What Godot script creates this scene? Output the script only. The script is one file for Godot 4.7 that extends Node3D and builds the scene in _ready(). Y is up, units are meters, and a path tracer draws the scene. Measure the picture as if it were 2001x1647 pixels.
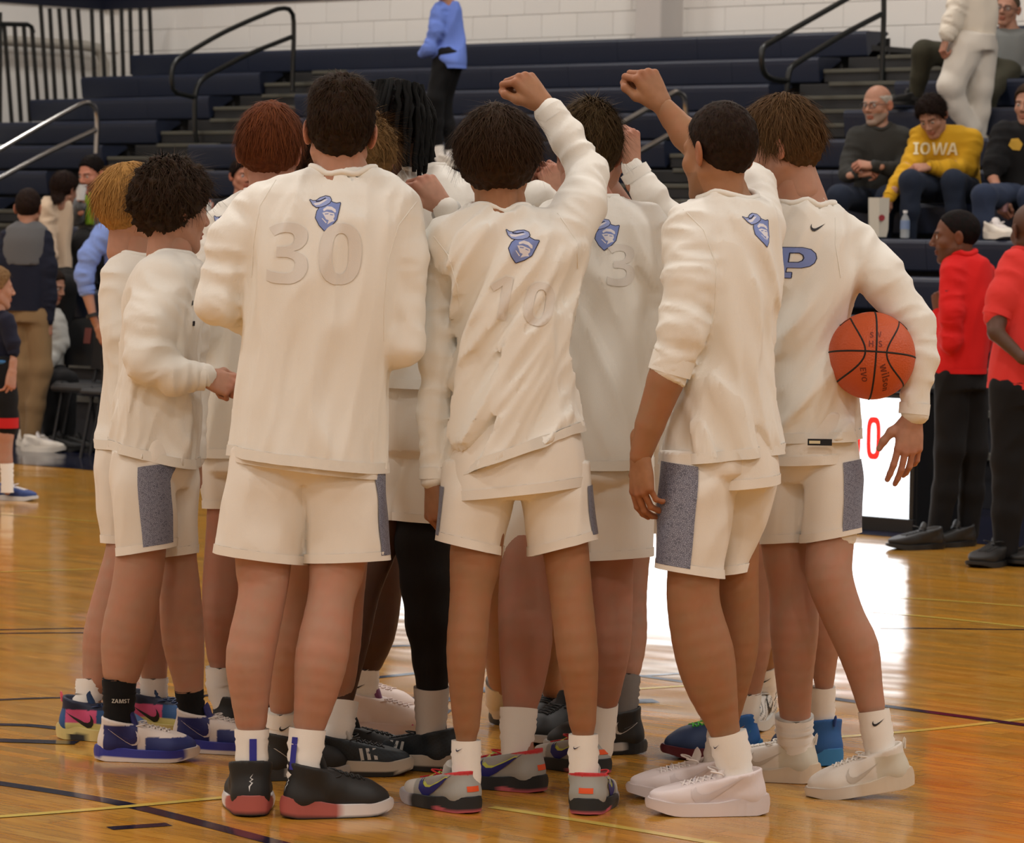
extends Node3D
# A basketball team in white huddles at mid-court; bleachers, a lit scorer's table and spectators behind.
# Pixel measures of the photograph (2001 x 1647) are turned into real points: pt(px, py, depth) is the point at that depth.

const FOC := 7000.0
const EYE := 1.525
const MX := 1000.5
const MY := 823.5
var pitch := atan(365.5 / 7000.0)
const ROLL := 0.015             # the camera was held a little askew
var turn_down := Basis(Vector3.RIGHT, -pitch) * Basis(Vector3.BACK, ROLL)
const COURT := 0.7345          # the court's long side is turned by 42 degrees
var en := Vector3(cos(COURT), 0, sin(COURT))      # along the sideline, to the right and nearer
var nn := Vector3(sin(COURT), 0, -cos(COURT))     # across the court, away from the camera
var used := {}
var mats := {}
var rng := RandomNumberGenerator.new()
var jobs: Array = []
var before: Array = []
var after: Array = []

func sight(px: float, py: float) -> Vector3:
	return turn_down * Vector3((px - MX) / FOC, -(py - MY) / FOC, -1.0)

func pt(px: float, py: float, d: float) -> Vector3:
	var s := sight(px, py)
	return Vector3(0, EYE, 0) + s * (d / -s.z)

func ground(px: float, py: float, h := 0.0) -> Vector3:
	var s := sight(px, py)
	return Vector3(0, EYE, 0) + s * ((h - EYE) / s.y)

# the point of the vertical plane {nn . p = c} that shows at px, py
func on_wall(px: float, py: float, c: float) -> Vector3:
	var s := sight(px, py)
	return Vector3(0, EYE, 0) + s * (c / s.dot(nn))

func court(t: float, c: float, y := 0.0) -> Vector3:
	return en * t + nn * c + Vector3(0, y, 0)

func numbered(called: String) -> String:
	var k: int = used.get(called, 0)
	used[called] = k + 1
	return called if k == 0 else "%s_%03d" % [called, k]

func tag(o: Node, label: String, category: String, group := "") -> Node:
	o.set_meta("label", label)
	o.set_meta("category", category)
	if group != "":
		o.set_meta("group", group)
	return o

func thing(called: String, label: String, category: String, at := Vector3.ZERO, group := "") -> Node3D:
	var o := Node3D.new()
	o.name = numbered(called)
	add_child(o)
	o.position = at
	tag(o, label, category, group)
	return o

func part(called: String, mesh: Mesh, m: Material, parent: Node, xf := Transform3D.IDENTITY, label := "") -> MeshInstance3D:
	var o := MeshInstance3D.new()
	o.name = called
	o.mesh = mesh
	o.material_override = m
	o.transform = xf
	if label != "":
		o.set_meta("label", label)
	if parent == self:
		o.name = numbered(called)
	parent.add_child(o, true)
	return o

func structure(called: String, mesh: Mesh, m: Material) -> MeshInstance3D:
	var o := part(called, mesh, m, self)
	o.set_meta("kind", "structure")
	return o

func mat(key: String, col: Color, rough := 0.8, metal := 0.0, spec := 0.5) -> StandardMaterial3D:
	if mats.has(key):
		return mats[key]
	var m := StandardMaterial3D.new()
	m.resource_name = key
	m.albedo_color = col
	m.roughness = rough
	m.metallic = metal
	m.metallic_specular = spec
	mats[key] = m
	return m

func painted(key: String, rough := 0.8, spec := 0.5) -> StandardMaterial3D:
	var m := mat(key, Color.WHITE, rough, 0.0, spec)
	m.vertex_color_use_as_albedo = true
	return m

# an sRGB colour as read off the thing, made linear for vertex colours
func lin(r: float, g: float, b: float) -> Color:
	return Color(r / 255.0, g / 255.0, b / 255.0).srgb_to_linear()

func srgb(r: float, g: float, b: float) -> Color:
	return Color(r / 255.0, g / 255.0, b / 255.0)

func noise(seed_: int, freq: float, oct := 2, kind := FastNoiseLite.TYPE_SIMPLEX_SMOOTH) -> FastNoiseLite:
	var n := FastNoiseLite.new()
	n.seed = seed_
	n.noise_type = kind
	n.frequency = freq
	n.fractal_type = FastNoiseLite.FRACTAL_FBM if oct > 1 else FastNoiseLite.FRACTAL_NONE
	n.fractal_octaves = oct
	return n

# folds that run along "along": fine across it, long along it (waves per metre)
func folds(seed_: int, along: Vector3, across_freq: float, along_freq: float, amp: float) -> Dictionary:
	var a := along.normalized()
	var u := a.cross(Vector3(0.31, 0.2, 0.93)).normalized()
	var w := a.cross(u)
	var b := Basis(Vector3(a.x * along_freq, u.x * across_freq, w.x * across_freq), Vector3(a.y * along_freq, u.y * across_freq, w.y * across_freq), Vector3(a.z * along_freq, u.z * across_freq, w.z * across_freq))
	return {"n": noise(seed_, 1.0, 1), "x": Transform3D(b, Vector3(seed_ * 1.7, seed_ * 0.9, 0)), "amp": amp}
# ---------------------------------------------------------------- signed-distance fields meshed as surface nets
class Field:
	var prims := []
	var cell := 0.012
	var o := Vector3.ZERO
	var nx := 0
	var ny := 0
	var nz := 0
	var g := PackedFloat32Array()
	var verts := PackedVector3Array()
	var norms := PackedVector3Array()
	var tris := PackedInt32Array()
	var floor_y := -1e9

	func _init(c: float) -> void:
		cell = c

	func cone(a: Vector3, b: Vector3, ra: float, rb: float, k := 0.02, fold = null, flat = null) -> void:
		prims.append({"t": 0, "a": a, "b": b, "ra": ra, "rb": rb, "k": k, "fold": fold, "flat": flat})

	func ball(c: Vector3, r: Vector3, k := 0.02, turn := Basis.IDENTITY, cut := false, late := false) -> void:
		prims.append({"t": 1, "c": c, "r": r, "k": k, "turn": turn, "cut": cut, "late": late})

	# stations [y, cx, cz, a, b] from the top down; hem is [y at the axis, slope along x, slope along z]
	func loft(st: Array, k := 0.03, fold = null, hem = null, power := 2.0, yaw := 0.0) -> void:
		prims.append({"t": 2, "st": st, "k": k, "fold": fold, "hem": hem, "pw": power, "yaw": yaw})

	# cuts away what lies on the side the normal points to
	func plane(at: Vector3, n: Vector3, k := 0.004) -> void:
		prims.append({"t": 3, "at": at, "n": n.normalized(), "k": k})

	func box_of(p: Dictionary) -> AABB:
		if p.t == 0:
			var m: float = maxf(p.ra, p.rb)
			if p.flat != null:
				m *= maxf(1.0, p.flat[1])
			var bb := AABB(p.a, Vector3.ZERO).expand(p.b)
			return bb.grow(m)
		if p.t == 1:
			var r: Vector3 = p.r
			return AABB(p.c, Vector3.ZERO).grow(maxf(r.x, maxf(r.y, r.z))) if p.turn != Basis.IDENTITY else AABB(p.c - r, r * 2.0)
		var st: Array = p.st
		var box := AABB(Vector3(st[0][1], st[0][0], st[0][2]), Vector3.ZERO)
		for s in st:
			var m: float = maxf(s[3], s[4]) if p.yaw != 0.0 else 0.0
			var e := Vector3(maxf(s[3], m), 0, maxf(s[4], m))
			box = box.expand(Vector3(s[1], s[0], s[2]) - e).expand(Vector3(s[1], s[0], s[2]) + e)
		return box

	func build() -> void:
		var all: AABB
		var first := true
		for p in prims:
			if p.t == 3 or (p.t == 1 and p.cut):
				continue
			all = box_of(p) if first else all.merge(box_of(p))
			first = false
		all = all.grow(cell * 4.0 + 0.012)
		o = all.position
		nx = int(ceil(all.size.x / cell)) + 1
		ny = int(ceil(all.size.y / cell)) + 1
		nz = int(ceil(all.size.z / cell)) + 1
		g.resize(nx * ny * nz)
		g.fill(1.0)
		var order := prims.filter(func(p: Dictionary) -> bool: return not p.get("late", false)) + prims.filter(func(p: Dictionary) -> bool: return p.get("late", false))
		for p in order:
			if p.t == 0:
				paint_cone(p)
			elif p.t == 1:
				paint_ball(p)
			elif p.t == 2:
				paint_loft(p)
			else:
				paint_plane(p)
		nets()

	func span(lo: float, hi: float, at: float, n: int) -> Vector2i:
		return Vector2i(clampi(int(floor((lo - at) / cell)), 0, n - 1), clampi(int(ceil((hi - at) / cell)), 0, n - 1))

	static func crease(f: Dictionary, p: Vector3) -> float:
		var n: float = f.n.get_noise_3dv(f.x * p)
		return f.amp * (0.55 - 2.0 * sqrt(n * n + 0.004))

	func paint_cone(p: Dictionary) -> void:
		var m := cell * 3.4 + p.k as float
		var b := box_of(p).grow(m)
		var ix := span(b.position.x, b.end.x, o.x, nx)
		var iy := span(b.position.y, b.end.y, o.y, ny)
		var iz := span(b.position.z, b.end.z, o.z, nz)
		var a: Vector3 = p.a
		var ba: Vector3 = p.b - a
		var inv := 1.0 / maxf(ba.length_squared(), 1e-9)
		var ra: float = p.ra
		var dr: float = p.rb - ra
		var k: float = p.k
		var fold = p.fold
		var band := cell * 3.2 + 0.01
		var isflat: bool = p.flat != null
		var fd := Vector3.ZERO
		var fk := 0.0
		if isflat:
			fd = p.flat[0].normalized()
			fk = 1.0 / p.flat[1] - 1.0
		for y in range(iy.x, iy.y + 1):
			for z in range(iz.x, iz.y + 1):
				var row := (y * nz + z) * nx
				var q := Vector3(o.x + ix.x * cell, o.y + y * cell, o.z + z * cell) - a
				for x in range(ix.x, ix.y + 1):
					var t := clampf(q.dot(ba) * inv, 0.0, 1.0)
					var v := q - ba * t
					if isflat:
						v += fd * (v.dot(fd) * fk)
					var d := v.length() - ra - dr * t
					if d < m:
						if fold != null and absf(d) < band:
							d -= crease(fold, q + a)
						var e := g[row + x]
						if absf(e - d) >= k:
							if d < e:
								g[row + x] = d
						else:
							var h := 0.5 + 0.5 * (e - d) / k
							g[row + x] = e + (d - e) * h - k * h * (1.0 - h)
					q.x += cell

	func paint_ball(p: Dictionary) -> void:
		var k: float = p.k
		var m := cell * 3.4 + k
		var b := box_of(p).grow(m)
		var ix := span(b.position.x, b.end.x, o.x, nx)
		var iy := span(b.position.y, b.end.y, o.y, ny)
		var iz := span(b.position.z, b.end.z, o.z, nz)
		var r: Vector3 = p.r
		var turned: bool = p.turn != Basis.IDENTITY
		var back: Basis = p.turn.inverse()
		var i1 := Vector3.ONE / r
		var i2 := i1 * i1
		var cut: bool = p.cut
		for y in range(iy.x, iy.y + 1):
			for z in range(iz.x, iz.y + 1):
				var row := (y * nz + z) * nx
				var q0 := Vector3(o.x + ix.x * cell, o.y + y * cell, o.z + z * cell) - (p.c as Vector3)
				for x in range(ix.x, ix.y + 1):
					var q := back * q0 if turned else q0
					var k0 := (q * i1).length()
					var d := k0 * (k0 - 1.0) / maxf((q * i2).length(), 1e-6)
					var e := g[row + x]
					if cut:
						d = -d
						if absf(e - d) >= k:
							if d > e:
								g[row + x] = d
						else:
							var h := 0.5 - 0.5 * (e - d) / k
							g[row + x] = e + (d - e) * h + k * h * (1.0 - h)
					elif d < m:
						if absf(e - d) >= k:
							if d < e:
								g[row + x] = d
						else:
							var h := 0.5 + 0.5 * (e - d) / k
							g[row + x] = e + (d - e) * h - k * h * (1.0 - h)
					q0.x += cell

	func paint_loft(p: Dictionary) -> void:
		var k: float = p.k
		var m := cell * 5.0 + k
		var b := box_of(p).grow(m)
		var ix := span(b.position.x, b.end.x, o.x, nx)
		var iy := span(b.position.y, b.end.y, o.y, ny)
		var iz := span(b.position.z, b.end.z, o.z, nz)
		var st: Array = p.st
		var n := st.size()
		var hem = p.hem
		var fold = p.fold
		var band := cell * 3.2 + 0.012
		var cs := cos(p.yaw)
		var sn := sin(p.yaw)
		var pw: float = p.pw
		for y in range(iy.x, iy.y + 1):
			var yy := o.y + y * cell
			var i := 0
			while i < n - 2 and yy < st[i + 1][0]:
				i += 1
			var s0: Array = st[i]
			var s1: Array = st[i + 1]
			var t := clampf((s0[0] - yy) / maxf(s0[0] - s1[0], 1e-6), 0.0, 1.0)
			var sp: Array = st[maxi(i - 1, 0)]
			var sq: Array = st[mini(i + 2, n - 1)]
			var cx := cubic_interpolate(s0[1], s1[1], sp[1], sq[1], t)
			var cz := cubic_interpolate(s0[2], s1[2], sp[2], sq[2], t)
			var ra := maxf(cubic_interpolate(s0[3], s1[3], sp[3], sq[3], t), 0.004)
			var rb := maxf(cubic_interpolate(s0[4], s1[4], sp[4], sq[4], t), 0.004)
			var over: float = maxf(yy - st[0][0], st[n - 1][0] - yy)
			for z in range(iz.x, iz.y + 1):
				var row := (y * nz + z) * nx
				var lz := o.z + z * cell - cz
				for x in range(ix.x, ix.y + 1):
					var lx := o.x + x * cell - cx
					var u := lx * cs - lz * sn
					var w := lx * sn + lz * cs
					var rho := 0.0
					if pw == 2.0:
						rho = sqrt(u * u / (ra * ra) + w * w / (rb * rb))
					else:
						rho = pow(pow(absf(u) / ra, pw) + pow(absf(w) / rb, pw), 1.0 / pw)
					var d := -minf(ra, rb)
					if rho > 0.3:
						var gx := u / (ra * ra)
						var gw := w / (rb * rb)
						d = maxf((rho - 1.0) * rho / maxf(sqrt(gx * gx + gw * gw), 1e-5), d)
					if d < m:
						if fold != null and absf(d) < band:
							var q := Vector3(lx + cx, yy, lz + cz)
							d -= crease(fold, q)
							if fold.has("two"):
								d -= crease(fold.two, q)
						if hem != null:
							d = maxf(maxf(d, hem[0] + hem[1] * lx + hem[2] * lz - yy), yy - st[0][0])
						else:
							d = maxf(d, over)
						var e := g[row + x]
						if absf(e - d) >= k:
							if d < e:
								g[row + x] = d
						else:
							var h := 0.5 + 0.5 * (e - d) / k
							g[row + x] = e + (d - e) * h - k * h * (1.0 - h)

	func paint_plane(p: Dictionary) -> void:
		var nn: Vector3 = p.n
		var k: float = p.k
		for y in ny:
			for z in nz:
				var row := (y * nz + z) * nx
				var d := (Vector3(o.x, o.y + y * cell, o.z + z * cell) - (p.at as Vector3)).dot(nn)
				for x in nx:
					var e := g[row + x]
					if absf(e - d) >= k:
						if d > e:
							g[row + x] = d
					else:
						var h := 0.5 - 0.5 * (e - d) / k
						g[row + x] = e + (d - e) * h + k * h * (1.0 - h)
					d += nn.x * cell

	func nets() -> void:
		var sx := 1
		var sz := nx
		var sy := nx * nz
		var off := PackedInt32Array([0, sx, sz, sx + sz, sy, sx + sy, sz + sy, sx + sz + sy])
		var ea := PackedInt32Array([0, 2, 4, 6, 0, 1, 4, 5, 0, 1, 2, 3])
		var eb := PackedInt32Array([1, 3, 5, 7, 2, 3, 6, 7, 4, 5, 6, 7])
		var cp := PackedVector3Array()
		for i in 8:
			cp.append(Vector3(i & 1, (i >> 2) & 1, (i >> 1) & 1))
		var id := PackedInt32Array()
		id.resize(g.size())
		id.fill(-1)
		var act := PackedInt32Array()
		var thr := cell * 4.5
		var v := PackedFloat32Array()
		v.resize(8)
		var top := g.size() - off[7] - 1
		for at in top:
			var v0 := g[at]
			if v0 > thr or v0 < -thr:
				continue
			var mask := 0
			for c in 8:
				var w := g[at + off[c]]
				v[c] = w
				if w < 0.0:
					mask |= 1 << c
			if mask == 0 or mask == 255:
				continue
			var sum := Vector3.ZERO
			var cnt := 0
			for e in 12:
				var va := v[ea[e]]
				var vb := v[eb[e]]
				if (va < 0.0) != (vb < 0.0):
					sum += cp[ea[e]].lerp(cp[eb[e]], va / (va - vb))
					cnt += 1
			var x := at % nx
			var z := (at / nx) % nz
			var y := at / sy
			id[at] = verts.size()
			verts.append(o + (Vector3(x, y, z) + sum / cnt) * cell)
			norms.append(Vector3(v[1] + v[3] + v[5] + v[7] - v[0] - v[2] - v[4] - v[6], v[4] + v[5] + v[6] + v[7] - v[0] - v[1] - v[2] - v[3], v[2] + v[3] + v[6] + v[7] - v[0] - v[1] - v[4] - v[5]).normalized())
			act.append(at)
		for at in act:
			var s0 := g[at] < 0.0
			if (g[at + sx] < 0.0) != s0:
				quad(id, at, sz, sy, s0)
			if (g[at + sy] < 0.0) != s0:
				quad(id, at, sx, sz, s0)
			if (g[at + sz] < 0.0) != s0:
				quad(id, at, sy, sx, s0)
		# where the field's slope is unsure the faces' own normals take over
		var geo := PackedVector3Array()
		geo.resize(verts.size())
		for k in range(0, tris.size(), 3):
			var a := tris[k]
			var b := tris[k + 1]
			var c := tris[k + 2]
			var fn := (verts[c] - verts[a]).cross(verts[b] - verts[a])
			geo[a] += fn
			geo[b] += fn
			geo[c] += fn
		for k in verts.size():
			var u := geo[k].normalized()
			if norms[k].dot(u) < 0.8:
				norms[k] = u
			else:
				norms[k] = (norms[k] + u * 0.5).normalized()

	func quad(id: PackedInt32Array, at: int, u: int, w: int, inside: bool) -> void:
		if at - u - w < 0:
			return
		var a := id[at]
		var b := id[at - u]
		var c := id[at - u - w]
		var d := id[at - w]
		if a < 0 or b < 0 or c < 0 or d < 0:
			return
		if inside:
			tris.append_array(PackedInt32Array([a, b, c, a, c, d]))
		else:
			tris.append_array(PackedInt32Array([a, c, b, a, d, c]))

	func at_point(p: Vector3) -> float:
		var q := (p - o) / cell
		var x := int(floor(q.x))
		var y := int(floor(q.y))
		var z := int(floor(q.z))
		if x < 0 or y < 0 or z < 0 or x >= nx - 1 or y >= ny - 1 or z >= nz - 1:
			return 1.0
		var f := q - Vector3(x, y, z)
		var i := (y * nz + z) * nx + x
		var sy := nx * nz
		var c00 := lerpf(g[i], g[i + 1], f.x)
		var c01 := lerpf(g[i + nx], g[i + nx + 1], f.x)
		var c10 := lerpf(g[i + sy], g[i + sy + 1], f.x)
		var c11 := lerpf(g[i + sy + nx], g[i + sy + nx + 1], f.x)
		return lerpf(lerpf(c00, c01, f.z), lerpf(c10, c11, f.z), f.y)

	# the first point of the surface met from "from" along "dir"
	func cast(from: Vector3, dir: Vector3, far: float) -> Vector3:
		var t := 0.0
		var step := cell * 0.6
		var before := at_point(from)
		while t < far:
			var now := at_point(from + dir * (t + step))
			if now < 0.0:
				var s := before / maxf(before - now, 1e-6) if before > 0.0 else 0.0
				return from + dir * (t + step * clampf(s, 0.0, 1.0))
			before = now
			t += step
		return Vector3.INF

	func slope(p: Vector3) -> Vector3:
		var e := cell * 0.7
		return Vector3(at_point(p + Vector3(e, 0, 0)) - at_point(p - Vector3(e, 0, 0)), at_point(p + Vector3(0, e, 0)) - at_point(p - Vector3(0, e, 0)), at_point(p + Vector3(0, 0, e)) - at_point(p - Vector3(0, 0, e))).normalized()


# ---------------------------------------------------------------- triangles collected into one mesh
class Soup:
	var v := PackedVector3Array()
	var n := PackedVector3Array()
	var c := PackedColorArray()
	var uv := PackedVector2Array()
	var i := PackedInt32Array()

	func add_field(f: Field, col, xf := Transform3D.IDENTITY, flip := false) -> void:
		add_raw(f.verts, f.norms, f.tris, col, xf, flip)

	func add_raw(vv: PackedVector3Array, nn: PackedVector3Array, tt: PackedInt32Array, col, xf := Transform3D.IDENTITY, flip := false) -> void:
		var base := v.size()
		var nb := xf.basis.inverse().transposed()
		var painted: bool = col is PackedColorArray
		for k in vv.size():
			v.append(xf * vv[k])
			n.append((nb * nn[k]).normalized())
			c.append(col[k] if painted else col)
		for k in range(0, tt.size(), 3):
			i.append(base + tt[k])
			if flip:
				i.append(base + tt[k + 2])
				i.append(base + tt[k + 1])
			else:
				i.append(base + tt[k + 1])
				i.append(base + tt[k + 2])

	# a tube along points; "sides" round, closed at both ends
	func tube(pts: Array, rad: Array, sides: int, col: Color, caps := true) -> void:
		var base := v.size()
		var m := pts.size()
		var ref := Vector3.UP
		var t0: Vector3 = (pts[1] - pts[0]).normalized()
		if absf(t0.dot(ref)) > 0.9:
			ref = Vector3.RIGHT
		var u := t0.cross(ref).normalized()
		for k in m:
			var t: Vector3 = (pts[mini(k + 1, m - 1)] - pts[maxi(k - 1, 0)]).normalized()
			u = (u - t * u.dot(t)).normalized()
			var w := t.cross(u)
			for s in sides:
				var a := TAU * s / sides
				var dir := u * cos(a) + w * sin(a)
				v.append(pts[k] + dir * rad[k])
				n.append(dir)
				c.append(col)
		for k in m - 1:
			for s in sides:
				var a := base + k * sides + s
				var b := base + k * sides + (s + 1) % sides
				i.append_array(PackedInt32Array([a, a + sides, b, b, a + sides, b + sides]))
		if caps:
			for e in 2:
				var mid := v.size()
				var k: int = 0 if e == 0 else m - 1
				var dir: Vector3 = (pts[0] - pts[1]).normalized() if e == 0 else (pts[m - 1] - pts[m - 2]).normalized()
				v.append(pts[k])
				n.append(dir)
				c.append(col)
				for s in sides:
					v.append(v[base + k * sides + s])
					n.append(dir)
					c.append(col)
				for s in sides:
					var a := mid + 1 + s
					var b := mid + 1 + (s + 1) % sides
					i.append_array(PackedInt32Array([mid, a, b]) if e == 0 else PackedInt32Array([mid, b, a]))

	func face4(a: Vector3, b: Vector3, d: Vector3, e: Vector3, col := Color.WHITE) -> void:
		# corners a b d e run clockwise seen from outside
		var base := v.size()
		var nn := (b - a).cross(e - a).normalized() * -1.0
		for p in [a, b, d, e]:
			v.append(p)
			n.append(nn)
			c.append(col)
		i.append_array(PackedInt32Array([base, base + 1, base + 2, base, base + 2, base + 3]))

	# a box with chamfered edges, turned by b
	func box(c0: Vector3, size: Vector3, b := Basis.IDENTITY, col := Color.WHITE, ch := 0.0) -> void:
		var h := size * 0.5
		ch = minf(ch, minf(h.x, minf(h.y, h.z)) * 0.9)
		if ch <= 0.0:
			for ax in 3:
				for s in [-1.0, 1.0]:
					var nrm := Vector3.ZERO
					nrm[ax] = s
					var u := Vector3.ZERO
					u[(ax + 1) % 3] = 1.0
					var w := Vector3.ZERO
					w[(ax + 2) % 3] = 1.0
					var pl := nrm * h[ax]
					u *= h[(ax + 1) % 3]
					w *= h[(ax + 2) % 3]
					put_quad([c0 + b * (pl - u - w), c0 + b * (pl + u - w), c0 + b * (pl + u + w), c0 + b * (pl - u + w)], b * nrm, col)
			return
		var corner := func(sx: float, sy: float, sz: float, ax: int) -> Vector3:
			var p := Vector3(sx * (h.x - ch), sy * (h.y - ch), sz * (h.z - ch))
			p[ax] += ch * [sx, sy, sz][ax]
			return c0 + b * p
		for ax in 3:
			var a1 := (ax + 1) % 3
			var a2 := (ax + 2) % 3
			for s in [-1.0, 1.0]:
				var q := []
				for t in [[-1.0, -1.0], [1.0, -1.0], [1.0, 1.0], [-1.0, 1.0]]:
					var sg := [0.0, 0.0, 0.0]
					sg[ax] = s
					sg[a1] = t[0]
					sg[a2] = t[1]
					q.append(corner.call(sg[0], sg[1], sg[2], ax))
				var nrm := Vector3.ZERO
				nrm[ax] = s
				put_quad(q, b * nrm, col)
			for s1 in [-1.0, 1.0]:
				for s2 in [-1.0, 1.0]:
					var q := []
					for t in [[-1.0, a1], [1.0, a1], [1.0, a2], [-1.0, a2]]:
						var sg := [0.0, 0.0, 0.0]
						sg[ax] = t[0]
						sg[a1] = s1
						sg[a2] = s2
						q.append(corner.call(sg[0], sg[1], sg[2], t[1]))
					var nrm := Vector3.ZERO
					nrm[a1] = s1
					nrm[a2] = s2
					put_quad(q, (b * nrm).normalized(), col)

	# four corners in order round, turned so that the face looks along nrm
	func put_quad(q: Array, nrm: Vector3, col: Color) -> void:
		var base := v.size()
		var way: Vector3 = (q[1] - q[0]).cross(q[2] - q[0])
		for p in q:
			v.append(p)
			n.append(nrm)
			c.append(col)
		if way.dot(nrm) > 0.0:
			i.append_array(PackedInt32Array([base, base + 2, base + 1, base, base + 3, base + 2]))
		else:
			i.append_array(PackedInt32Array([base, base + 1, base + 2, base, base + 2, base + 3]))

	# a grid of points, rows x cols, with normals; drawn as two sheets "thick" apart when thick > 0
	func sheet(pts: PackedVector3Array, nn: PackedVector3Array, cols: int, col: Color, uvs = null) -> void:
		var base := v.size()
		var rows := pts.size() / cols
		for k in pts.size():
			v.append(pts[k])
			n.append(nn[k])
			c.append(col)
			if uvs != null:
				uv.append(uvs[k])
		for r in rows - 1:
			for s in cols - 1:
				var a := base + r * cols + s
				var fn := (v[a + 1] - v[a]).cross(v[a + cols] - v[a])
				if fn.dot(n[a]) > 0.0:
					i.append_array(PackedInt32Array([a, a + cols, a + 1, a + 1, a + cols, a + cols + 1]))
				else:
					i.append_array(PackedInt32Array([a, a + 1, a + cols, a + 1, a + cols + 1, a + cols]))

	func mesh() -> ArrayMesh:
		var arr := []
		arr.resize(Mesh.ARRAY_MAX)
		arr[Mesh.ARRAY_VERTEX] = v
		arr[Mesh.ARRAY_NORMAL] = n
		arr[Mesh.ARRAY_COLOR] = c
		if uv.size() == v.size():
			arr[Mesh.ARRAY_TEX_UV] = uv
		arr[Mesh.ARRAY_INDEX] = i
		var m := ArrayMesh.new()
		m.add_surface_from_arrays(Mesh.PRIMITIVE_TRIANGLES, arr)
		return m

# ---------------------------------------------------------------- people
var head_field: Field
var hands := {}
var shoes := {}
var swoosh_poly := PackedVector2Array()

func job(f: Field) -> Field:
	jobs.append(f)
	return f

func run_jobs() -> void:
	var list := jobs
	var id := WorkerThreadPool.add_group_task(func(i: int) -> void: list[i].build(), list.size(), -1, true)
	WorkerThreadPool.wait_for_group_task_completion(id)
	jobs = []

func person(label: String, d: float, gx: float, skin: Color, fine := 0.012, called := "person", group := "") -> Dictionary:
	var b := pt(gx, 800, d)
	b.y = 0.0
	var node := thing(called, label, "person", b, group)
	var p := {"node": node, "d": d, "base": b, "skin": skin, "cell": fine, "hands": [], "legs": [], "feet": [], "socks": [], "tights": [], "seed": used[called] * 17 + 3}
	p.body = job(Field.new(fine))
	before.append(func() -> void: settle(p))
	after.append(func() -> void: finish_body(p))
	return p

func q(p: Dictionary, px: float, py: float, dz := 0.0) -> Vector3:
	return pt(px, py, p.d - dz) - p.base

func mm(p: Dictionary, r: float) -> float:
	return r * p.d / FOC

func chain_of(p: Dictionary, chain: Array) -> Array:
	var out := []
	for c in chain:
		out.append([q(p, c[0], c[1], c[2]), mm(p, c[3])])
	return out

func limb(f: Field, ch: Array, k: float, fold = null, less := 0.0, least := 0.012) -> void:
	for i in ch.size() - 1:
		f.cone(ch[i][0], ch[i + 1][0], maxf(ch[i][1] - less, least), maxf(ch[i + 1][1] - less, least), k, fold)

# bare leg: chain of [px, py, towards the camera in metres, radius in px] from hip to ankle; it is joined to its shoe by settle()
func leg(p: Dictionary, chain: Array) -> void:
	chain[0][3] *= 0.72
	chain[1][3] *= 0.9
	p.legs.append(chain)

func settle(p: Dictionary) -> void:
	for i in p.legs.size():
		var ch: Array = p.legs[i]
		var n := ch.size()
		if i < p.feet.size():
			var want: Vector3 = p.feet[i] * Vector3(0, 0.1, 0.06)
			var last := q(p, ch[n - 1][0], ch[n - 1][1], ch[n - 1][2])
			var dz: float = want.z - last.z
			var px_m := mm(p, 1.0)
			for k in range(1, n):
				var w := float(k) / (n - 1)
				ch[k][2] += dz * w
			ch[n - 1][0] += clampf((want.x - last.x) / px_m, -14.0, 14.0)
	for i in p.socks.size():
		var sk: Dictionary = p.socks[i]
		if sk.leg < p.legs.size():
			for c in sk.chain:
				c[2] = depth_on(p.legs[sk.leg], c[1])
			if sk.leg < p.feet.size():
				var e: Array = sk.chain[sk.chain.size() - 1]
				var rim: Vector3 = p.feet[sk.leg] * Vector3(0, 0.14, 0.06)
				for c in sk.chain:
					if q(p, c[0], c[1], c[2]).y < rim.y:
						c[3] = minf(c[3], 0.041 / mm(p, 1.0))
				var want: Vector3 = p.feet[sk.leg] * Vector3(0, 0.085, 0.06)
				var last := q(p, e[0], e[1], e[2])
				e[0] += clampf((want.x - last.x) / mm(p, 1.0), -16.0, 16.0)
				e[1] = maxf(e[1], e[1] + (last.y - want.y) / mm(p, 1.0))
				e[3] = minf(e[3], 0.037 / mm(p, 1.0))
		sk.ch = chain_of(p, sk.chain)
	for i in p.legs.size():
		var ch: Array = p.legs[i]
		var n := ch.size()
		var pts := chain_of(p, ch)
		var cover := -1.0
		for sk in p.socks:
			if sk.leg == i:
				cover = sk.ch[0][0].y - 0.004
		var fine := []
		for k in n - 1:
			for e in 3:
				var t := e / 3.0
				var a0: Array = pts[maxi(k - 1, 0)]
				var a3: Array = pts[mini(k + 2, n - 1)]
				fine.append([(pts[k][0] as Vector3).cubic_interpolate(pts[k + 1][0], a0[0], a3[0], t), cubic_interpolate(pts[k][1], pts[k + 1][1], a0[1], a3[1], t)])
		fine.append(pts[n - 1])
		for e in fine:
			if e[0].y < cover:
				e[1] *= 0.8
		limb(p.body, fine, 0.003)
	for t in p.tights:
		for c in t[1]:
			c[2] = depth_on(p.legs[t[2]], c[1])
		limb(t[0].f, chain_of(p, t[1]), 0.02)

func depth_on(chain: Array, py: float) -> float:
	for k in chain.size() - 1:
		if py <= chain[k + 1][1]:
			return lerpf(chain[k][2], chain[k + 1][2], clampf((py - chain[k][1]) / maxf(chain[k + 1][1] - chain[k][1], 1.0), 0.0, 1.0))
	return chain[chain.size() - 1][2]

# arm under or out of a sleeve; the natural radii stay inside the sleeve's
func arm(p: Dictionary, chain: Array, less := 9.0) -> Array:
	var ch := chain_of(p, chain)
	limb(p.body, ch, 0.015, null, mm(p, less), 0.02)
	return ch

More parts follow.
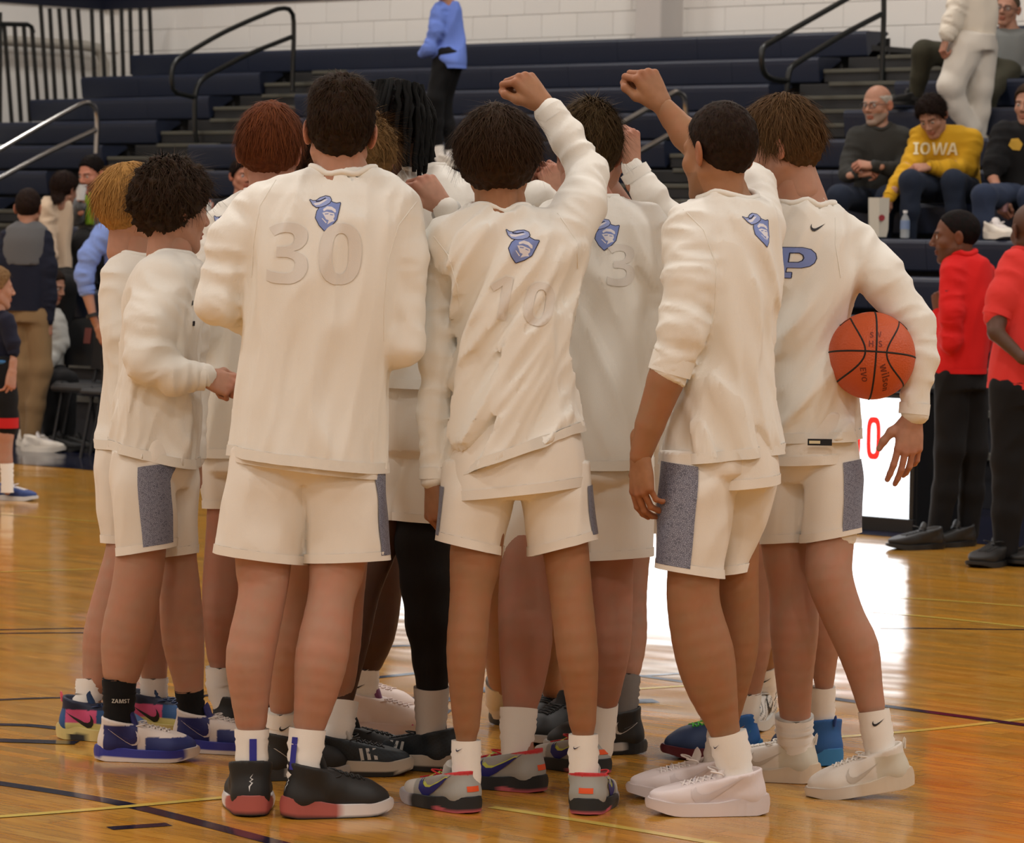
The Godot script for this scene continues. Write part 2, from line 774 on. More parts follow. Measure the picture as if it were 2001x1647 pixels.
func stations(p: Dictionary, rows: Array, depth := 0.6, swell := 0.0) -> Array:
	# rows: [y, left, right, towards camera, optional half depth in metres]
	var st := []
	for r in rows:
		var a := q(p, r[1], r[0], r[3])
		var b := q(p, r[2], r[0], r[3])
		var w := (b.x - a.x) * 0.5 + swell
		st.append([(a.y + b.y) * 0.5, (a.x + b.x) * 0.5, a.z, w, (r[4] if r.size() > 4 else clampf(w * depth, 0.05, 0.17)) + swell])
	return st

func body_torso(p: Dictionary, rows: Array, less := 0.03) -> void:
	var st := stations(p, rows)
	for s in st:
		s[3] = maxf(s[3] - less, 0.03)
		s[4] = maxf(s[4] - less, 0.03)
	p.body.loft(st, 0.03)

func garment(p: Dictionary, called: String, m: Material, parent = null, fine := 0.0) -> Dictionary:
	var f := job(Field.new(fine if fine > 0.0 else p.cell))
	var g := {"f": f, "called": called, "m": m, "node": null, "p": p}
	after.append(func() -> void:
		var s := Soup.new()
		s.add_field(f, Color.WHITE)
		g.node = part(called, s.mesh(), m, p.node if parent == null else parent.node))
	return g

# a hem, cuff or waistband laid round a loft
func hem_band(g: Dictionary, prim: Dictionary, called: String, m: Material, height: float, out := 0.0022) -> void:
	after.append(func() -> void:
		var pts := PackedVector3Array()
		var nrm := PackedVector3Array()
		var seg := 64
		var far := PackedFloat32Array()
		var spot := []
		for s in seg:
			var th := TAU * s / seg
			var pp := loft_point(prim, th, 0.012, 0.0)
			var hit: Vector3 = g.f.cast(pp[0] + pp[1] * 0.025, -pp[1], 0.05)
			far.append(clampf((hit - (pp[0] as Vector3)).dot(pp[1]), -0.012, 0.012) if hit != Vector3.INF else 0.0)
		for pass_ in 2:
			var was := far.duplicate()
			for s in seg:
				far[s] = (was[s] * 2.0 + was[(s + 1) % seg] + was[(s + seg - 1) % seg]) * 0.25
		for r in 4:
			for s in seg + 1:
				var th := TAU * s / seg
				var pp := loft_point(prim, th, [height, height, -0.002, -0.002][r], 0.0)
				pts.append(pp[0] + pp[1] * ([-0.004, out, out, -0.012][r] + far[s % seg]))
				nrm.append(pp[1])
		var so := Soup.new()
		so.sheet(pts, nrm, seg + 1, Color.WHITE)
		part(called, so.mesh(), m, g.node))

# a point of a loft's skin at angle th, "up" metres above its hem; [point, outward]
func loft_point(prim: Dictionary, th: float, up: float, out: float, y_abs := 1e9) -> Array:
	var st: Array = prim.st
	var n := st.size()
	var hem = prim.hem
	var y: float = st[n - 1][0] if hem == null else hem[0]
	if y_abs < 1e8:
		y = y_abs
	var dir := Vector3.ZERO
	var c := Vector3.ZERO
	var rad := 0.0
	for pass_ in 2:
		var yy := y + up
		var i := 0
		while i < n - 2 and yy < st[i + 1][0]:
			i += 1
		var t := clampf((st[i][0] - yy) / maxf(st[i][0] - st[i + 1][0], 1e-6), 0.0, 1.0)
		var sp: Array = st[maxi(i - 1, 0)]
		var sq: Array = st[mini(i + 2, n - 1)]
		var v := []
		for k in range(1, 5):
			v.append(cubic_interpolate(st[i][k], st[i + 1][k], sp[k], sq[k], t))
		c = Vector3(v[0], yy, v[1])
		var u := cos(th)
		var w := sin(th)
		var pw: float = prim.pw
		rad = 1.0 / pow(pow(absf(u) / v[2], pw) + pow(absf(w) / v[3], pw), 1.0 / pw)
		var cs := cos(prim.yaw)
		var sn := sin(prim.yaw)
		dir = Vector3(u * cs + w * sn, 0, -u * sn + w * cs)
		if hem != null and y_abs > 1e8:
			y = hem[0] + hem[1] * dir.x * rad + hem[2] * dir.z * rad
		c.y = y + up
	var p := c + dir * rad
	if prim.fold != null:
		p += dir * Field.crease(prim.fold, p)
		if prim.fold.has("two"):
			p += dir * Field.crease(prim.fold.two, p)
	return [p + dir * out, dir]

func cuff(g: Dictionary, a: Vector3, b: Vector3, r: float, wide: float, m: Material, called := "cuff") -> void:
	after.append(func() -> void:
		var d := (b - a).normalized()
		var s := Soup.new()
		s.tube([b - d * wide, b - d * (wide - 0.002), b + d * 0.002, b + d * 0.003, b - d * 0.004], [r * 0.985, r + 0.0035, r + 0.003, r - 0.003, r - 0.012], 28, Color.WHITE, false)
		part(called, s.mesh(), m, g.node))

# a neck hole cut into the garment and a knit ring laid along its edge
func collar(g: Dictionary, c: Vector3, rx: float, rz: float, deep: float, lean: float, thick: float, m: Material) -> void:
	g.f.ball(c, Vector3(rx, deep, rz), 0.006, Basis.IDENTITY, true, true)
	after.append(func() -> void:
		var pts := []
		var rad := []
		var last := c.y
		for i in 41:
			var th := TAU * i / 40.0
			var x := cos(th) * (rx + 0.003)
			var z := sin(th) * (rz + 0.003)
			var hit: Vector3 = g.f.cast(c + Vector3(x, 0.12, z), Vector3.DOWN, 0.26)
			if hit != Vector3.INF:
				last = hit.y
			pts.append(Vector3(c.x + x, last, c.z + z))
			rad.append(thick)
		for pass_ in 2:
			for i in 41:
				var a: Vector3 = pts[(i + 39) % 40]
				var b: Vector3 = pts[(i + 1) % 40]
				pts[i] = Vector3(pts[i].x, (pts[i].y * 2.0 + a.y + b.y) * 0.25, pts[i].z)
		var s := Soup.new()
		s.tube(pts, rad, 10, Color.WHITE, false)
		part("collar", s.mesh(), m, g.node))

# print that follows the cloth: a fine sheet laid on the field, "out" is the way the cloth faces
func decal(g: Dictionary, c: Vector3, right: Vector3, up: Vector3, w: float, h: float, m: Material, called: String, label := "", cols := 15, rows := 19, lift := 0.0018) -> void:
	after.append(func() -> void:
		var f: Field = g.f
		var o := right.cross(up).normalized()
		var pts := PackedVector3Array()
		var nrm := PackedVector3Array()
		var uvs := PackedVector2Array()
		for r in rows:
			for s in cols:
				var u := float(s) / (cols - 1)
				var v := float(r) / (rows - 1)
				var from := c + right * (u - 0.5) * w + up * (0.5 - v) * h + o * 0.2
				var hit := f.cast(from, -o, 0.45)
				if hit == Vector3.INF:
					hit = pts[pts.size() - 1] if pts.size() else from - o * 0.2
				else:
					hit += o * lift
				pts.append(hit)
				nrm.append(f.slope(hit))
				uvs.append(Vector2(u, v))
		var so := Soup.new()
		so.sheet(pts, nrm, cols, Color.WHITE, uvs)
		part(called, so.mesh(), m, g.node, Transform3D.IDENTITY, label))

# flat lettering or a flat outline bent over a field
func lay(f: Field, tri: PackedVector2Array, c: Vector3, right: Vector3, up: Vector3, lift := 0.0015, col := Color.WHITE) -> ArrayMesh:
	var o := right.cross(up).normalized()
	var so := Soup.new()
	for k in range(0, tri.size(), 3):
		var base := so.v.size()
		for e in 3:
			var from := c + right * tri[k + e].x + up * tri[k + e].y + o * 0.15
			var hit := f.cast(from, -o, 0.35)
			if hit == Vector3.INF:
				hit = from - o * 0.15
			so.v.append(hit + o * lift)
			so.n.append(f.slope(hit))
			so.c.append(col)
		var way := (so.v[base + 1] - so.v[base]).cross(so.v[base + 2] - so.v[base])
		so.i.append_array(PackedInt32Array([base, base + 2, base + 1]) if way.dot(o) > 0.0 else PackedInt32Array([base, base + 1, base + 2]))
	return so.mesh()

func triangles(poly: PackedVector2Array, scale_: Vector2, cut := 1) -> PackedVector2Array:
	var idx := Geometry2D.triangulate_polygon(poly)
	var out := PackedVector2Array()
	for i in idx:
		out.append(poly[i] * scale_)
	for k in cut:
		var finer := PackedVector2Array()
		for j in range(0, out.size(), 3):
			var a := out[j]
			var b := out[j + 1]
			var c := out[j + 2]
			var ab := (a + b) * 0.5
			var bc := (b + c) * 0.5
			var ca := (c + a) * 0.5
			finer.append_array(PackedVector2Array([a, ab, ca, ab, b, bc, ca, bc, c, ab, bc, ca]))
		out = finer
	return out

func letters(text: String, size: float, bold := true) -> PackedVector2Array:
	var tm := TextMesh.new()
	var sf := SystemFont.new()
	sf.font_names = PackedStringArray(["Droid Sans"])
	sf.font_weight = 700 if bold else 400
	tm.font = sf
	tm.text = text
	tm.font_size = 32
	tm.pixel_size = size / 24.0
	tm.depth = 0.0
	tm.curve_step = 2.0
	var a := tm.surface_get_arrays(0)
	var vs: PackedVector3Array = a[Mesh.ARRAY_VERTEX]
	var ix = a[Mesh.ARRAY_INDEX]
	var out := PackedVector2Array()
	if ix == null or ix.size() == 0:
		for v in vs:
			out.append(Vector2(v.x, v.y))
	else:
		for i in ix:
			out.append(Vector2(vs[i].x, vs[i].y))
	return out

# ---- head, hair, hands
func make_head() -> void:
	var f := job(Field.new(0.0036))
	f.ball(Vector3(0, 0.035, -0.012), Vector3(0.076, 0.086, 0.097), 0.02)
	f.ball(Vector3(0, -0.03, 0.026), Vector3(0.06, 0.082, 0.068), 0.03)
	for s in [-1.0, 1.0]:
		f.cone(Vector3(s * 0.054, -0.05, -0.005), Vector3(s * 0.018, -0.1, 0.06), 0.017, 0.016, 0.03)
		f.ball(Vector3(s * 0.043, -0.024, 0.056), Vector3(0.02, 0.018, 0.02), 0.025)
		f.cone(Vector3(s * 0.012, 0.021, 0.086), Vector3(s * 0.042, 0.022, 0.07), 0.009, 0.009, 0.018)
	f.ball(Vector3(0, -0.102, 0.066), Vector3(0.022, 0.016, 0.018), 0.02)
	f.cone(Vector3(0, 0.012, 0.092), Vector3(0, -0.026, 0.111), 0.0075, 0.0115, 0.012)
	for s in [-1.0, 1.0]:
		f.ball(Vector3(s * 0.0115, -0.032, 0.101), Vector3(0.009, 0.008, 0.01), 0.006)
		f.ball(Vector3(s * 0.031, 0.002, 0.094), Vector3(0.017, 0.0105, 0.014), 0.012, Basis.IDENTITY, true)
		f.ball(Vector3(s * 0.031, 0.003, 0.076), Vector3(0.0145, 0.0125, 0.0125), 0.003)
	f.ball(Vector3(0, -0.061, 0.088), Vector3(0.023, 0.006, 0.011), 0.006)
	f.ball(Vector3(0, -0.073, 0.086), Vector3(0.019, 0.0065, 0.011), 0.005)
	f.cone(Vector3(0, -0.055, -0.022), Vector3(0, -0.125, -0.03), 0.05, 0.047, 0.025)
	for s in [-1.0, 1.0]:
		var tilt := Basis(Vector3.UP, s * -0.45) * Basis(Vector3.FORWARD, s * 0.1)
		f.ball(Vector3(s * 0.083, -0.002, -0.016), Vector3(0.0075, 0.033, 0.021), 0.008, tilt)
		f.ball(Vector3(s * 0.092, 0.0, -0.008), Vector3(0.007, 0.017, 0.01), 0.005, tilt, true)
	head_field = f

func head_colors(skin: Color, brow: Color, beard := 0.0) -> PackedColorArray:
	var out := PackedColorArray()
	var n := noise(5, 40.0, 2)
	for v in head_field.verts:
		var c := skin * (1.0 + 0.06 * n.get_noise_3dv(v))
		var ax := absf(v.x)
		if v.z > 0.075 and ax < 0.024 and v.y > -0.081 and v.y < -0.055:
			c = skin * Color(0.86, 0.6, 0.58)
		elif v.z > 0.06 and ax > 0.01 and ax < 0.05 and v.y > 0.018 and v.y < 0.029:
			c = brow.lerp(skin, 0.25)
		elif v.z > 0.068 and Vector2((ax - 0.031) * 0.75, v.y - 0.002).length() < 0.0085:
			c = Color(0.03, 0.02, 0.015) if Vector2(ax - 0.031, v.y - 0.002).length() < 0.0055 else Color(0.6, 0.57, 0.54)
		elif beard > 0.0 and v.y < -0.045 and v.z > 0.0 and v.y > -0.125:
			c = skin.lerp(brow, beard)
		if ax > 0.078:
			c *= Color(1.05, 0.86, 0.82)
		out.append(Color(c.r, c.g, c.b))
	return out

# yaw 0 faces the camera, 180 away from it, -90 to the left of the picture
func head(p: Dictionary, px: float, py: float, yaw: float, tip := 0.0, roll := 0.0, dz := 0.0, size := 1.0, brow := Color(0.02, 0.013, 0.008), beard := 0.0) -> void:
	var b := Basis.from_euler(Vector3(deg_to_rad(tip), deg_to_rad(yaw), deg_to_rad(roll))).scaled(Vector3.ONE * size)
	p.head = Transform3D(b, q(p, px, py, dz))
	p.brow = brow
	p.beard = beard

# hair grown in the head's own axes; s: top, side, back (thickness, m), shift of the hairline, nape height, balls, colour, strands
func hair(p: Dictionary, s: Dictionary, label := "") -> void:
	var f := job(Field.new(s.get("cell", 0.0058)))
	f.ball(Vector3(0, 0.035, -0.012), Vector3(0.076 + s.side, 0.086 + s.top, 0.097 + s.back), 0.01)
	for b in s.get("balls", []):
		f.ball(b[0], b[1], 0.03)
	if s.get("cut", true):
		f.plane(Vector3(0, 0.072 + s.get("shift", 0.0), 0.07), Vector3(0, -0.655 - s.get("steep", 0.0), 0.756), 0.012)
	f.plane(Vector3(0, s.get("nape", -0.075), -0.06), Vector3(0, -1, s.get("nape_tilt", 0.25)), 0.012)
	after.append(func() -> void:
		var so := Soup.new()
		var nb := noise(p.seed, 1.0, 3)
		var fr: float = s.get("freq", 38.0)
		var amp: float = s.get("amp", 0.004) * 1.5
		var col: Color = s.col
		var cs := PackedColorArray()
		var vs := f.verts.duplicate()
		for i in vs.size():
			var v: Vector3 = vs[i]
			vs[i] = v + f.norms[i] * amp * (nb.get_noise_3dv(v * fr) + 0.35 * nb.get_noise_3dv(v * fr * 3.1))
			var k := 1.0 + 0.5 * nb.get_noise_3dv(v * fr * 1.6 + Vector3(9, 0, 0))
			cs.append(Color(col.r * k, col.g * k, col.b * k))
		var xf: Transform3D = p.head
		var bent := PackedVector3Array()
		bent.resize(vs.size())
		for k in range(0, f.tris.size(), 3):
			var fn := (vs[f.tris[k + 2]] - vs[f.tris[k]]).cross(vs[f.tris[k + 1]] - vs[f.tris[k]])
			for e in 3:
				bent[f.tris[k + e]] += fn
		for i in bent.size():
			bent[i] = bent[i].normalized()
		so.add_raw(vs, bent, f.tris, cs, xf)
		strands(so, f, s, xf, p.seed)
		var o := part("hair", so.mesh(), painted("hair", 0.7, 0.22), p.node, Transform3D.IDENTITY, label))

func strands(so: Soup, f: Field, s: Dictionary, xf: Transform3D, seed_: int) -> void:
	var r := RandomNumberGenerator.new()
	r.seed = seed_
	var low: float = s.get("nape", -0.075)
	var count: int = int(s.get("n", 1500) * 1.7)
	var ln: float = s.get("len", 0.03)
	var curl: float = s.get("curl", 0.3)
	var lift: float = s.get("lift", 0.35) * 1.5
	var wide: float = s.get("wide", 0.0016)
	var col: Color = s.col
	var hi: Color = s.get("hi", col * 1.8)
	var crown: Vector3 = s.get("crown", Vector3(0, 0.13, -0.04))
	var sweep: Vector3 = s.get("sweep", Vector3.ZERO)
	var m := f.verts.size()
	for k in count:
		var i := r.randi() % m
		var n := f.norms[i]
		if n.y < -0.5:
			continue
		var trim := 0.3 if n.y < -0.2 or f.verts[i].y < low + 0.014 else 1.0
		var p := f.verts[i] - n * 0.002
		var flow := (p - crown)
		flow = flow.normalized() + sweep + Vector3(0, -0.35, 0)
		flow = (flow - n * flow.dot(n)).normalized()
		var side := n.cross(flow)
		var dir := (flow + n * lift * r.randf_range(0.4, 1.5) + side * r.randf_range(-0.4, 0.4)).normalized()
		var l := ln * trim * r.randf_range(0.6, 1.25)
		var w := wide * r.randf_range(0.6, 1.3)
		var tint := col.lerp(hi, r.randf() * r.randf())
		var bend := Vector3(r.randf_range(-1, 1), r.randf_range(-1, 0.6), r.randf_range(-1, 1)) * curl
		var base := so.v.size()
		var segs := 4
		for e in segs + 1:
			var t := float(e) / segs
			var c := p + dir * l * t + bend * l * t * t + Vector3(0, -1, 0) * l * 0.2 * t * t - n * l * 0.12 * t * t
			var ww := w * (1.0 - 0.85 * t)
			for sg in [-1.0, 1.0]:
				so.v.append(xf * (c + side * ww * sg))
				so.n.append((xf.basis * (n + dir * 0.2 + side * sg * 0.5)).normalized())
				so.c.append(tint)
		for e in segs:
			var a := base + e * 2
			so.i.append_array(PackedInt32Array([a, a + 1, a + 2, a + 1, a + 3, a + 2]))

# a right hand: wrist at the origin, fingers along +y, back of the hand +z, thumb at -x
func make_hand(called: String, curls: Array, spread: float, thumb: Array) -> void:
	var f := job(Field.new(0.0031))
	var mcp := [Vector3(-0.03, 0.09, 0.001), Vector3(-0.0095, 0.096, 0.004), Vector3(0.0115, 0.091, 0.003), Vector3(0.0305, 0.081, -0.001)]
	var ln := [[0.044, 0.027, 0.021], [0.049, 0.031, 0.022], [0.045, 0.029, 0.022], [0.035, 0.022, 0.019]]
	f.cone(Vector3(0, -0.05, 0), Vector3(0, 0.005, 0), 0.027, 0.026, 0.02, null, [Vector3(0, 0, 1), 0.78])
	for i in 4:
		f.cone(Vector3((i - 1.5) * 0.009, 0.008, 0), mcp[i], 0.0165, 0.0115, 0.012)
	f.ball(Vector3(0.0, 0.05, -0.004), Vector3(0.036, 0.045, 0.0145), 0.012)
	f.ball(Vector3(-0.022, 0.036, -0.012), Vector3(0.016, 0.03, 0.014), 0.012)
	for i in 4:
		var a: Vector3 = mcp[i]
		var tilt: float = (i - 1.3) * spread
		var ang := 0.0
		var r := 0.0102 - 0.0004 * i - (0.0008 if i == 3 else 0.0)
		for j in 3:
			ang += deg_to_rad(curls[i][j])
			var dir := Basis(Vector3.FORWARD, tilt) * (Basis(Vector3.RIGHT, -ang) * Vector3.UP)
			var b: Vector3 = a + dir * ln[i][j]
			f.cone(a, b, r, r - 0.0011, 0.0035)
			a = b
			r -= 0.0008
	var t0 := Vector3(-0.02, 0.02, -0.008)
	var rt := 0.0145
	for i in thumb.size():
		f.cone(t0, thumb[i], rt, rt - 0.002, 0.008)
		t0 = thumb[i]
		rt -= 0.0021
	hands[called] = f

# wrist (local), way the fingers point, way the back of the hand faces, left or right
func hand(p: Dictionary, pose: String, wrist: Vector3, along: Vector3, back: Vector3, left := false, size := 1.0) -> void:
	var y := along.normalized()
	var z := (back - y * back.dot(y)).normalized()
	var x := y.cross(z)
	if left:
		x = -x
	p.hands.append([pose, Transform3D(Basis(x * size, y * size, z * size), wrist), left])

func finish_body(p: Dictionary) -> void:
	var s := Soup.new()
	var n := noise(p.seed, 14.0, 3)
	var bf: Field = p.body
	var cs := PackedColorArray()
	var sk: Color = p.skin
	for v in bf.verts:
		var k := n.get_noise_3dv(v)
		var k2 := n.get_noise_3dv(v * 2.7)
		cs.append(Color(sk.r * (1.0 + 0.1 * k), sk.g * (1.0 - 0.04 * k + 0.06 * k2), sk.b * (1.0 - 0.08 * k + 0.06 * k2)))
	s.add_field(bf, cs)
	if p.has("head"):
		s.add_field(head_field, head_colors(sk, p.brow, p.beard), p.head)
	for h in p.hands:
		var hc := PackedColorArray()
		for v in hands[h[0]].verts:
			var k := 1.0 + 0.12 * n.get_noise_3dv(v * 3.0 + Vector3(p.seed, 0, 0))
			var red := clampf((v.y - 0.07) * 6.0, 0.0, 0.12)
			hc.append(Color(sk.r * k, sk.g * k * (1.0 - red), sk.b * k * (1.0 - red)))
		s.add_field(hands[h[0]], hc, h[1], h[2])
	var m := painted("skin", 0.55, 0.4)
	m.subsurf_scatter_enabled = true
	m.subsurf_scatter_strength = 0.06
	part("body", s.mesh(), m, p.node)

# ---- socks and shoes
func sock(p: Dictionary, chain: Array, m: Material, seed_ := 1, ribs := true) -> Dictionary:
	var out := {"ch": [], "chain": chain, "leg": p.socks.size(), "node": null}
	p.socks.append(out)
	after.append(func() -> void:
		var ch: Array = out.ch
		var s := Soup.new()
		var pts := []
		var rad := []
		var n := noise(seed_ + p.seed, 1.0, 2)
		var rings := 22
		for i in rings + 1:
			var t := float(i) / rings * (ch.size() - 1)
			var k := mini(int(t), ch.size() - 2)
			var fr := t - k
			pts.append((ch[k][0] as Vector3).lerp(ch[k + 1][0], fr))
			var wr := 0.0042 * n.get_noise_2d(i * 0.9, seed_) + (0.0022 if i % 4 == 2 else 0.0)
			rad.append(lerpf(ch[k][1], ch[k + 1][1], fr) + (wr if i > 3 else 0.0015))
		pts.push_front(pts[0] + (pts[1] - pts[0]).normalized() * 0.006)
		rad.push_front(rad[0] * 0.86)
		s.tube(pts, rad, 26, Color.WHITE, false)
		out.node = part("sock", s.mesh(), m, p.node))
	return out

func shoe_kind(called: String, d: Dictionary) -> void:
	var f := job(Field.new(0.0046))
	var hi: float = d.get("high", 0.115)
	f.ball(Vector3(0, 0.042, 0.232), Vector3(0.047, 0.036, 0.064), 0.02)
	f.cone(Vector3(0, 0.05, 0.215), Vector3(0, 0.082, 0.12), 0.04, 0.042, 0.03)
	f.cone(Vector3(0, 0.04, 0.21), Vector3(0, 0.045, 0.05), 0.042, 0.036, 0.03)
	f.cone(Vector3(0, 0.06, 0.055), Vector3(0, hi + 0.004, 0.058), 0.041, 0.047, 0.02)
	f.cone(Vector3(0, 0.08, 0.12), Vector3(0, hi, 0.075), 0.04, 0.043, 0.02)
	f.ball(Vector3(0, 0.05, 0.035), Vector3(0.036, 0.05, 0.034), 0.02)
	f.plane(Vector3(0, hi, 0.06), Vector3(0, 1, d.get("collar_tilt", 0.22)), 0.006)
	f.ball(Vector3(0, hi + 0.012, 0.066), Vector3(0.037, 0.034, 0.046), 0.006, Basis.IDENTITY, true)
	f.plane(Vector3(0, 0.018, 0), Vector3(0, -1, 0), 0.004)
	shoes[called] = {"f": f, "d": d}

func shoe_finish(called: String) -> void:
	var e: Dictionary = shoes[called]
	var f: Field = e.f
	var d: Dictionary = e.d
	var s := Soup.new()
	var cs := PackedColorArray()
	for v in f.verts:
		cs.append(d.upper.call(v))
	s.add_field(f, cs)
	e.upper = s.mesh()
	# sole: outline widened at the ball of the foot, with toe spring
	var so := Soup.new()
	var outline := []
	var steps := 40
	for i in steps:
		var th := TAU * i / steps
		var z := 0.148 - cos(th) * 0.152
		var w := 0.0395 + 0.0135 * smoothstep(0.06, 0.21, z)
		w *= pow(maxf(1.0 - pow(absf(z - 0.148) / 0.1525, 5.0), 0.0), 0.5)
		outline.append(Vector3(signf(sin(th)) * maxf(w, 0.003), 0, z))
	var prof: Array = d.get("sole_prof", [[0.0, -0.004], [0.05, 0.002], [0.28, 0.004], [0.3, 0.004], [0.42, 0.005], [0.44, 0.005], [0.7, 0.005], [0.94, 0.002], [1.0, -0.003]])
	var pts := PackedVector3Array()
	var nrm := PackedVector3Array()
	var hh: float = d.get("sole", 0.032)
	var heel_up: float = d.get("heel_up", 0.012)
	for r in prof.size():
		for i in steps + 1:
			var b: Vector3 = outline[i % steps]
			var away := Vector3(b.x, 0, (b.z - 0.148) * 0.35).normalized()
			var top := hh + heel_up * smoothstep(0.14, 0.02, b.z) + 0.006 * smoothstep(0.23, 0.29, b.z)
			var low := 0.016 * pow(smoothstep(0.2, 0.3, b.z), 2.0) + 0.004 * smoothstep(0.03, 0.0, b.z)
			pts.append(Vector3(b.x, lerpf(low, top, prof[r][0]), b.z) + away * (prof[r][1] + 0.002))
			nrm.append((away + Vector3(0, -0.5 if r == 0 else (0.5 if r == prof.size() - 1 else 0.0), 0)).normalized())
	so.sheet(pts, nrm, steps + 1, Color.WHITE)
	for r in [0, prof.size() - 1]:
		var base := so.v.size()
		var dn := Vector3.DOWN if r == 0 else Vector3.UP
		for i in steps / 2 + 1:
			for sg in 2:
				so.v.append(pts[r * (steps + 1) + (i if sg == 0 else steps - i)])
				so.n.append(dn)
				so.c.append(Color.WHITE)
		for i in steps / 2:
			var a := base + i * 2
			so.i.append_array(PackedInt32Array([a, a + 1, a + 2, a + 1, a + 3, a + 2]) if r == 0 else PackedInt32Array([a, a + 2, a + 1, a + 1, a + 2, a + 3]))
	for i in so.v.size():
		so.c[i] = d.sole_col.call(so.v[i])
	e.sole = so.mesh()
	# laces: bars across the instep and a bow
	var la := Soup.new()
	for k in 5:
		var z := 0.135 + k * 0.017
		for sg in [-1.0, 1.0]:
			var lp := []
			var lr := []
			for j in 7:
				var t := float(j) / 6.0
				var x: float = lerpf(-0.024, 0.024, t) * sg
				var hit := f.cast(Vector3(x, 0.2, z + 0.012 * t), Vector3.DOWN, 0.2)
				if hit == Vector3.INF:
					hit = Vector3(x, 0.07, z)
				lp.append(hit + Vector3(0, 0.001 + 0.0015 * (1.0 if sg > 0 else 0.0), 0))
				lr.append(0.0026)
			la.tube(lp, lr, 6, d.get("lace", Color.WHITE))
	for sg in [-1.0, 1.0]:
		var lp := []
		var lr := []
		for j in 11:
			var t := float(j) / 10.0
			lp.append(Vector3(sg * (0.006 + 0.034 * sin(t * PI)), 0.103 - 0.022 * t + 0.014 * sin(t * PI), 0.128 + 0.016 * sin(t * TAU)))
			lr.append(0.0024)
		la.tube(lp, lr, 6, d.get("lace", Color.WHITE))
	e.laces = la.mesh()
	# tongue
	var tg := Soup.new()
	var tp := []
	var tr := []
	for j in 6:
		var t := j / 5.0
		tp.append(Vector3(0, lerpf(0.08, hi_of(d) + 0.018, t), lerpf(0.128, 0.098, t)))
		tr.append(lerpf(0.02, 0.025, t) * (0.8 if j == 5 else 1.0))
	tg.tube(tp, tr, 16, d.get("tongue", Color.WHITE))
	for i in tg.v.size():
		tg.v[i].z = 0.112 + (tg.v[i].z - 0.112) * 0.4 - (tg.v[i].y - 0.1) * 0.2
	e.tongue = tg.mesh()
	# heel loop
	var hl := Soup.new()
	var hp := []
	for j in 9:
		var t := j / 8.0
		hp.append(Vector3(0, hi_of(d) - 0.012 + 0.03 * sin(t * PI), 0.006 - 0.008 * sin(t * PI) + 0.008 * t))
	hl.tube(hp, [0.003, 0.003, 0.003, 0.003, 0.003, 0.003, 0.003, 0.003, 0.003], 8, d.get("loop", Color.WHITE))
	e.loop = hl.mesh()
	e.marks = []
	for mk in d.get("marks", []):
		if mk.size() > 2:
			for sg in [-1.0, 1.0]:
				e.marks.append([mk[0], mk[1].call(f, sg), ""])
		else:
			e.marks.append([mk[0], mk[1].call(f), ""])

func hi_of(d: Dictionary) -> float:
	return d.get("high", 0.115)

# heel: where the heel meets the floor (local), yaw: way the toe points, lift: heel raised (degrees)
func shoe(p: Dictionary, called: String, px: float, py: float, yaw: float, size := 1.0, lift := 0.0, height := 0.0, roll := 0.0) -> void:
	var at := ground(px, py, height) - (p.base as Vector3)
	shoe_at(p, called, at, yaw, size, lift, roll)

func shoe_at(p: Dictionary, called: String, at: Vector3, yaw: float, size := 1.0, lift := 0.0, roll := 0.0) -> void:
	var b := Basis(Vector3.UP, deg_to_rad(yaw)) * Basis(Vector3.RIGHT, deg_to_rad(lift)) * Basis(Vector3.BACK, deg_to_rad(roll))
	var t := Transform3D(b.scaled_local(Vector3(size * 1.22, size * 1.04, size)), at)
	if lift > 0.0:
		# the ball of the foot stays on the floor
		t.origin += Vector3(0, size * 0.21 * sin(deg_to_rad(lift)), 0)
	p.feet.append(t)
	after.append(func() -> void:
		var e: Dictionary = shoes[called]
		if not e.has("upper"):
			shoe_finish(called)
		var o := part("shoe", e.upper, painted("shoe_upper", 0.6), p.node, t)
		part("sole", e.sole, painted("shoe_sole", 0.5), o)
		part("laces", e.laces, painted("shoe_upper", 0.6), o)
		part("tongue", e.tongue, painted("shoe_upper", 0.6), o)
		if e.d.get("looped", false):
			part("heel_loop", e.loop, painted("shoe_upper", 0.6), o)
		for mk in e.marks:
			part(mk[0], mk[1], painted("shoe_print", 0.5), o, Transform3D.IDENTITY, mk[2]))

# the swoosh and other prints on a shoe's sides, as bent outlines; [name, maker, on both sides]
func shoe_mark(called: String, poly: PackedVector2Array, z: float, y: float, w: float, col: Color, lift := 0.001) -> Array:
	return [called, func(f: Field, sg: float) -> ArrayMesh:
		var t2 := PackedVector2Array()
		for v in triangles(poly, Vector2(w, w), 1):
			t2.append(Vector2(v.x * sg, v.y))
		return lay(f, t2, Vector3(0, y, z), Vector3(0, 0, -sg), Vector3.UP, lift, col), true]

# ---------------------------------------------------------------- room
const T0 := -26.0
const T1 := 13.0
const C0 := -8.0
const C1 := 22.9
const ROOF := 8.6
const ROW_C := 15.113
const ROW_T := 0.602
const ROW_R := 0.2282
const ROW_H := 0.3958

func court_basis() -> Basis:
	return Basis(en, Vector3.UP, -nn)     # x along the sideline, z towards the camera

func slab(s: Soup, t0: float, t1: float, c0: float, c1: float, y0: float, y1: float, ch := 0.0, col := Color.WHITE) -> void:
	s.box(court((t0 + t1) * 0.5, (c0 + c1) * 0.5, (y0 + y1) * 0.5), Vector3(t1 - t0, y1 - y0, c1 - c0), court_basis(), col, ch)

func slab_mesh(t0: float, t1: float, c0: float, c1: float, y0: float, y1: float, ch := 0.0) -> ArrayMesh:
	var s := Soup.new()
	slab(s, t0, t1, c0, c1, y0, y1, ch)
	return s.mesh()

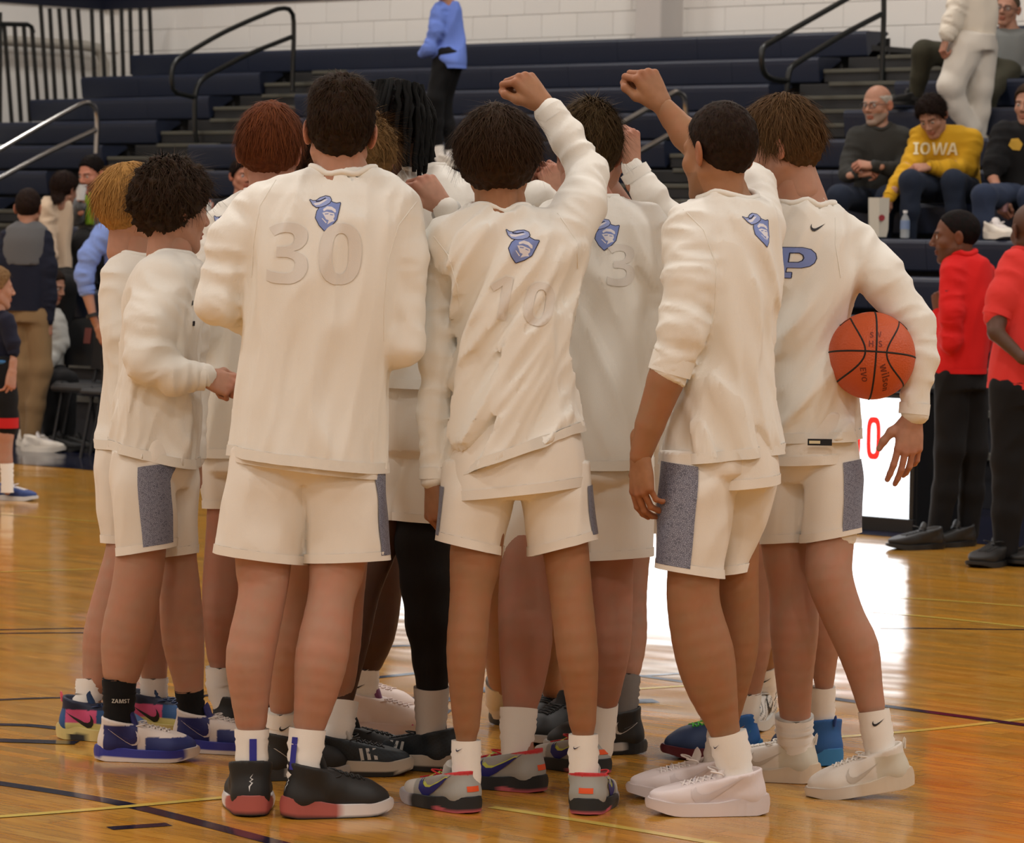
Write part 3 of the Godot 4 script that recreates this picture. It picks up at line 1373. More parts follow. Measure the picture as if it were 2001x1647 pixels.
func noise_tex(seed_: int, freq: float, oct: int, w := 512, h := 512, normal := false, bump := 4.0, ramp = null, kind := FastNoiseLite.TYPE_SIMPLEX_SMOOTH) -> NoiseTexture2D:
	var t := NoiseTexture2D.new()
	t.noise = noise(seed_, freq, oct, kind)
	t.width = w
	t.height = h
	t.seamless = true
	if normal:
		t.as_normal_map = true
		t.bump_strength = bump
	if ramp != null:
		var g := Gradient.new()
		g.offsets = PackedFloat32Array(ramp[0])
		g.colors = PackedColorArray(ramp[1])
		t.color_ramp = g
	return t

func wood_material() -> StandardMaterial3D:
	# maple strips 57 mm wide, 2048 texels to 4.1 m across the strips and 8.2 m along them
	var w := 1024
	var im := Image.create(w, w, false, Image.FORMAT_RGB8)
	var r := RandomNumberGenerator.new()
	r.seed = 11
	var strips := 72
	for i in strips:
		var y0 := i * w / strips
		var y1 := (i + 1) * w / strips
		var x := -r.randi_range(0, 90)
		while x < w:
			var l := r.randi_range(30, 130)
			var k := r.randf_range(0.92, 1.05)
			var warm := r.randf_range(-0.03, 0.03)
			im.fill_rect(Rect2i(maxi(x, 0), y0, mini(l, w - maxi(x, 0)), y1 - y0), Color(0.78 * k + warm, 0.575 * k, 0.235 * k - warm))
			im.fill_rect(Rect2i(clampi(x, 0, w - 1), y0, 1, y1 - y0), Color(0.7, 0.51, 0.205))
			x += l
		im.fill_rect(Rect2i(0, y0, w, 1), Color(0.73, 0.535, 0.215))
	var m := StandardMaterial3D.new()
	m.resource_name = "maple floor"
	m.albedo_texture = ImageTexture.create_from_image(im)
	m.detail_enabled = true
	m.detail_uv_layer = BaseMaterial3D.DETAIL_UV_2
	m.detail_blend_mode = BaseMaterial3D.BLEND_MODE_MUL
	m.detail_albedo = noise_tex(3, 0.02, 4, 512, 512, false, 1.0, [[0.0, 0.5, 1.0], [Color(0.84, 0.78, 0.7), Color(0.97, 0.95, 0.92), Color(1, 1, 1)]])
	floor_finish(m)
	return m

func floor_finish(m: StandardMaterial3D) -> void:
	m.roughness = 0.13
	m.metallic_specular = 0.5
	m.normal_enabled = true
	m.normal_texture = floor_wave
	m.normal_scale = 0.055
	m.uv1_triplanar = false

var floor_wave: NoiseTexture2D

func flat_quad(t0: float, t1: float, c0: float, c1: float, y: float, uv_per := 8.2) -> ArrayMesh:
	var arr := []
	arr.resize(Mesh.ARRAY_MAX)
	var v := PackedVector3Array([court(t0, c0, y), court(t0, c1, y), court(t1, c1, y), court(t1, c0, y)])
	arr[Mesh.ARRAY_VERTEX] = v
	arr[Mesh.ARRAY_NORMAL] = PackedVector3Array([Vector3.UP, Vector3.UP, Vector3.UP, Vector3.UP])
	var uv := PackedVector2Array()
	var uv2 := PackedVector2Array()
	for p in v:
		uv.append(Vector2(p.dot(en) / uv_per, p.dot(nn) / 4.1))
		uv2.append(Vector2(p.dot(en) / 1.9, p.dot(nn) / 0.17))
	arr[Mesh.ARRAY_TEX_UV] = uv
	arr[Mesh.ARRAY_TEX_UV2] = uv2
	arr[Mesh.ARRAY_INDEX] = PackedInt32Array([0, 1, 2, 0, 2, 3])
	var m := ArrayMesh.new()
	m.add_surface_from_arrays(Mesh.PRIMITIVE_TRIANGLES, arr)
	return m

# painted line on the floor along points of the floor, "wide" metres across
func line_mesh(pts: Array, wide: float, y := 0.0012) -> ArrayMesh:
	var so := Soup.new()
	var v := PackedVector3Array()
	var n := PackedVector3Array()
	var uv := PackedVector2Array()
	var m := pts.size()
	for i in m:
		var d: Vector3 = (pts[mini(i + 1, m - 1)] - pts[maxi(i - 1, 0)]).normalized()
		var s := d.cross(Vector3.UP) * wide * 0.5
		for sg in [-1.0, 1.0]:
			var p: Vector3 = pts[i] + s * sg
			p.y = y
			v.append(p)
			n.append(Vector3.UP)
			uv.append(Vector2(p.dot(en) / 8.2, p.dot(nn) / 4.1))
	so.sheet(v, n, 2, Color.WHITE, uv)
	return so.mesh()

func through(points: Array, steps := 24) -> Array:
	# a smooth curve through floor pixels
	var c := Curve3D.new()
	var g := []
	for p in points:
		g.append(ground(p[0], p[1]))
	for i in g.size():
		var tan_: Vector3 = (g[mini(i + 1, g.size() - 1)] - g[maxi(i - 1, 0)]) / 6.0
		c.add_point(g[i], -tan_, tan_)
	var out := []
	for i in steps + 1:
		out.append(c.sample_baked(c.get_baked_length() * i / steps, true))
	return out

func build_room() -> void:
	floor_wave = noise_tex(21, 0.012, 3, 512, 512, true, 6.0)
	var fl := structure("floor", flat_quad(T0, T1, C0, C1, 0.0), wood_material())
	var fs := Soup.new()
	slab(fs, T0, T1, C0, C1, -0.2, -0.004)
	part("subfloor", fs.mesh(), mat("subfloor", srgb(120, 110, 95)), fl)
	var navy := mat("floor navy paint", srgb(18, 22, 48), 0.13)
	var cream := mat("floor yellow paint", srgb(214, 186, 88), 0.13)
	for m in [navy, cream]:
		floor_finish(m)
	var lines := [
		[navy, 0.055, [[-20, 1528], [120, 1549], [250, 1573], [400, 1610], [560, 1652]]],
		[navy, 0.05, [[214, 1619], [330, 1611]]],
		[navy, 0.05, [[-10, 1416], [60, 1418], [118, 1424]]],
		[navy, 0.07, [[-10, 1447], [60, 1449], [150, 1452]]],
		[navy, 0.03, [[-20, 1369], [120, 1364], [330, 1366], [480, 1350]]],
		[navy, 0.028, [[-20, 1231], [200, 1227], [420, 1224], [620, 1226]]],
		[navy, 0.028, [[-20, 1238], [200, 1237], [420, 1243], [560, 1254]]],
		[navy, 0.04, [[700, 1328], [820, 1315], [900, 1305]]],
		[navy, 0.04, [[690, 1268], [820, 1262], [950, 1279], [1100, 1298]]],
		[navy, 0.1, [[760, 1368], [860, 1366], [930, 1371]]],
		[navy, 0.1, [[780, 1388], [880, 1391]]],
		[navy, 0.12, [[930, 1349], [1010, 1346], [1110, 1356], [1160, 1368]]],
		[navy, 0.035, [[1020, 1341], [1085, 1341]]],
		[navy, 0.05, [[1080, 1300], [1180, 1302]]],
		[navy, 0.09, [[1236, 1371], [1282, 1370]]],
		[navy, 0.04, [[1225, 1317], [1290, 1326], [1400, 1341]]],
		[navy, 0.03, [[1255, 1321], [1330, 1316], [1420, 1313]]],
		[navy, 0.05, [[1620, 1364], [1760, 1384], [2010, 1418]]],
		[navy, 0.028, [[1720, 1227], [2010, 1231]]],
		[cream, 0.035, [[-20, 1598], [200, 1581], [460, 1557]]],
		[cream, 0.035, [[960, 1577], [1180, 1611], [1420, 1652]]],
		[cream, 0.035, [[1600, 1443], [1800, 1427], [2010, 1404]]],
		[cream, 0.035, [[1700, 1195], [1850, 1209], [2010, 1226]]],
		[cream, 0.03, [[1700, 1165], [1850, 1174], [2010, 1186]]],
		[cream, 0.03, [[-20, 1003], [190, 1020]]],
		[cream, 0.035, [[1230, 1347], [1340, 1340]]],
		[cream, 0.03, [[-20, 1118], [190, 1112]]],
	]
	var k := 0
	for l in lines:
		part("painted_line", line_mesh(through(l[2], 18), l[1], 0.001 + 0.0003 * (k % 5)), l[0], fl)
		k += 1
	# navy border beyond the sideline
	part("painted_border", flat_quad(T0, T1, 14.95, C1, 0.0022), navy, fl)
	var white := painted("wall paint", 0.75)
	var wall_c := lin(232, 229, 224)
	var wn := noise(8, 1.0, 2)
	# far wall: painted blocks where the photograph shows them, plain plaster above and below
	var ws := Soup.new()
	slab(ws, T0 - 0.4, T1 + 0.4, C1 + 0.01, C1 + 0.4, -0.2, ROOF, 0.0, wall_c)
	var wf := structure("wall_far", ws.mesh(), white)
	var block := Soup.new()
	block.box(Vector3.ZERO, Vector3(0.397, 0.197, 0.03), Basis.IDENTITY, wall_c, 0.004)
	var bm := block.mesh()
	var bms := [bm]
	for tone in [0.98, 1.015]:
		var b2 := Soup.new()
		b2.box(Vector3.ZERO, Vector3(0.397, 0.197, 0.03), Basis.IDENTITY, Color(wall_c.r * tone, wall_c.g * tone, wall_c.b * tone), 0.004)
		bms.append(b2.mesh())
	var cb := court_basis()
	var row := 0
	for y in [2.9, 3.1, 3.3, 3.5, 3.7, 3.9, 4.1]:
		var t := -25.8 + (0.2 if row % 2 else 0.0)
		while t < -15.4:
			var h: float = y
			part("block", bms[int(absf(wn.get_noise_2d(t * 9.0, y * 30.0)) * 9.0) % 3], white, wf, Transform3D(cb, court(t, C1 + 0.005, h)))
			t += 0.4
		row += 1
	# the painted navy stripe high on the walls
	var stripe_y := on_wall(195, 20, C1).y
	var stripe := mat("navy wall paint", srgb(17, 22, 40), 0.5)
	part("painted_stripe", slab_mesh(T0, T1, C1 - 0.03, C1 - 0.015, stripe_y, stripe_y + 1.6), stripe, wf)
	# pilaster
	var pa := on_wall(1286, 40, C1).dot(en)
	var pb := on_wall(1336, 40, C1).dot(en)
	var ps := Soup.new()
	slab(ps, pa, pb, C1 - 0.3, C1 + 0.02, 0.0, ROOF, 0.012, lin(198, 193, 188))
	var pil := structure("wall_pilaster", ps.mesh(), white)
	for w in [["wall_left", T0 - 0.4, T0, C0 - 0.4, C1 + 0.4], ["wall_right", T1, T1 + 0.4, C0 - 0.4, C1 + 0.4], ["wall_near", T0 - 0.4, T1 + 0.4, C0 - 0.4, C0]]:
		var s := Soup.new()
		slab(s, w[1], w[2], w[3], w[4], -0.2, ROOF, 0.0, wall_c)
		var o := structure(w[0], s.mesh(), white)
		if w[0] == "wall_left":
			part("painted_stripe", slab_mesh(T0 + 0.0, T0 + 0.02, C0, C1 - 0.03, stripe_y, stripe_y + 1.6), stripe, o)
			# a painted pipe along the left wall
			var pipe := Soup.new()
			var py: float = stripe_y - 0.36
			pipe.tube([court(T0 + 0.12, 10.0, py), court(T0 + 0.12, C1 - 0.35, py), court(T0 + 0.14, C1 - 0.2, py - 0.02), court(T0 + 0.15, C1 - 0.14, py - 0.16), court(T0 + 0.15, C1 - 0.14, 0.2)], [0.05, 0.05, 0.055, 0.05, 0.05], 14, lin(176, 170, 160))
			pipe.tube([court(T0 + 0.12, 20.6, py), court(T0 + 0.12, 20.9, py)], [0.075, 0.075], 14, lin(176, 170, 160))
			part("pipe", pipe.mesh(), white, o)
	var cs := Soup.new()
	slab(cs, T0 - 0.4, T1 + 0.4, C0 - 0.4, C1 + 0.4, ROOF, ROOF + 0.3, 0.0, lin(190, 188, 184))
	structure("ceiling", cs.mesh(), white)

func build_lights() -> void:
	# rows of long high-bay fixtures under the roof
	var glow := mat("lamp glass", srgb(255, 250, 240), 0.5)
	glow.emission_enabled = true
	glow.emission = Color(1.0, 0.96, 0.9)
	glow.emission_energy_multiplier = 2.0
	var shell := mat("lamp housing", srgb(210, 210, 208), 0.4)
	var k := 0
	for t in [-22.5, -15.5, -8.5, -1.5, 5.5]:
		for c in [-4.0, 2.0, 8.0, 14.0, 19.5]:
			var o := thing("high_bay_lamp", "white high-bay lamp under the gym roof", "lamp", court(t, c, ROOF - 0.7), "high-bay lamps under the roof")
			var s := Soup.new()
			s.box(Vector3(0, 0.05, 0), Vector3(1.5, 0.09, 0.62), court_basis(), Color.WHITE, 0.02)
			part("housing", s.mesh(), shell, o)
			var g := Soup.new()
			g.box(Vector3(0, 0.0, 0), Vector3(1.4, 0.02, 0.54), court_basis(), Color.WHITE, 0.004)
			part("lamp_glass", g.mesh(), glow, o)
			var rod := Soup.new()
			for sg in [-0.5, 0.5]:
				rod.tube([en * sg + Vector3(0, 0.09, 0), en * sg + Vector3(0, 0.7, 0)], [0.008, 0.008], 6, Color.WHITE)
			part("hanger_rod", rod.mesh(), shell, o)
			var l := AreaLight3D.new()
			l.name = "lamp_light"
			l.area_size = Vector2(1.4, 0.54)
			l.light_energy = LAMP_ENERGY
			l.light_color = Color(1.0, 0.985, 0.965)
			l.shadow_enabled = true
			l.area_range = 60.0
			l.transform = Transform3D(court_basis() * Basis(Vector3.RIGHT, -PI / 2.0), Vector3(0, -0.02, 0))
			o.add_child(l)
			k += 1

# ---------------------------------------------------------------- bleachers
func row_t(px: float, py: float, k: float) -> float:
	return on_wall(px, py, ROW_C + ROW_T * k).dot(en)

func build_bleachers() -> void:
	var seat := mat("bleacher seat plastic", srgb(26, 34, 54), 0.45)
	var deck := mat("bleacher deck", srgb(32, 32, 33), 0.6)
	var nose := mat("step nosing", srgb(80, 78, 68), 0.6)
	var left := -24.95
	var a0 := -22.6
	var a1 := -21.55
	var b0 := row_t(1607, 112, 11)
	var b1 := b0 + 1.15
	var right := -8.0
	var sections := [[left, a0], [a1, b0], [b1, right]]
	var words := ["short dark blue bleacher section at the far left end", "long middle bleacher section of dark blue bench rows between the aisles", "dark blue bleacher section where the spectators sit at the right"]
	var idx := 0
	for sec in sections:
		var o := thing("bleacher_section", words[idx], "bleachers", court((sec[0] + sec[1]) * 0.5, ROW_C + ROW_T * 7.0), "bleachers")
		var base := o.position
		for k in range(3, 13):
			var c := ROW_C + ROW_T * k
			var h := ROW_H + ROW_R * k
			var s0: float = sec[0]
			var s1: float = sec[1]
			# bench: a moulded box with a rounded front, made of modules 0.46 m wide
			var n := int(ceil((s1 - s0) / 0.92))
			var wid := (s1 - s0) / n
			var s := Soup.new()
			bench_profile(s, wid - 0.003)
			var me := s.mesh()
			for i in n:
				part("bench_seat", me, seat, o, Transform3D(court_basis(), court(s0 + wid * (i + 0.5), c, h) - base))
			part("deck_board", slab_local(s0, s1, c + 0.02, c + ROW_T + 0.02, h - ROW_R * 1.0 - 0.04 + ROW_R * 0.5, h - ROW_R * 0.5, base), deck, o)
			part("riser", slab_local(s0, s1, c + 0.24, c + 0.26, h - 0.42, h - 0.05, base), deck, o)
		part("front_panel", slab_local(sec[0], sec[1], ROW_C + ROW_T * 3 + 0.02, ROW_C + ROW_T * 3 + 0.06, 0.0, ROW_H + ROW_R * 3 - 0.12, base, 0.004), mat("bleacher front", srgb(24, 26, 34), 0.6), o)
		for hh in [0.28, 0.52, 0.76]:
			part("front_rail", slab_local(sec[0], sec[1], ROW_C + ROW_T * 3 - 0.03, ROW_C + ROW_T * 3 + 0.02, hh, hh + 0.045, base, 0.006), mat("bleacher front rail", srgb(84, 84, 78), 0.5), o)
		idx += 1
	# the top bench bridges the left aisle
	var tb := thing("bleacher_top_bench", "dark blue top bench bridging the left aisle under the white wall", "bench", court((a0 + a1) * 0.5, ROW_C + ROW_T * 12.0, ROW_H + ROW_R * 12.0), "bleachers")
	var ts := Soup.new()
	bench_profile(ts, a1 - a0)
	part("bench_seat", ts.mesh(), seat, tb, Transform3D(court_basis(), Vector3.ZERO))
	# aisles: two steps to each row
	var names := ["dark stepped aisle with pale nosings between the left bleachers", "dark stepped aisle with pale nosings behind the two right players"]
	for ai in 2:
		var t0: float = [a0, b0][ai]
		var t1: float = [a1, b1][ai]
		var o := thing("aisle_stairs", names[ai], "stairs", court((t0 + t1) * 0.5, ROW_C + ROW_T * 7.0), "bleacher aisles")
		var base := o.position
		for k in range(3, 12):
			for half in 2:
				var c := ROW_C + ROW_T * (k + half * 0.5)
				var h := ROW_H + ROW_R * (k + half * 0.5) - 0.1
				part("step", slab_local(t0 + 0.02, t1 - 0.02, c, c + ROW_T * 0.62, h - 0.1, h - 0.012, base, 0.004), deck, o)
				part("nosing", slab_local(t0 + (0.02 if half == 0 else 0.3), t1 - (0.02 if half == 0 else 0.02), c - 0.012, c + 0.04, h - 0.03, h, base, 0.004), nose, o)
	# end guard with vertical bars, on the left end
	var rail := mat("rail enamel", srgb(14, 18, 17), 0.35)
	var go := thing("end_guard", "black guard railing of vertical bars at the left bleacher end", "railing", court(left - 0.06, ROW_C + ROW_T * 11.0))
	var bars := [[0, 24, 0, 240], [8, 46, 23, 240], [28, 46, 41, 238], [46, 46, 59, 238], [62, 52, 77, 236], [79, 10, 92, 195], [97, 16, 108, 194], [115, 16, 129, 193], [134, 16, 147, 193], [152, 17, 166, 192], [179, 18, 185, 172], [198, 19, 204, 152], [218, 18, 224, 150], [237, 17, 241, 149], [254, 16, 258, 146], [274, 16, 277, 108], [292, 14, 296, 106]]
	for b in bars:
		# each bar stands in the guard's plane, t = left end
		var p0 := on_end(b[0], b[1], left - 0.06)
		var p1 := on_end(b[2], b[3], left - 0.06)
		var s := Soup.new()
		s.tube([p0 - go.position, p1 - go.position], [0.02, 0.02], 8, Color.WHITE)
		part("bar", s.mesh(), rail, go)
	var s2 := Soup.new()
	var gp := [on_end(-40, 46, left - 0.06), on_end(54, 48, left - 0.06), on_end(61, 52, left - 0.06), on_end(65, 64, left - 0.06)]
	for i in gp.size():
		gp[i] -= go.position
	s2.tube(gp, [0.022, 0.022, 0.022, 0.022], 8, Color.WHITE)
	part("top_rail", s2.mesh(), rail, go)
	# handrails in the aisles: outlines by pixel at the depth of the aisle's middle
	var tl := (a0 + a1) * 0.5
	var tr := (b0 + b1) * 0.5
	handrail("black looped handrail high in the left aisle", tl, [[[385, 280], [381, 255], [381, 190], [386, 168], [400, 152], [486, 106], [570, 72]], [[381, 190], [340, 178], [335, 150], [338, 128], [350, 114], [440, 62], [545, 17], [565, 18], [573, 32], [574, 70], [571, 180]]], rail)
	handrail("black looped handrail in the right aisle with two bent corners", tr, [[[1540, 200], [1538, 178], [1541, 145], [1548, 130], [1565, 118], [1650, 66], [1722, 28]], [[1538, 158], [1508, 154], [1492, 140], [1488, 110], [1492, 92], [1510, 80], [1640, 6], [1664, -8]], [[1727, -30], [1727, 30], [1723, 165]]], rail)
	handrail("handrail with shining upper bars at the left edge", tl, [[[-40, 316], [100, 235], [160, 203], [176, 202], [187, 214], [190, 240], [188, 300]], [[-40, 370], [90, 300], [187, 254]]], mat("rail bright", srgb(178, 176, 174), 0.22, 1.0))
	handrail("handrail with a shining upper bar behind the raised fists", tr - 0.1, [[[1130, 290], [1206, 246], [1285, 201], [1322, 180], [1336, 190], [1340, 215], [1342, 330]], [[1180, 335], [1250, 296], [1340, 246]]], mat("rail bright", srgb(178, 176, 174), 0.22, 1.0))

func on_end(px: float, py: float, t: float) -> Vector3:
	var s := sight(px, py)
	return Vector3(0, EYE, 0) + s * (t / s.dot(en))

func slab_local(t0: float, t1: float, c0: float, c1: float, y0: float, y1: float, base: Vector3, ch := 0.0) -> ArrayMesh:
	var s := Soup.new()
	s.box(court((t0 + t1) * 0.5, (c0 + c1) * 0.5, (y0 + y1) * 0.5) - base, Vector3(t1 - t0, y1 - y0, c1 - c0), court_basis(), Color.WHITE, ch)
	return s.mesh()

# a seat module: rounded nose, sloping front skirt; x along the row, z towards the camera, top at y 0
func bench_profile(s: Soup, w: float) -> void:
	var prof := [Vector2(-0.24, -0.02), Vector2(-0.22, -0.002), Vector2(0.0, -0.008), Vector2(0.03, -0.006), Vector2(0.045, -0.014), Vector2(0.052, -0.03), Vector2(0.05, -0.06), Vector2(0.03, -0.19), Vector2(0.022, -0.2), Vector2(-0.02, -0.2)]
	for i in prof.size() - 1:
		var a: Vector2 = prof[i]
		var b: Vector2 = prof[i + 1]
		var nrm := Vector3(0, b.x - a.x, -(b.y - a.y)).normalized()
		s.put_quad([Vector3(-w / 2, a.y, a.x), Vector3(w / 2, a.y, a.x), Vector3(w / 2, b.y, b.x), Vector3(-w / 2, b.y, b.x)], nrm, Color.WHITE)
	for sg in [-1.0, 1.0]:
		for i in range(1, prof.size() - 1):
			var o := Vector3(sg * w / 2, -0.1, -0.1)
			var a := Vector3(sg * w / 2, prof[i].y, prof[i].x)
			var b := Vector3(sg * w / 2, prof[i - 1].y, prof[i - 1].x)
			s.put_quad([o, a, b, b], Vector3(sg, 0, 0), Color.WHITE)

func handrail(label: String, t: float, paths: Array, m: Material) -> void:
	var first := on_end(paths[0][0][0], paths[0][0][1], t)
	var o := thing("handrail", label, "handrail", Vector3(first.x, 0, first.z), "bleacher handrails")
	var n := 0
	for path in paths:
		var c := Curve3D.new()
		var g := []
		for p in path:
			g.append(on_end(p[0], p[1], t) - o.position)
		for i in g.size():
			var a: Vector3 = g[maxi(i - 1, 0)]
			var b: Vector3 = g[mini(i + 1, g.size() - 1)]
			var dir := (b - a).normalized()
			var l0: float = (g[i] - a).length() * 0.25
			var l1: float = (b - g[i]).length() * 0.25
			c.add_point(g[i], -dir * l0, dir * l1)
		var pts := []
		var rad := []
		for i in 41:
			pts.append(c.sample_baked(c.get_baked_length() * i / 40.0, true))
			rad.append(0.021)
		var s := Soup.new()
		s.tube(pts, rad, 10, Color.WHITE)
		part("rail" if n == 0 else "rail_loop", s.mesh(), m, o)
		n += 1

# ---------------------------------------------------------------- prints and cloth
func cloth(key: String, col: Color, rough := 0.75, sheen := 0.2) -> StandardMaterial3D:
	if mats.has(key):
		return mats[key]
	var m := mat(key, col, rough, 0.0, 0.35)
	m.rim_enabled = true
	m.rim = sheen
	m.normal_enabled = true
	m.normal_texture = knit
	m.normal_scale = 0.25
	m.uv1_triplanar = true
	m.uv1_scale = Vector3.ONE * 22.0
	return m

var knit: NoiseTexture2D
var emblem_mat: StandardMaterial3D
var panel_mat: StandardMaterial3D

func fill(im: Image, poly: PackedVector2Array, col: Color) -> void:
	# poly in 0..1 of the image
	var w := im.get_width()
	var h := im.get_height()
	var lo := Vector2(2, 2)
	var hi := Vector2(-2, -2)
	for p in poly:
		lo = lo.min(p)
		hi = hi.max(p)
	for y in range(maxi(int(lo.y * h), 0), mini(int(hi.y * h) + 1, h)):
		# scan line
		var yy := (y + 0.5) / h
		var xs := []
		for i in poly.size():
			var a := poly[i]
			var b := poly[(i + 1) % poly.size()]
			if (a.y <= yy) != (b.y <= yy):
				xs.append(a.x + (yy - a.y) / (b.y - a.y) * (b.x - a.x))
		xs.sort()
		for i in range(0, xs.size() - 1, 2):
			var x0 := int(round(xs[i] * w))
			var x1 := int(round(xs[i + 1] * w))
			if x1 > x0:
				im.fill_rect(Rect2i(x0, y, x1 - x0, 1), col)

func pv(a: Array) -> PackedVector2Array:
	var out := PackedVector2Array()
	for i in range(0, a.size(), 2):
		out.append(Vector2(a[i], a[i + 1]))
	return out

func grow(poly: PackedVector2Array, by: float) -> PackedVector2Array:
	var big := Geometry2D.offset_polygon(poly, by, Geometry2D.JOIN_ROUND)
	return big[0] if big.size() else poly

func print_mat(key: String, im: Image, rough := 0.6) -> StandardMaterial3D:
	var m := mat(key, Color.WHITE, rough)
	m.albedo_texture = ImageTexture.create_from_image(im)
	m.transparency = BaseMaterial3D.TRANSPARENCY_ALPHA_SCISSOR
	m.alpha_scissor_threshold = 0.5
	return m

func make_prints() -> void:
	knit = noise_tex(31, 0.06, 3, 256, 256, true, 5.0)
	# team crest: helmeted head on a pointed shield, plume streaming to the left
	var im := Image.create(256, 288, false, Image.FORMAT_RGBA8)
	im.fill(Color(0.1, 0.1, 0.2, 0))
	var dark := srgb(28, 30, 62)
	var blue := srgb(122, 142, 204)
	var mid := srgb(150, 166, 218)
	var pale := srgb(226, 226, 236)
	var shield := pv([0.36, 0.30, 0.62, 0.13, 0.72, 0.19, 0.84, 0.22, 0.96, 0.20, 0.92, 0.40, 0.86, 0.66, 0.70, 0.83, 0.50, 0.97, 0.34, 0.82, 0.22, 0.62, 0.26, 0.44])
	fill(im, grow(shield, 0.022), dark)
	fill(im, shield, blue)
	var plume := pv([0.03, 0.12, 0.12, 0.16, 0.22, 0.15, 0.34, 0.07, 0.50, 0.02, 0.63, 0.04, 0.68, 0.12, 0.64, 0.20, 0.52, 0.27, 0.40, 0.31, 0.24, 0.33, 0.12, 0.26])
	fill(im, grow(plume, 0.02), dark)
	fill(im, plume, mid)
	fill(im, pv([0.14, 0.22, 0.30, 0.20, 0.46, 0.12, 0.58, 0.10, 0.46, 0.18, 0.32, 0.26, 0.20, 0.28]), pale)
	fill(im, pv([0.20, 0.15, 0.34, 0.14, 0.50, 0.06, 0.52, 0.08, 0.36, 0.17, 0.22, 0.19]), dark)
	fill(im, pv([0.44, 0.38, 0.56, 0.30, 0.70, 0.31, 0.82, 0.38, 0.84, 0.46, 0.80, 0.47, 0.70, 0.40, 0.56, 0.39, 0.46, 0.44]), pale)
	fill(im, pv([0.42, 0.48, 0.56, 0.45, 0.78, 0.49, 0.80, 0.58, 0.76, 0.64, 0.80, 0.70, 0.70, 0.73, 0.58, 0.80, 0.62, 0.68, 0.54, 0.66, 0.48, 0.56]), pale)
	fill(im, pv([0.50, 0.50, 0.62, 0.49, 0.60, 0.52, 0.50, 0.53]), blue)
	fill(im, pv([0.66, 0.51, 0.76, 0.53, 0.74, 0.55, 0.66, 0.54]), blue)
	fill(im, pv([0.42, 0.62, 0.56, 0.74, 0.54, 0.77, 0.41, 0.64]), pale)
	emblem_mat = print_mat("team crest print", im)
	# block letter on the chest
	var pm := Image.create(256, 192, false, Image.FORMAT_RGBA8)
	pm.fill(Color(0.1, 0.1, 0.2, 0))
	var letter := pv([0.04, 0.05, 0.70, 0.05, 0.86, 0.10, 0.95, 0.22, 0.97, 0.36, 0.93, 0.50, 0.84, 0.60, 0.68, 0.65, 0.40, 0.65, 0.38, 0.80, 0.50, 0.80, 0.49, 0.96, 0.03, 0.96, 0.04, 0.80, 0.14, 0.80, 0.20, 0.22, 0.03, 0.21])
	fill(im, PackedVector2Array(), dark)
	fill(pm, grow(letter, 0.018), dark)
	fill(pm, letter, blue)
	var hole := pv([0.46, 0.21, 0.64, 0.21, 0.71, 0.27, 0.73, 0.36, 0.70, 0.44, 0.62, 0.49, 0.43, 0.49])
	fill(pm, grow(hole, 0.012), dark)
	fill(pm, grow(hole, -0.012), Color(0.1, 0.1, 0.2, 0))
	mats["letter"] = print_mat("letter print", pm)
	# silver crackle panels of the shorts
	var cr := Image.create(256, 256, false, Image.FORMAT_RGB8)
	var n := noise(77, 0.085, 1, FastNoiseLite.TYPE_CELLULAR)
	n.cellular_return_type = FastNoiseLite.RETURN_DISTANCE2_SUB
	for y in 256:
		for x in 256:
			var k := n.get_noise_2d(x, y)
			var e := smoothstep(-0.97, -0.55, k)
			cr.set_pixel(x, y, Color(0.40, 0.42, 0.50).lerp(Color(0.62, 0.65, 0.74), e))
	panel_mat = mat("silver crackle panel", Color.WHITE, 0.42, 0.35)
	panel_mat.albedo_texture = ImageTexture.create_from_image(cr)
	swoosh_poly = pv([0.5, 0.26, 0.2, 0.05, -0.05, -0.12, -0.25, -0.22, -0.38, -0.2, -0.46, -0.1, -0.47, 0.03, -0.41, 0.15, -0.34, 0.22, -0.38, 0.1, -0.36, 0.0, -0.28, -0.05, -0.15, -0.04, 0.1, 0.07])

# number of the jersey worn underneath, showing faintly through the shirt
func ghost(g: Dictionary, text: String, c: Vector3, right: Vector3, up: Vector3, size: float, col: Color) -> void:
	if text.length() > 1:
		for k in text.length():
			ghost(g, text[k], c + right * (k - 0.5) * size * 0.82, right, up, size, col)
		return
	after.append(func() -> void:
		var tri := letters(text, size)
		for cut in 2:
			var finer := PackedVector2Array()
			for j in range(0, tri.size(), 3):
				var a := tri[j]
				var b := tri[j + 1]
				var cc := tri[j + 2]
				var ab := (a + b) * 0.5
				var bc := (b + cc) * 0.5
				var ca := (cc + a) * 0.5
				finer.append_array(PackedVector2Array([a, ab, ca, ab, b, bc, ca, bc, cc, ab, bc, ca]))
			tri = finer
		part("number", lay(g.f, tri, c, right, up, 0.0022), cloth("number through cloth", srgb(221, 217, 211)), g.node, Transform3D.IDENTITY, "grey jersey number showing through the shirt"))

func swoosh(g: Dictionary, c: Vector3, right: Vector3, up: Vector3, w: float, col: Color, called := "swoosh") -> void:
	after.append(func() -> void:
		part(called, lay(g.f, triangles(swoosh_poly, Vector2(w, w), 1), c, right, up, 0.002), mat("print %s" % col.to_html(), col, 0.6), g.node))

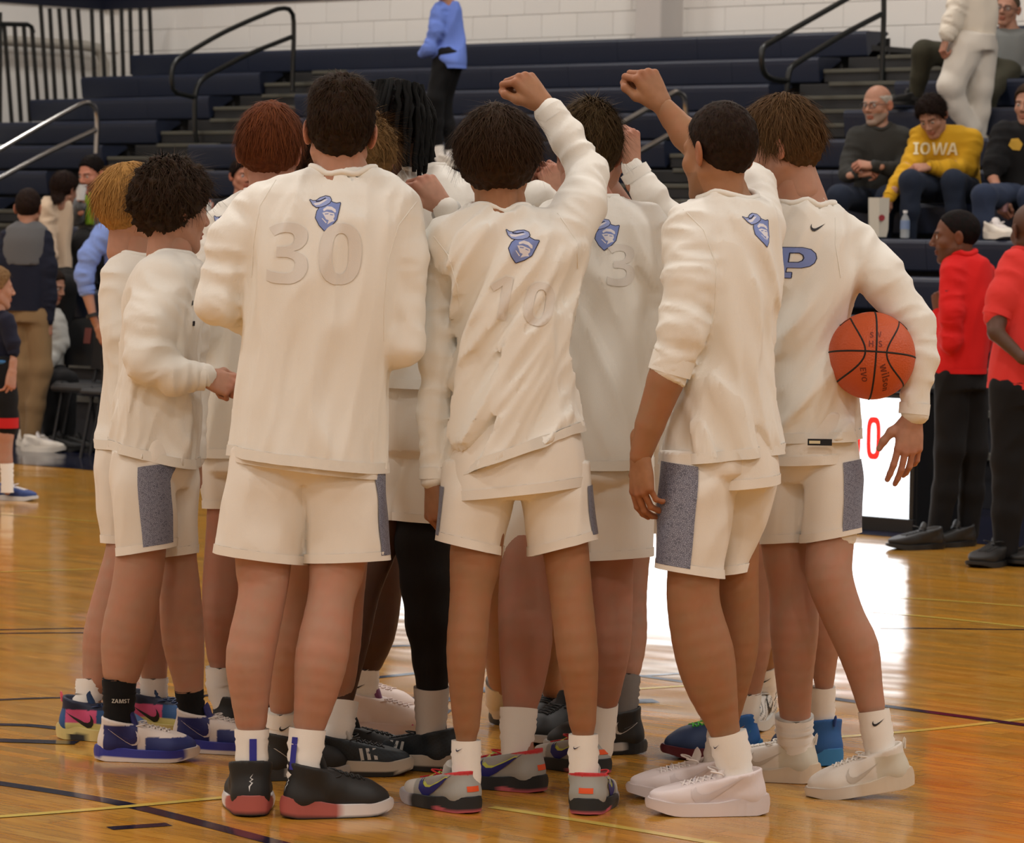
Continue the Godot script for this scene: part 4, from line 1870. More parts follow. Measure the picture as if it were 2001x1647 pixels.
# a print on a sock or a sleeve that is a tube about a line: x round it, y along it
func tube_print(owner: Dictionary, called: String, tri: PackedVector2Array, at: float, facing: Vector3, col: Color) -> void:
	after.append(func() -> void:
		var a: Vector3 = owner.ch[0][0]
		var b: Vector3 = owner.ch[2][0]
		var r: float = owner.ch[1][1]
		var ax := (a - b).normalized()
		var f := (facing - ax * facing.dot(ax)).normalized()
		var s := ax.cross(f)
		var so := Soup.new()
		for k in range(0, tri.size(), 3):
			var base := so.v.size()
			for e in 3:
				var th := tri[k + e].x / r
				var d := f * cos(th) + s * sin(th)
				so.v.append(a.lerp(b, at) + ax * tri[k + e].y + d * (r + 0.0032))
				so.n.append(d)
				so.c.append(Color.WHITE)
			var way := (so.v[base + 1] - so.v[base]).cross(so.v[base + 2] - so.v[base])
			so.i.append_array(PackedInt32Array([base, base + 2, base + 1]) if way.dot(so.n[base]) > 0.0 else PackedInt32Array([base, base + 1, base + 2]))
		part(called, so.mesh(), mat("print %s" % col.to_html(), col, 0.7), owner.node))

# silver side panel on a trouser leg of the shorts: angles round the loft, heights above the hem
func side_panel(g: Dictionary, prim: Dictionary, th0: float, th1: float, h0: float, h1: float) -> void:
	after.append(func() -> void:
		var pts := PackedVector3Array()
		var nrm := PackedVector3Array()
		var uvs := PackedVector2Array()
		var cols := 11
		var rows := 14
		for r in rows:
			for s in cols:
				var u := float(s) / (cols - 1)
				var v := float(r) / (rows - 1)
				var th := lerpf(deg_to_rad(th0), deg_to_rad(th1), u)
				var e := loft_point(prim, th, lerpf(h0, h1, v), 0.0026)
				var hit: Vector3 = g.f.cast(e[0] + e[1] * 0.07, -e[1], 0.12)
				if hit != Vector3.INF:
					e[0] = hit + e[1] * 0.003
				pts.append(e[0])
				nrm.append(e[1])
				uvs.append(Vector2(u * 1.2, v * 3.0))
		var so := Soup.new()
		so.sheet(pts, nrm, cols, Color.WHITE, uvs)
		part("side_panel", so.mesh(), panel_mat, g.node, Transform3D.IDENTITY, "silver crackle side panel"))

# ---------------------------------------------------------------- the players
const WHITE_SHIRT := Color(0.92, 0.912, 0.885)

func shirt(p: Dictionary, rows: Array, hem: Array, fold, power := 2.3, depth := 0.6, fine := 0.0095) -> Dictionary:
	# hem: [left px, left py, right px, right py]
	var g := garment(p, "shirt", cloth("white jersey", WHITE_SHIRT), null, fine)
	if fold != null:
		fold.amp *= 1.7
		fold.two = {"n": fold.n, "x": Transform3D(fold.x.basis.scaled(Vector3(1.6, 2.1, 2.1)), Vector3(3, 5, 7)), "amp": fold.amp * 0.4}
	var st := stations(p, rows, depth)
	var a := q(p, hem[0], hem[1], 0)
	var b := q(p, hem[2], hem[3], 0)
	var slope := (b.y - a.y) / (b.x - a.x)
	var last: Array = st[st.size() - 1]
	var hy: float = lerpf(a.y, b.y, (last[1] - a.x) / (b.x - a.x))
	st.append([minf(a.y, b.y) - 0.03, last[1], last[2], last[3] * 1.01, last[4] * 1.01])
	g.f.loft(st, 0.035, fold, [hy, slope, 0.0], power)
	g.prim = g.f.prims[g.f.prims.size() - 1]
	body_torso(p, rows, 0.035)
	hem_band(g, g.prim, "hem", g.m, 0.026)
	return g

func sleeve(p: Dictionary, g: Dictionary, chain: Array, fold_seed: int, amp := 0.007, cuffed := true, upto := -1) -> Array:
	var ch := arm(p, chain)
	var n := ch.size() if upto < 0 else upto
	for i in n - 1:
		var dir: Vector3 = ch[i + 1][0] - ch[i][0]
		g.f.cone(ch[i][0], ch[i + 1][0], ch[i][1], ch[i + 1][1], 0.04 if i == 0 else 0.025, folds(fold_seed + i, dir, 5.0, 13.0, amp))
	if cuffed:
		cuff(g, ch[n - 2][0], ch[n - 1][0], ch[n - 1][1], 0.03, g.m)
	return ch

# shorts: pelvis rows, then each leg [rows..., hem left px,py,right px,py]
func shorts(p: Dictionary, pelvis: Array, legs: Array, seed_: int, panels: Array = [], fine := 0.0105) -> Dictionary:
	var g := garment(p, "shorts", cloth("white shorts", Color(0.92, 0.9, 0.865)), null, fine)
	var start: float = legs[0][0][0][0] + 14.0
	var kept := pelvis.filter(func(r: Array) -> bool: return r[0] < start)
	var foot: Array = kept[kept.size() - 1].duplicate()
	foot[0] = start
	kept.append(foot)
	var ps := stations(p, kept, 0.7, -0.01)
	ps[ps.size() - 1][3] *= 0.86
	ps[ps.size() - 1][4] *= 0.6
	g.f.loft(ps, 0.02, folds(seed_, Vector3(0.1, 1, 0), 7.0, 2.2, 0.005), null, 2.2)
	var i := 0
	g.legs = []
	for l in legs:
		var rows: Array = l[0]
		var hem: Array = l[1]
		var up: Array = rows[0].duplicate()
		up[0] -= 62.0
		rows = [up] + rows
		var st := stations(p, rows, 0.95)
		st[0][4] *= 0.8
		st[0][3] *= 0.94
		var a := q(p, hem[0], hem[1], 0)
		var b := q(p, hem[2], hem[3], 0)
		var slope := (b.y - a.y) / (b.x - a.x)
		var last: Array = st[st.size() - 1]
		var hy: float = lerpf(a.y, b.y, (last[1] - a.x) / (b.x - a.x))
		st.append([minf(a.y, b.y) - 0.03, last[1], last[2], last[3] * 1.03, last[4] * 1.03])
		g.f.loft(st, 0.007, folds(seed_ + 5 + i, Vector3(0.25, 1, 0.1), 8.0, 2.5, 0.0055), [hy, slope, 0.05], 2.2)
		var prim: Dictionary = g.f.prims[g.f.prims.size() - 1]
		g.legs.append(prim)
		hem_band(g, prim, "hem", g.m, 0.022)
		i += 1
	for pn in panels:
		side_panel(g, g.legs[pn[0]], pn[1], pn[2], 0.012, pn[3])
	return g

# the tail of the jersey worn under the shirt
func tail(p: Dictionary, rows: Array, hem: Array, seed_: int, depth := 0.6) -> Dictionary:
	var g := garment(p, "jersey_tail", cloth("white shorts", Color(0.92, 0.9, 0.865)), null, 0.0105)
	var st := stations(p, rows, depth, -0.01)
	var a := q(p, hem[0], hem[1], 0)
	var b := q(p, hem[2], hem[3], 0)
	var slope := (b.y - a.y) / (b.x - a.x)
	var last: Array = st[st.size() - 1]
	var hy: float = lerpf(a.y, b.y, (last[1] - a.x) / (b.x - a.x))
	st.append([minf(a.y, b.y) - 0.03, last[1], last[2], last[3] * 1.01, last[4] * 1.01])
	g.f.loft(st, 0.02, folds(seed_, Vector3(0, 1, 0), 6.0, 2.0, 0.005), [hy, slope, 0.0], 2.3)
	g.prim = g.f.prims[g.f.prims.size() - 1]
	hem_band(g, g.prim, "hem", g.m, 0.024)
	return g

# a stitched seam along pixels of the garment's near side
func seam(p: Dictionary, g: Dictionary, path: Array) -> void:
	after.append(func() -> void:
		var pts := []
		var rad := []
		for i in path.size() - 1:
			for e in 5:
				var t := e / 5.0
				var from := q(p, lerpf(path[i][0], path[i + 1][0], t), lerpf(path[i][1], path[i + 1][1], t), 0.35)
				var hit: Vector3 = g.f.cast(from, Vector3(0, 0, -1), 0.5)
				if hit != Vector3.INF:
					pts.append(hit)
					rad.append(0.0018)
		if pts.size() > 3:
			var s := Soup.new()
			s.tube(pts, rad, 6, Color.WHITE)
			part("seam", s.mesh(), g.m, g.node))

func neckline(p: Dictionary, g: Dictionary, px: float, py: float, half: float, lean := 0.0, dip := -0.03, dz := 0.0) -> void:
	collar(g, q(p, px, py, dz), mm(p, half), mm(p, half) * 0.95, 0.055 + dip * -0.3, lean, 0.0085, g.m)

func white_sock() -> Material:
	return cloth("white sock", srgb(236, 230, 222), 0.85)

func shoe_designs() -> void:
	var blk := Color(0.012, 0.012, 0.014)
	var wht := lin(232, 226, 224)
	var swd := func(col: Color, z := 0.1, y := 0.07, w := 0.13) -> Array: return shoe_mark("swoosh", swoosh_poly, z, y, w, col)
	shoe_kind("black_red", {"upper": func(v: Vector3) -> Color: return Color(0.014, 0.013, 0.014),
		"sole_col": func(v: Vector3) -> Color: return blk if v.y < 0.008 else (lin(176, 92, 86) if v.z < 0.135 else wht),
		"high": 0.135, "sole": 0.036, "heel_up": 0.02, "lace": Color(0.012, 0.012, 0.013), "tongue": blk, "loop": blk,
		"marks": [["signature", func(f: Field) -> ArrayMesh: return lay(f, triangles(pv([-0.2, -0.5, -0.1, -0.2, 0.25, 0.0, -0.1, 0.05, 0.3, 0.2, -0.05, 0.25, 0.25, 0.5, -0.15, 0.28, 0.1, 0.15, -0.25, 0.08, 0.05, -0.02, -0.3, -0.2]), Vector2(0.018, 0.045), 0), Vector3(0, 0.088, 0.03), Vector3(-1, 0, 0), Vector3.UP, 0.001, Color(0.7, 0.7, 0.7))]]})
	var pts := [swoosh_poly]
	shoe_kind("grey_yellow", {"upper": func(v: Vector3) -> Color: return lin(190, 40, 46) if v.y > 0.105 else (lin(206, 204, 200) if v.z > 0.2 else lin(160, 160, 156)),
		"sole_col": func(v: Vector3) -> Color: return lin(190, 90, 100) if (v.y < 0.012 and v.z < 0.1) else (lin(32, 38, 42) if v.z < 0.2 else lin(196, 196, 206)),
		"high": 0.108, "sole": 0.036, "heel_up": 0.012, "lace": lin(190, 30, 34), "tongue": lin(190, 186, 180), "loop": lin(170, 168, 164),
		"marks": [shoe_mark("swoosh_edge", swoosh_poly, 0.102, 0.074, 0.15, lin(206, 214, 96), 0.0008), shoe_mark("swoosh", swoosh_poly, 0.11, 0.067, 0.15, lin(34, 42, 120), 0.002),
			["heel_tab", func(f: Field) -> ArrayMesh: return lay(f, triangles(pv([-0.5, -0.22, 0.5, -0.22, 0.5, 0.22, -0.5, 0.22]), Vector2(0.034, 0.034), 2), Vector3(0, 0.068, 0.03), Vector3(-1, 0, 0), Vector3.UP, 0.0015, lin(226, 84, 30))]]})
	shoe_kind("all_white", {"upper": func(v: Vector3) -> Color: return lin(226, 214, 214), "sole_col": func(v: Vector3) -> Color: return lin(228, 214, 212),
		"high": 0.105, "sole": 0.034, "heel_up": 0.018, "lace": lin(236, 228, 224), "tongue": lin(226, 216, 212), "loop": lin(226, 214, 214), "marks": [shoe_mark("swoosh", swoosh_poly, 0.13, 0.062, 0.14, lin(212, 200, 200))]})
	shoe_kind("cream_white", {"upper": func(v: Vector3) -> Color: return lin(206, 200, 184) if (v.z < 0.1 and v.y < 0.1) else lin(226, 220, 212),
		"sole_col": func(v: Vector3) -> Color: return lin(214, 196, 172) if v.z < 0.16 else lin(230, 222, 212),
		"high": 0.118, "sole": 0.034, "heel_up": 0.022, "lace": lin(230, 224, 216), "tongue": lin(222, 216, 206), "loop": lin(216, 210, 200), "looped": true, "marks": [swd.call(lin(196, 188, 178), 0.14, 0.06, 0.1)]})
	shoe_kind("blue_white", {"upper": func(v: Vector3) -> Color:
			if v.z < 0.02 or absf(v.z - 0.135) < 0.012 or (v.z > 0.14 and v.y > 0.072): return lin(222, 212, 206)
			if v.y > 0.107: return lin(216, 206, 200)
			return lin(33, 34, 96) if v.z < 0.125 else lin(38, 48, 108),
		"sole_col": func(v: Vector3) -> Color: return lin(222, 212, 206) if (v.y < 0.014 or v.z > 0.27) else lin(52, 56, 150),
		"high": 0.118, "sole": 0.036, "heel_up": 0.01, "lace": lin(220, 212, 206), "tongue": lin(36, 38, 100), "loop": lin(40, 44, 110),
		"marks": [shoe_mark("swoosh_edge", swoosh_poly, 0.082, 0.07, 0.1, lin(214, 204, 204)), shoe_mark("swoosh", swoosh_poly, 0.082, 0.0705, 0.084, lin(30, 31, 88), 0.002)]})
	shoe_kind("pink_blue", {"upper": func(v: Vector3) -> Color:
			if v.y > 0.095: return lin(24, 34, 62)
			if v.z < 0.035: return lin(40, 84, 140)
			if v.y < 0.055: return lin(212, 204, 132)
			return lin(206, 82, 128) if v.z < 0.14 else lin(32, 78, 132),
		"sole_col": func(v: Vector3) -> Color: return lin(38, 34, 40) if (v.z > 0.04 and v.z < 0.11 and v.y < 0.02) else lin(214, 196, 128),
		"high": 0.125, "sole": 0.036, "heel_up": 0.014, "lace": lin(40, 60, 100), "tongue": lin(30, 60, 100), "loop": lin(240, 110, 130), "looped": true, "marks": [shoe_mark("swoosh", swoosh_poly, 0.085, 0.062, 0.1, Color(0.015, 0.013, 0.014))]})
	shoe_kind("black_white", {"upper": func(v: Vector3) -> Color: return Color(0.013, 0.013, 0.014), "sole_col": func(v: Vector3) -> Color: return lin(190, 184, 178) if v.y > 0.012 and v.z > 0.06 else blk,
		"high": 0.128, "sole": 0.032, "heel_up": 0.008, "lace": Color(0.012, 0.012, 0.013), "tongue": blk, "loop": blk, "marks": [shoe_mark("swoosh_edge", swoosh_poly, 0.06, 0.078, 0.085, lin(200, 196, 190)), shoe_mark("swoosh", swoosh_poly, 0.06, 0.0785, 0.066, Color(0.013, 0.013, 0.014), 0.002)]})
	var bars := pv([-0.5, -0.5, -0.3, -0.5, -0.1, 0.5, -0.3, 0.5])
	var three := []
	for i in 3:
		three.append(shoe_mark("stripe", bars, 0.135 + i * 0.02, 0.055, 0.05, lin(186, 184, 180)))
	shoe_kind("dark_stripes", {"upper": func(v: Vector3) -> Color: return lin(22, 34, 44) if int(v.z * 180.0 + v.y * 240.0) % 3 > 0 else lin(16, 24, 32), "sole_col": func(v: Vector3) -> Color: return lin(188, 178, 162) if v.y > 0.016 else blk,
		"high": 0.112, "sole": 0.044, "heel_up": 0.006, "lace": blk, "tongue": lin(190, 186, 180), "loop": blk, "marks": three})
	shoe_kind("white_pink", {"upper": func(v: Vector3) -> Color: return lin(96, 150, 148) if (v.z < 0.03 and v.y > 0.06) else lin(226, 210, 204), "sole_col": func(v: Vector3) -> Color: return lin(228, 210, 206),
		"high": 0.125, "sole": 0.038, "heel_up": 0.008, "lace": lin(226, 208, 202), "tongue": lin(120, 60, 100), "loop": lin(228, 130, 70), "looped": true, "marks": [shoe_mark("flash", pv([-0.5, -0.3, 0.5, -0.2, 0.1, 0.3]), 0.24, 0.03, 0.04, lin(206, 50, 130))]})
	shoe_kind("blue_green", {"upper": func(v: Vector3) -> Color: return lin(214, 176, 40) if (v.y > 0.1 and v.z > 0.08) else (lin(38, 92, 160) if v.z < 0.09 else lin(27, 50, 92)),
		"sole_col": func(v: Vector3) -> Color: return lin(90, 26, 44) if v.z > 0.12 else lin(50, 128, 190), "high": 0.13, "sole": 0.034, "heel_up": 0.02, "lace": lin(70, 190, 50), "tongue": lin(36, 80, 140), "loop": lin(34, 74, 150), "looped": true,
		"marks": [shoe_mark("flash", pv([-0.5, -0.5, -0.2, -0.5, 0.5, 0.5]), 0.07, 0.055, 0.06, lin(80, 180, 60)), shoe_mark("swoosh", swoosh_poly, 0.1, 0.078, 0.08, lin(226, 170, 50))]})
	shoe_kind("silver", {"upper": func(v: Vector3) -> Color: return lin(210, 208, 204) if int(v.z * 120.0 + v.y * 200.0) % 4 > 0 else lin(110, 106, 100), "sole_col": func(v: Vector3) -> Color: return lin(214, 212, 206),
		"high": 0.12, "sole": 0.034, "lace": lin(200, 198, 194), "tongue": lin(170, 166, 160), "loop": blk, "marks": [swd.call(blk)]})
	shoe_kind("plain_black", {"upper": func(v: Vector3) -> Color: return Color(0.012, 0.012, 0.012), "sole_col": func(v: Vector3) -> Color: return Color(0.01, 0.01, 0.01), "high": 0.1, "sole": 0.024, "lace": blk, "tongue": blk, "loop": blk})
	shoe_kind("plain_white", {"upper": func(v: Vector3) -> Color: return lin(226, 218, 206), "sole_col": func(v: Vector3) -> Color: return lin(230, 222, 210), "high": 0.105, "sole": 0.036, "lace": wht, "tongue": wht, "loop": wht})
	shoe_kind("plain_blue", {"upper": func(v: Vector3) -> Color: return lin(34, 60, 120), "sole_col": func(v: Vector3) -> Color: return lin(200, 200, 200), "high": 0.105, "sole": 0.03, "lace": wht, "tongue": wht, "loop": blk})

func hand_poses() -> void:
	make_hand("fist", [[62, 95, 60], [70, 98, 62], [76, 98, 62], [80, 95, 60]], 0.02, [Vector3(-0.046, 0.052, -0.016), Vector3(-0.05, 0.085, -0.034), Vector3(-0.038, 0.1, -0.05)])
	make_hand("relaxed", [[18, 26, 16], [24, 34, 20], [28, 38, 22], [30, 40, 24]], 0.03, [Vector3(-0.046, 0.05, -0.018), Vector3(-0.054, 0.08, -0.03), Vector3(-0.052, 0.104, -0.038)])
	make_hand("spread", [[10, 14, 8], [14, 20, 12], [22, 30, 16], [24, 36, 18]], 0.09, [Vector3(-0.05, 0.045, -0.012), Vector3(-0.066, 0.072, -0.022), Vector3(-0.074, 0.094, -0.028)])
	make_hand("curled", [[45, 70, 40], [50, 74, 42], [55, 76, 44], [58, 78, 44]], 0.02, [Vector3(-0.044, 0.05, -0.018), Vector3(-0.046, 0.08, -0.034), Vector3(-0.036, 0.098, -0.048)])

const GROUP := "players in the huddle"

func build_players() -> void:
	var fair := lin(176, 131, 109)
	var tan_ := lin(156, 111, 80)
	var pink := lin(172, 123, 103)
	var deep := lin(80, 54, 42)
	var dark_hair := lin(44, 33, 25)
	var down := Vector3(0, 1, 0.05)
	player_tall(fair, dark_hair)
	player_fist(tan_, lin(50, 37, 27))
	player_behind(pink, lin(66, 52, 34))
	player_rolled(tan_, lin(40, 30, 24))
	player_ball(fair, lin(78, 58, 38))
	player_curly(fair, lin(50, 38, 29))
	player_blond(fair, lin(158, 118, 66))
	player_red(pink, lin(92, 50, 30))
	player_locs(deep)
	player_shaggy(fair, lin(120, 92, 58))
	players_hidden(fair, tan_, deep)

func player_tall(skin: Color, hc: Color) -> void:
	var p := person("tall dark-haired player seen from behind in black shoes, hands drawn in", 9.4, 600, skin, 0.0115, "basketball_player", GROUP)
	head(p, 664, 262, 184, 2, 3, 0.0, 1.03)
	hair(p, {"top": 0.026, "side": 0.009, "back": 0.014, "shift": 0.004, "nape": -0.068, "col": hc, "len": 0.022, "n": 2600, "curl": 0.6, "lift": 0.5, "amp": 0.006, "balls": [[Vector3(0.022, 0.095, -0.01), Vector3(0.056, 0.05, 0.08)], [Vector3(-0.022, 0.095, -0.01), Vector3(0.056, 0.05, 0.08)]]}, "short dark wavy hair")
	p.body.cone(q(p, 664, 300, 0.01), q(p, 668, 366, -0.01), mm(p, 47), mm(p, 50), 0.03)
	var g := shirt(p, [[326, 606, 742, -0.01, 0.085], [345, 545, 782, 0.0, 0.085], [378, 495, 808, 0.0, 0.11], [430, 478, 806, 0.0, 0.135], [520, 474, 796, 0.0, 0.15], [620, 474, 782, 0.0, 0.15], [720, 466, 766, 0.0, 0.15], [820, 456, 758, 0.0, 0.155], [890, 447, 755, 0.0, 0.16]], [440, 886, 752, 922], folds(1, Vector3(0.12, 1, 0), 6.5, 1.5, 0.0075))
	neckline(p, g, 670, 362, 60, -0.008, -0.022, 0.0)
	seam(p, g, [[808, 392], [772, 440], [752, 510], [744, 600], [742, 690]])
	seam(p, g, [[524, 348], [494, 400], [480, 480], [474, 560]])
	sleeve(p, g, [[512, 412, -0.01, 56], [458, 478, 0.0, 52], [424, 592, 0.02, 42], [520, 640, -0.2, 34]], 20, 0.009, false)
	sleeve(p, g, [[772, 416, -0.01, 54], [792, 500, 0.0, 44], [786, 672, 0.02, 42], [720, 690, -0.22, 32]], 24, 0.006, false)
	decal(g, q(p, 634, 417, 0.15), Vector3.RIGHT, Vector3.UP, mm(p, 64), mm(p, 70), emblem_mat, "emblem", "blue shield crest with a knight's helmet and plume")
	ghost(g, "30", q(p, 614, 498, 0.15), Vector3.RIGHT, Vector3(0.03, 1, 0), 0.165, srgb(214, 210, 205))
	tail(p, [[850, 452, 756, 0.0, 0.15], [900, 449, 754, 0, 0.155]], [452, 896, 750, 934], 31)
	var sh := shorts(p, [[850, 462, 750, -0.005, 0.13], [900, 452, 750, 0.0, 0.145], [950, 445, 753, 0.0, 0.15], [1000, 440, 756, 0, 0.13]], [
		[[[930, 442, 612, 0.0], [980, 434, 602, 0.0], [1040, 424, 600, 0.0], [1090, 416, 594, 0.0]], [414, 1078, 594, 1102]],
		[[[930, 578, 752, 0.0], [980, 590, 754, 0.0], [1040, 594, 758, 0.0], [1090, 596, 761, 0.0]], [594, 1098, 761, 1092]]], 40, [[1, -42, 36, 0.235]])
	leg(p, [[530, 960, 0, 78], [515, 1090, 0, 62], [513, 1160, 0.01, 47], [490, 1275, 0.03, 48], [488, 1340, 0.02, 41], [492, 1440, 0.0, 28], [492, 1530, 0.0, 27]])
	leg(p, [[660, 960, 0, 80], [660, 1095, 0, 62], [647, 1170, 0.01, 46], [630, 1275, 0.03, 52], [618, 1350, 0.02, 43], [602, 1440, 0.0, 29], [590, 1530, 0.0, 28]])
	var s1 := sock(p, [[492, 1424, 0, 33], [492, 1460, 0, 32], [492, 1520, 0, 34], [494, 1550, -0.01, 30]], white_sock(), 2)
	var s2 := sock(p, [[601, 1424, 0, 35], [597, 1462, 0, 34], [592, 1520, 0, 38], [594, 1550, -0.01, 32]], white_sock(), 5)
	for e in [[s1, 0.15], [s2, -0.75]]:
		tube_print(e[0], "stripe", triangles(pv([-0.5, -0.5, 0.5, -0.5, 0.5, 0.5, -0.5, 0.5]), Vector2(0.018, 0.085), 2), 0.52, Vector3(e[1], 0, 1), srgb(40, 40, 140))
	shoe(p, "black_red", 490, 1597, 186, 0.98)
	shoe(p, "black_red", 556, 1598, 114, 0.98)

func player_fist(skin: Color, hc: Color) -> void:
	var p := person("player in the middle seen from behind, right fist raised above his bushy hair", 9.45, 1010, skin, 0.0115, "basketball_player", GROUP)
	head(p, 974, 322, 176, 6, -3, -0.01, 1.03)
	hair(p, {"top": 0.034, "side": 0.03, "back": 0.034, "shift": -0.03, "nape": -0.088, "nape_tilt": 0.1, "col": hc, "len": 0.045, "n": 3600, "curl": 0.5, "lift": 0.3, "amp": 0.006, "freq": 30.0, "balls": [[Vector3(0.05, 0.05, -0.03), Vector3(0.055, 0.06, 0.07)], [Vector3(-0.05, 0.05, -0.03), Vector3(0.055, 0.06, 0.07)]]}, "bushy dark brown hair")
	p.body.cone(q(p, 974, 360, 0.0), q(p, 978, 400, -0.02), mm(p, 48), mm(p, 49), 0.03)
	var drag := folds(3, Vector3(0.62, 1, 0.1), 7.5, 1.3, 0.0125)
	var g := shirt(p, [[398, 915, 1040, -0.01, 0.085], [420, 880, 1090, 0, 0.09], [455, 856, 1136, 0, 0.12], [510, 858, 1142, 0, 0.135], [580, 878, 1128, 0, 0.135], [650, 886, 1118, 0, 0.135], [720, 884, 1120, 0, 0.135], [790, 878, 1130, 0, 0.14], [860, 873, 1142, 0, 0.145], [910, 871, 1146, 0, 0.145]], [870, 932, 1143, 838], drag)
	neckline(p, g, 978, 404, 56, 0.0, -0.012, 0.0)
	seam(p, g, [[842, 462], [872, 500], [890, 560], [896, 620]])
	seam(p, g, [[1092, 415], [1130, 470], [1134, 540]])
	# left arm hangs
	var la := sleeve(p, g, [[872, 470, -0.01, 48], [860, 545, -0.05, 37], [855, 700, -0.06, 35], [847, 800, -0.05, 31], [848, 935, -0.03, 27]], 30, 0.006)
	hand(p, "curled", la[4][0] + Vector3(0, -0.012, 0), Vector3(0.05, -1, 0.05), Vector3(-0.8, 0, 0.6), true, 0.98)
	# right arm raised and bent, fist to the front
	var ra := sleeve(p, g, [[1100, 455, 0.0, 56], [1136, 400, -0.06, 48], [1150, 338, -0.16, 38], [1110, 268, -0.2, 33], [1072, 216, -0.22, 29]], 34, 0.009)
	hand(p, "fist", ra[4][0] + Vector3(-0.012, 0.015, 0), Vector3(-0.62, 0.72, -0.1), Vector3(0.5, 0.45, 0.75), false, 1.04)
	decal(g, q(p, 1016, 482, 0.13), Vector3(0.97, -0.23, 0), Vector3(0.23, 0.97, 0), mm(p, 72), mm(p, 68), emblem_mat, "emblem", "blue shield crest with a knight's helmet and plume")
	ghost(g, "10", q(p, 1018, 590, 0.13), Vector3(0.98, -0.15, 0), Vector3(0.15, 0.98, 0), 0.12, srgb(210, 206, 200))
	tail(p, [[800, 882, 1132, 0, 0.128], [880, 874, 1148, 0, 0.137], [940, 868, 1153, 0, 0.142]], [866, 976, 1156, 944], 51)
	var sh := shorts(p, [[840, 885, 1135, 0, 0.12], [920, 872, 1148, 0.0, 0.135], [975, 862, 1156, 0.0, 0.14], [1010, 856, 1160, 0.0, 0.12]], [
		[[[960, 860, 1004, 0.0], [1000, 856, 1000, 0.0], [1040, 852, 990, 0.0], [1078, 849, 985, 0.0]], [848, 1052, 986, 1084]],
		[[[960, 1014, 1156, 0.0], [1000, 1022, 1160, 0.0], [1040, 1028, 1166, 0.0], [1078, 1030, 1172, 0.0]], [1028, 1086, 1173, 1050]]], 60, [[0, 150, 215, 0.14], [1, -30, 30, 0.14]])
	leg(p, [[940, 960, 0, 70], [930, 1085, 0, 57], [920, 1165, 0.01, 41], [912, 1270, 0.025, 40], [911, 1350, 0.015, 33], [911, 1450, 0, 24], [912, 1540, 0, 24]])
	leg(p, [[1090, 960, 0, 68], [1106, 1080, 0, 50], [1116, 1165, 0.01, 42], [1128, 1275, 0.025, 41], [1135, 1350, 0.015, 33], [1140, 1440, 0, 25], [1142, 1540, 0, 24]])
	var s1 := sock(p, [[911, 1446, 0, 28], [911, 1480, 0, 29], [912, 1530, 0, 28], [905, 1560, -0.01, 26]], white_sock(), 7)
	var s2 := sock(p, [[1140, 1434, 0, 28], [1140, 1480, 0, 29], [1141, 1530, 0, 28], [1145, 1560, -0.01, 26]], white_sock(), 8)
	tube_print(s1, "swoosh", triangles(swoosh_poly, Vector2(0.02, 0.02), 0), 0.2, Vector3(-0.5, 0, 1), srgb(30, 28, 60))
	tube_print(s2, "swoosh", triangles(swoosh_poly, Vector2(0.02, 0.02), 0), 0.25, Vector3(-0.5, 0, 1), srgb(30, 28, 60))
	shoe(p, "grey_yellow", 925, 1590, 218, 0.93)
	shoe(p, "grey_yellow", 1144, 1594, 172, 0.93)

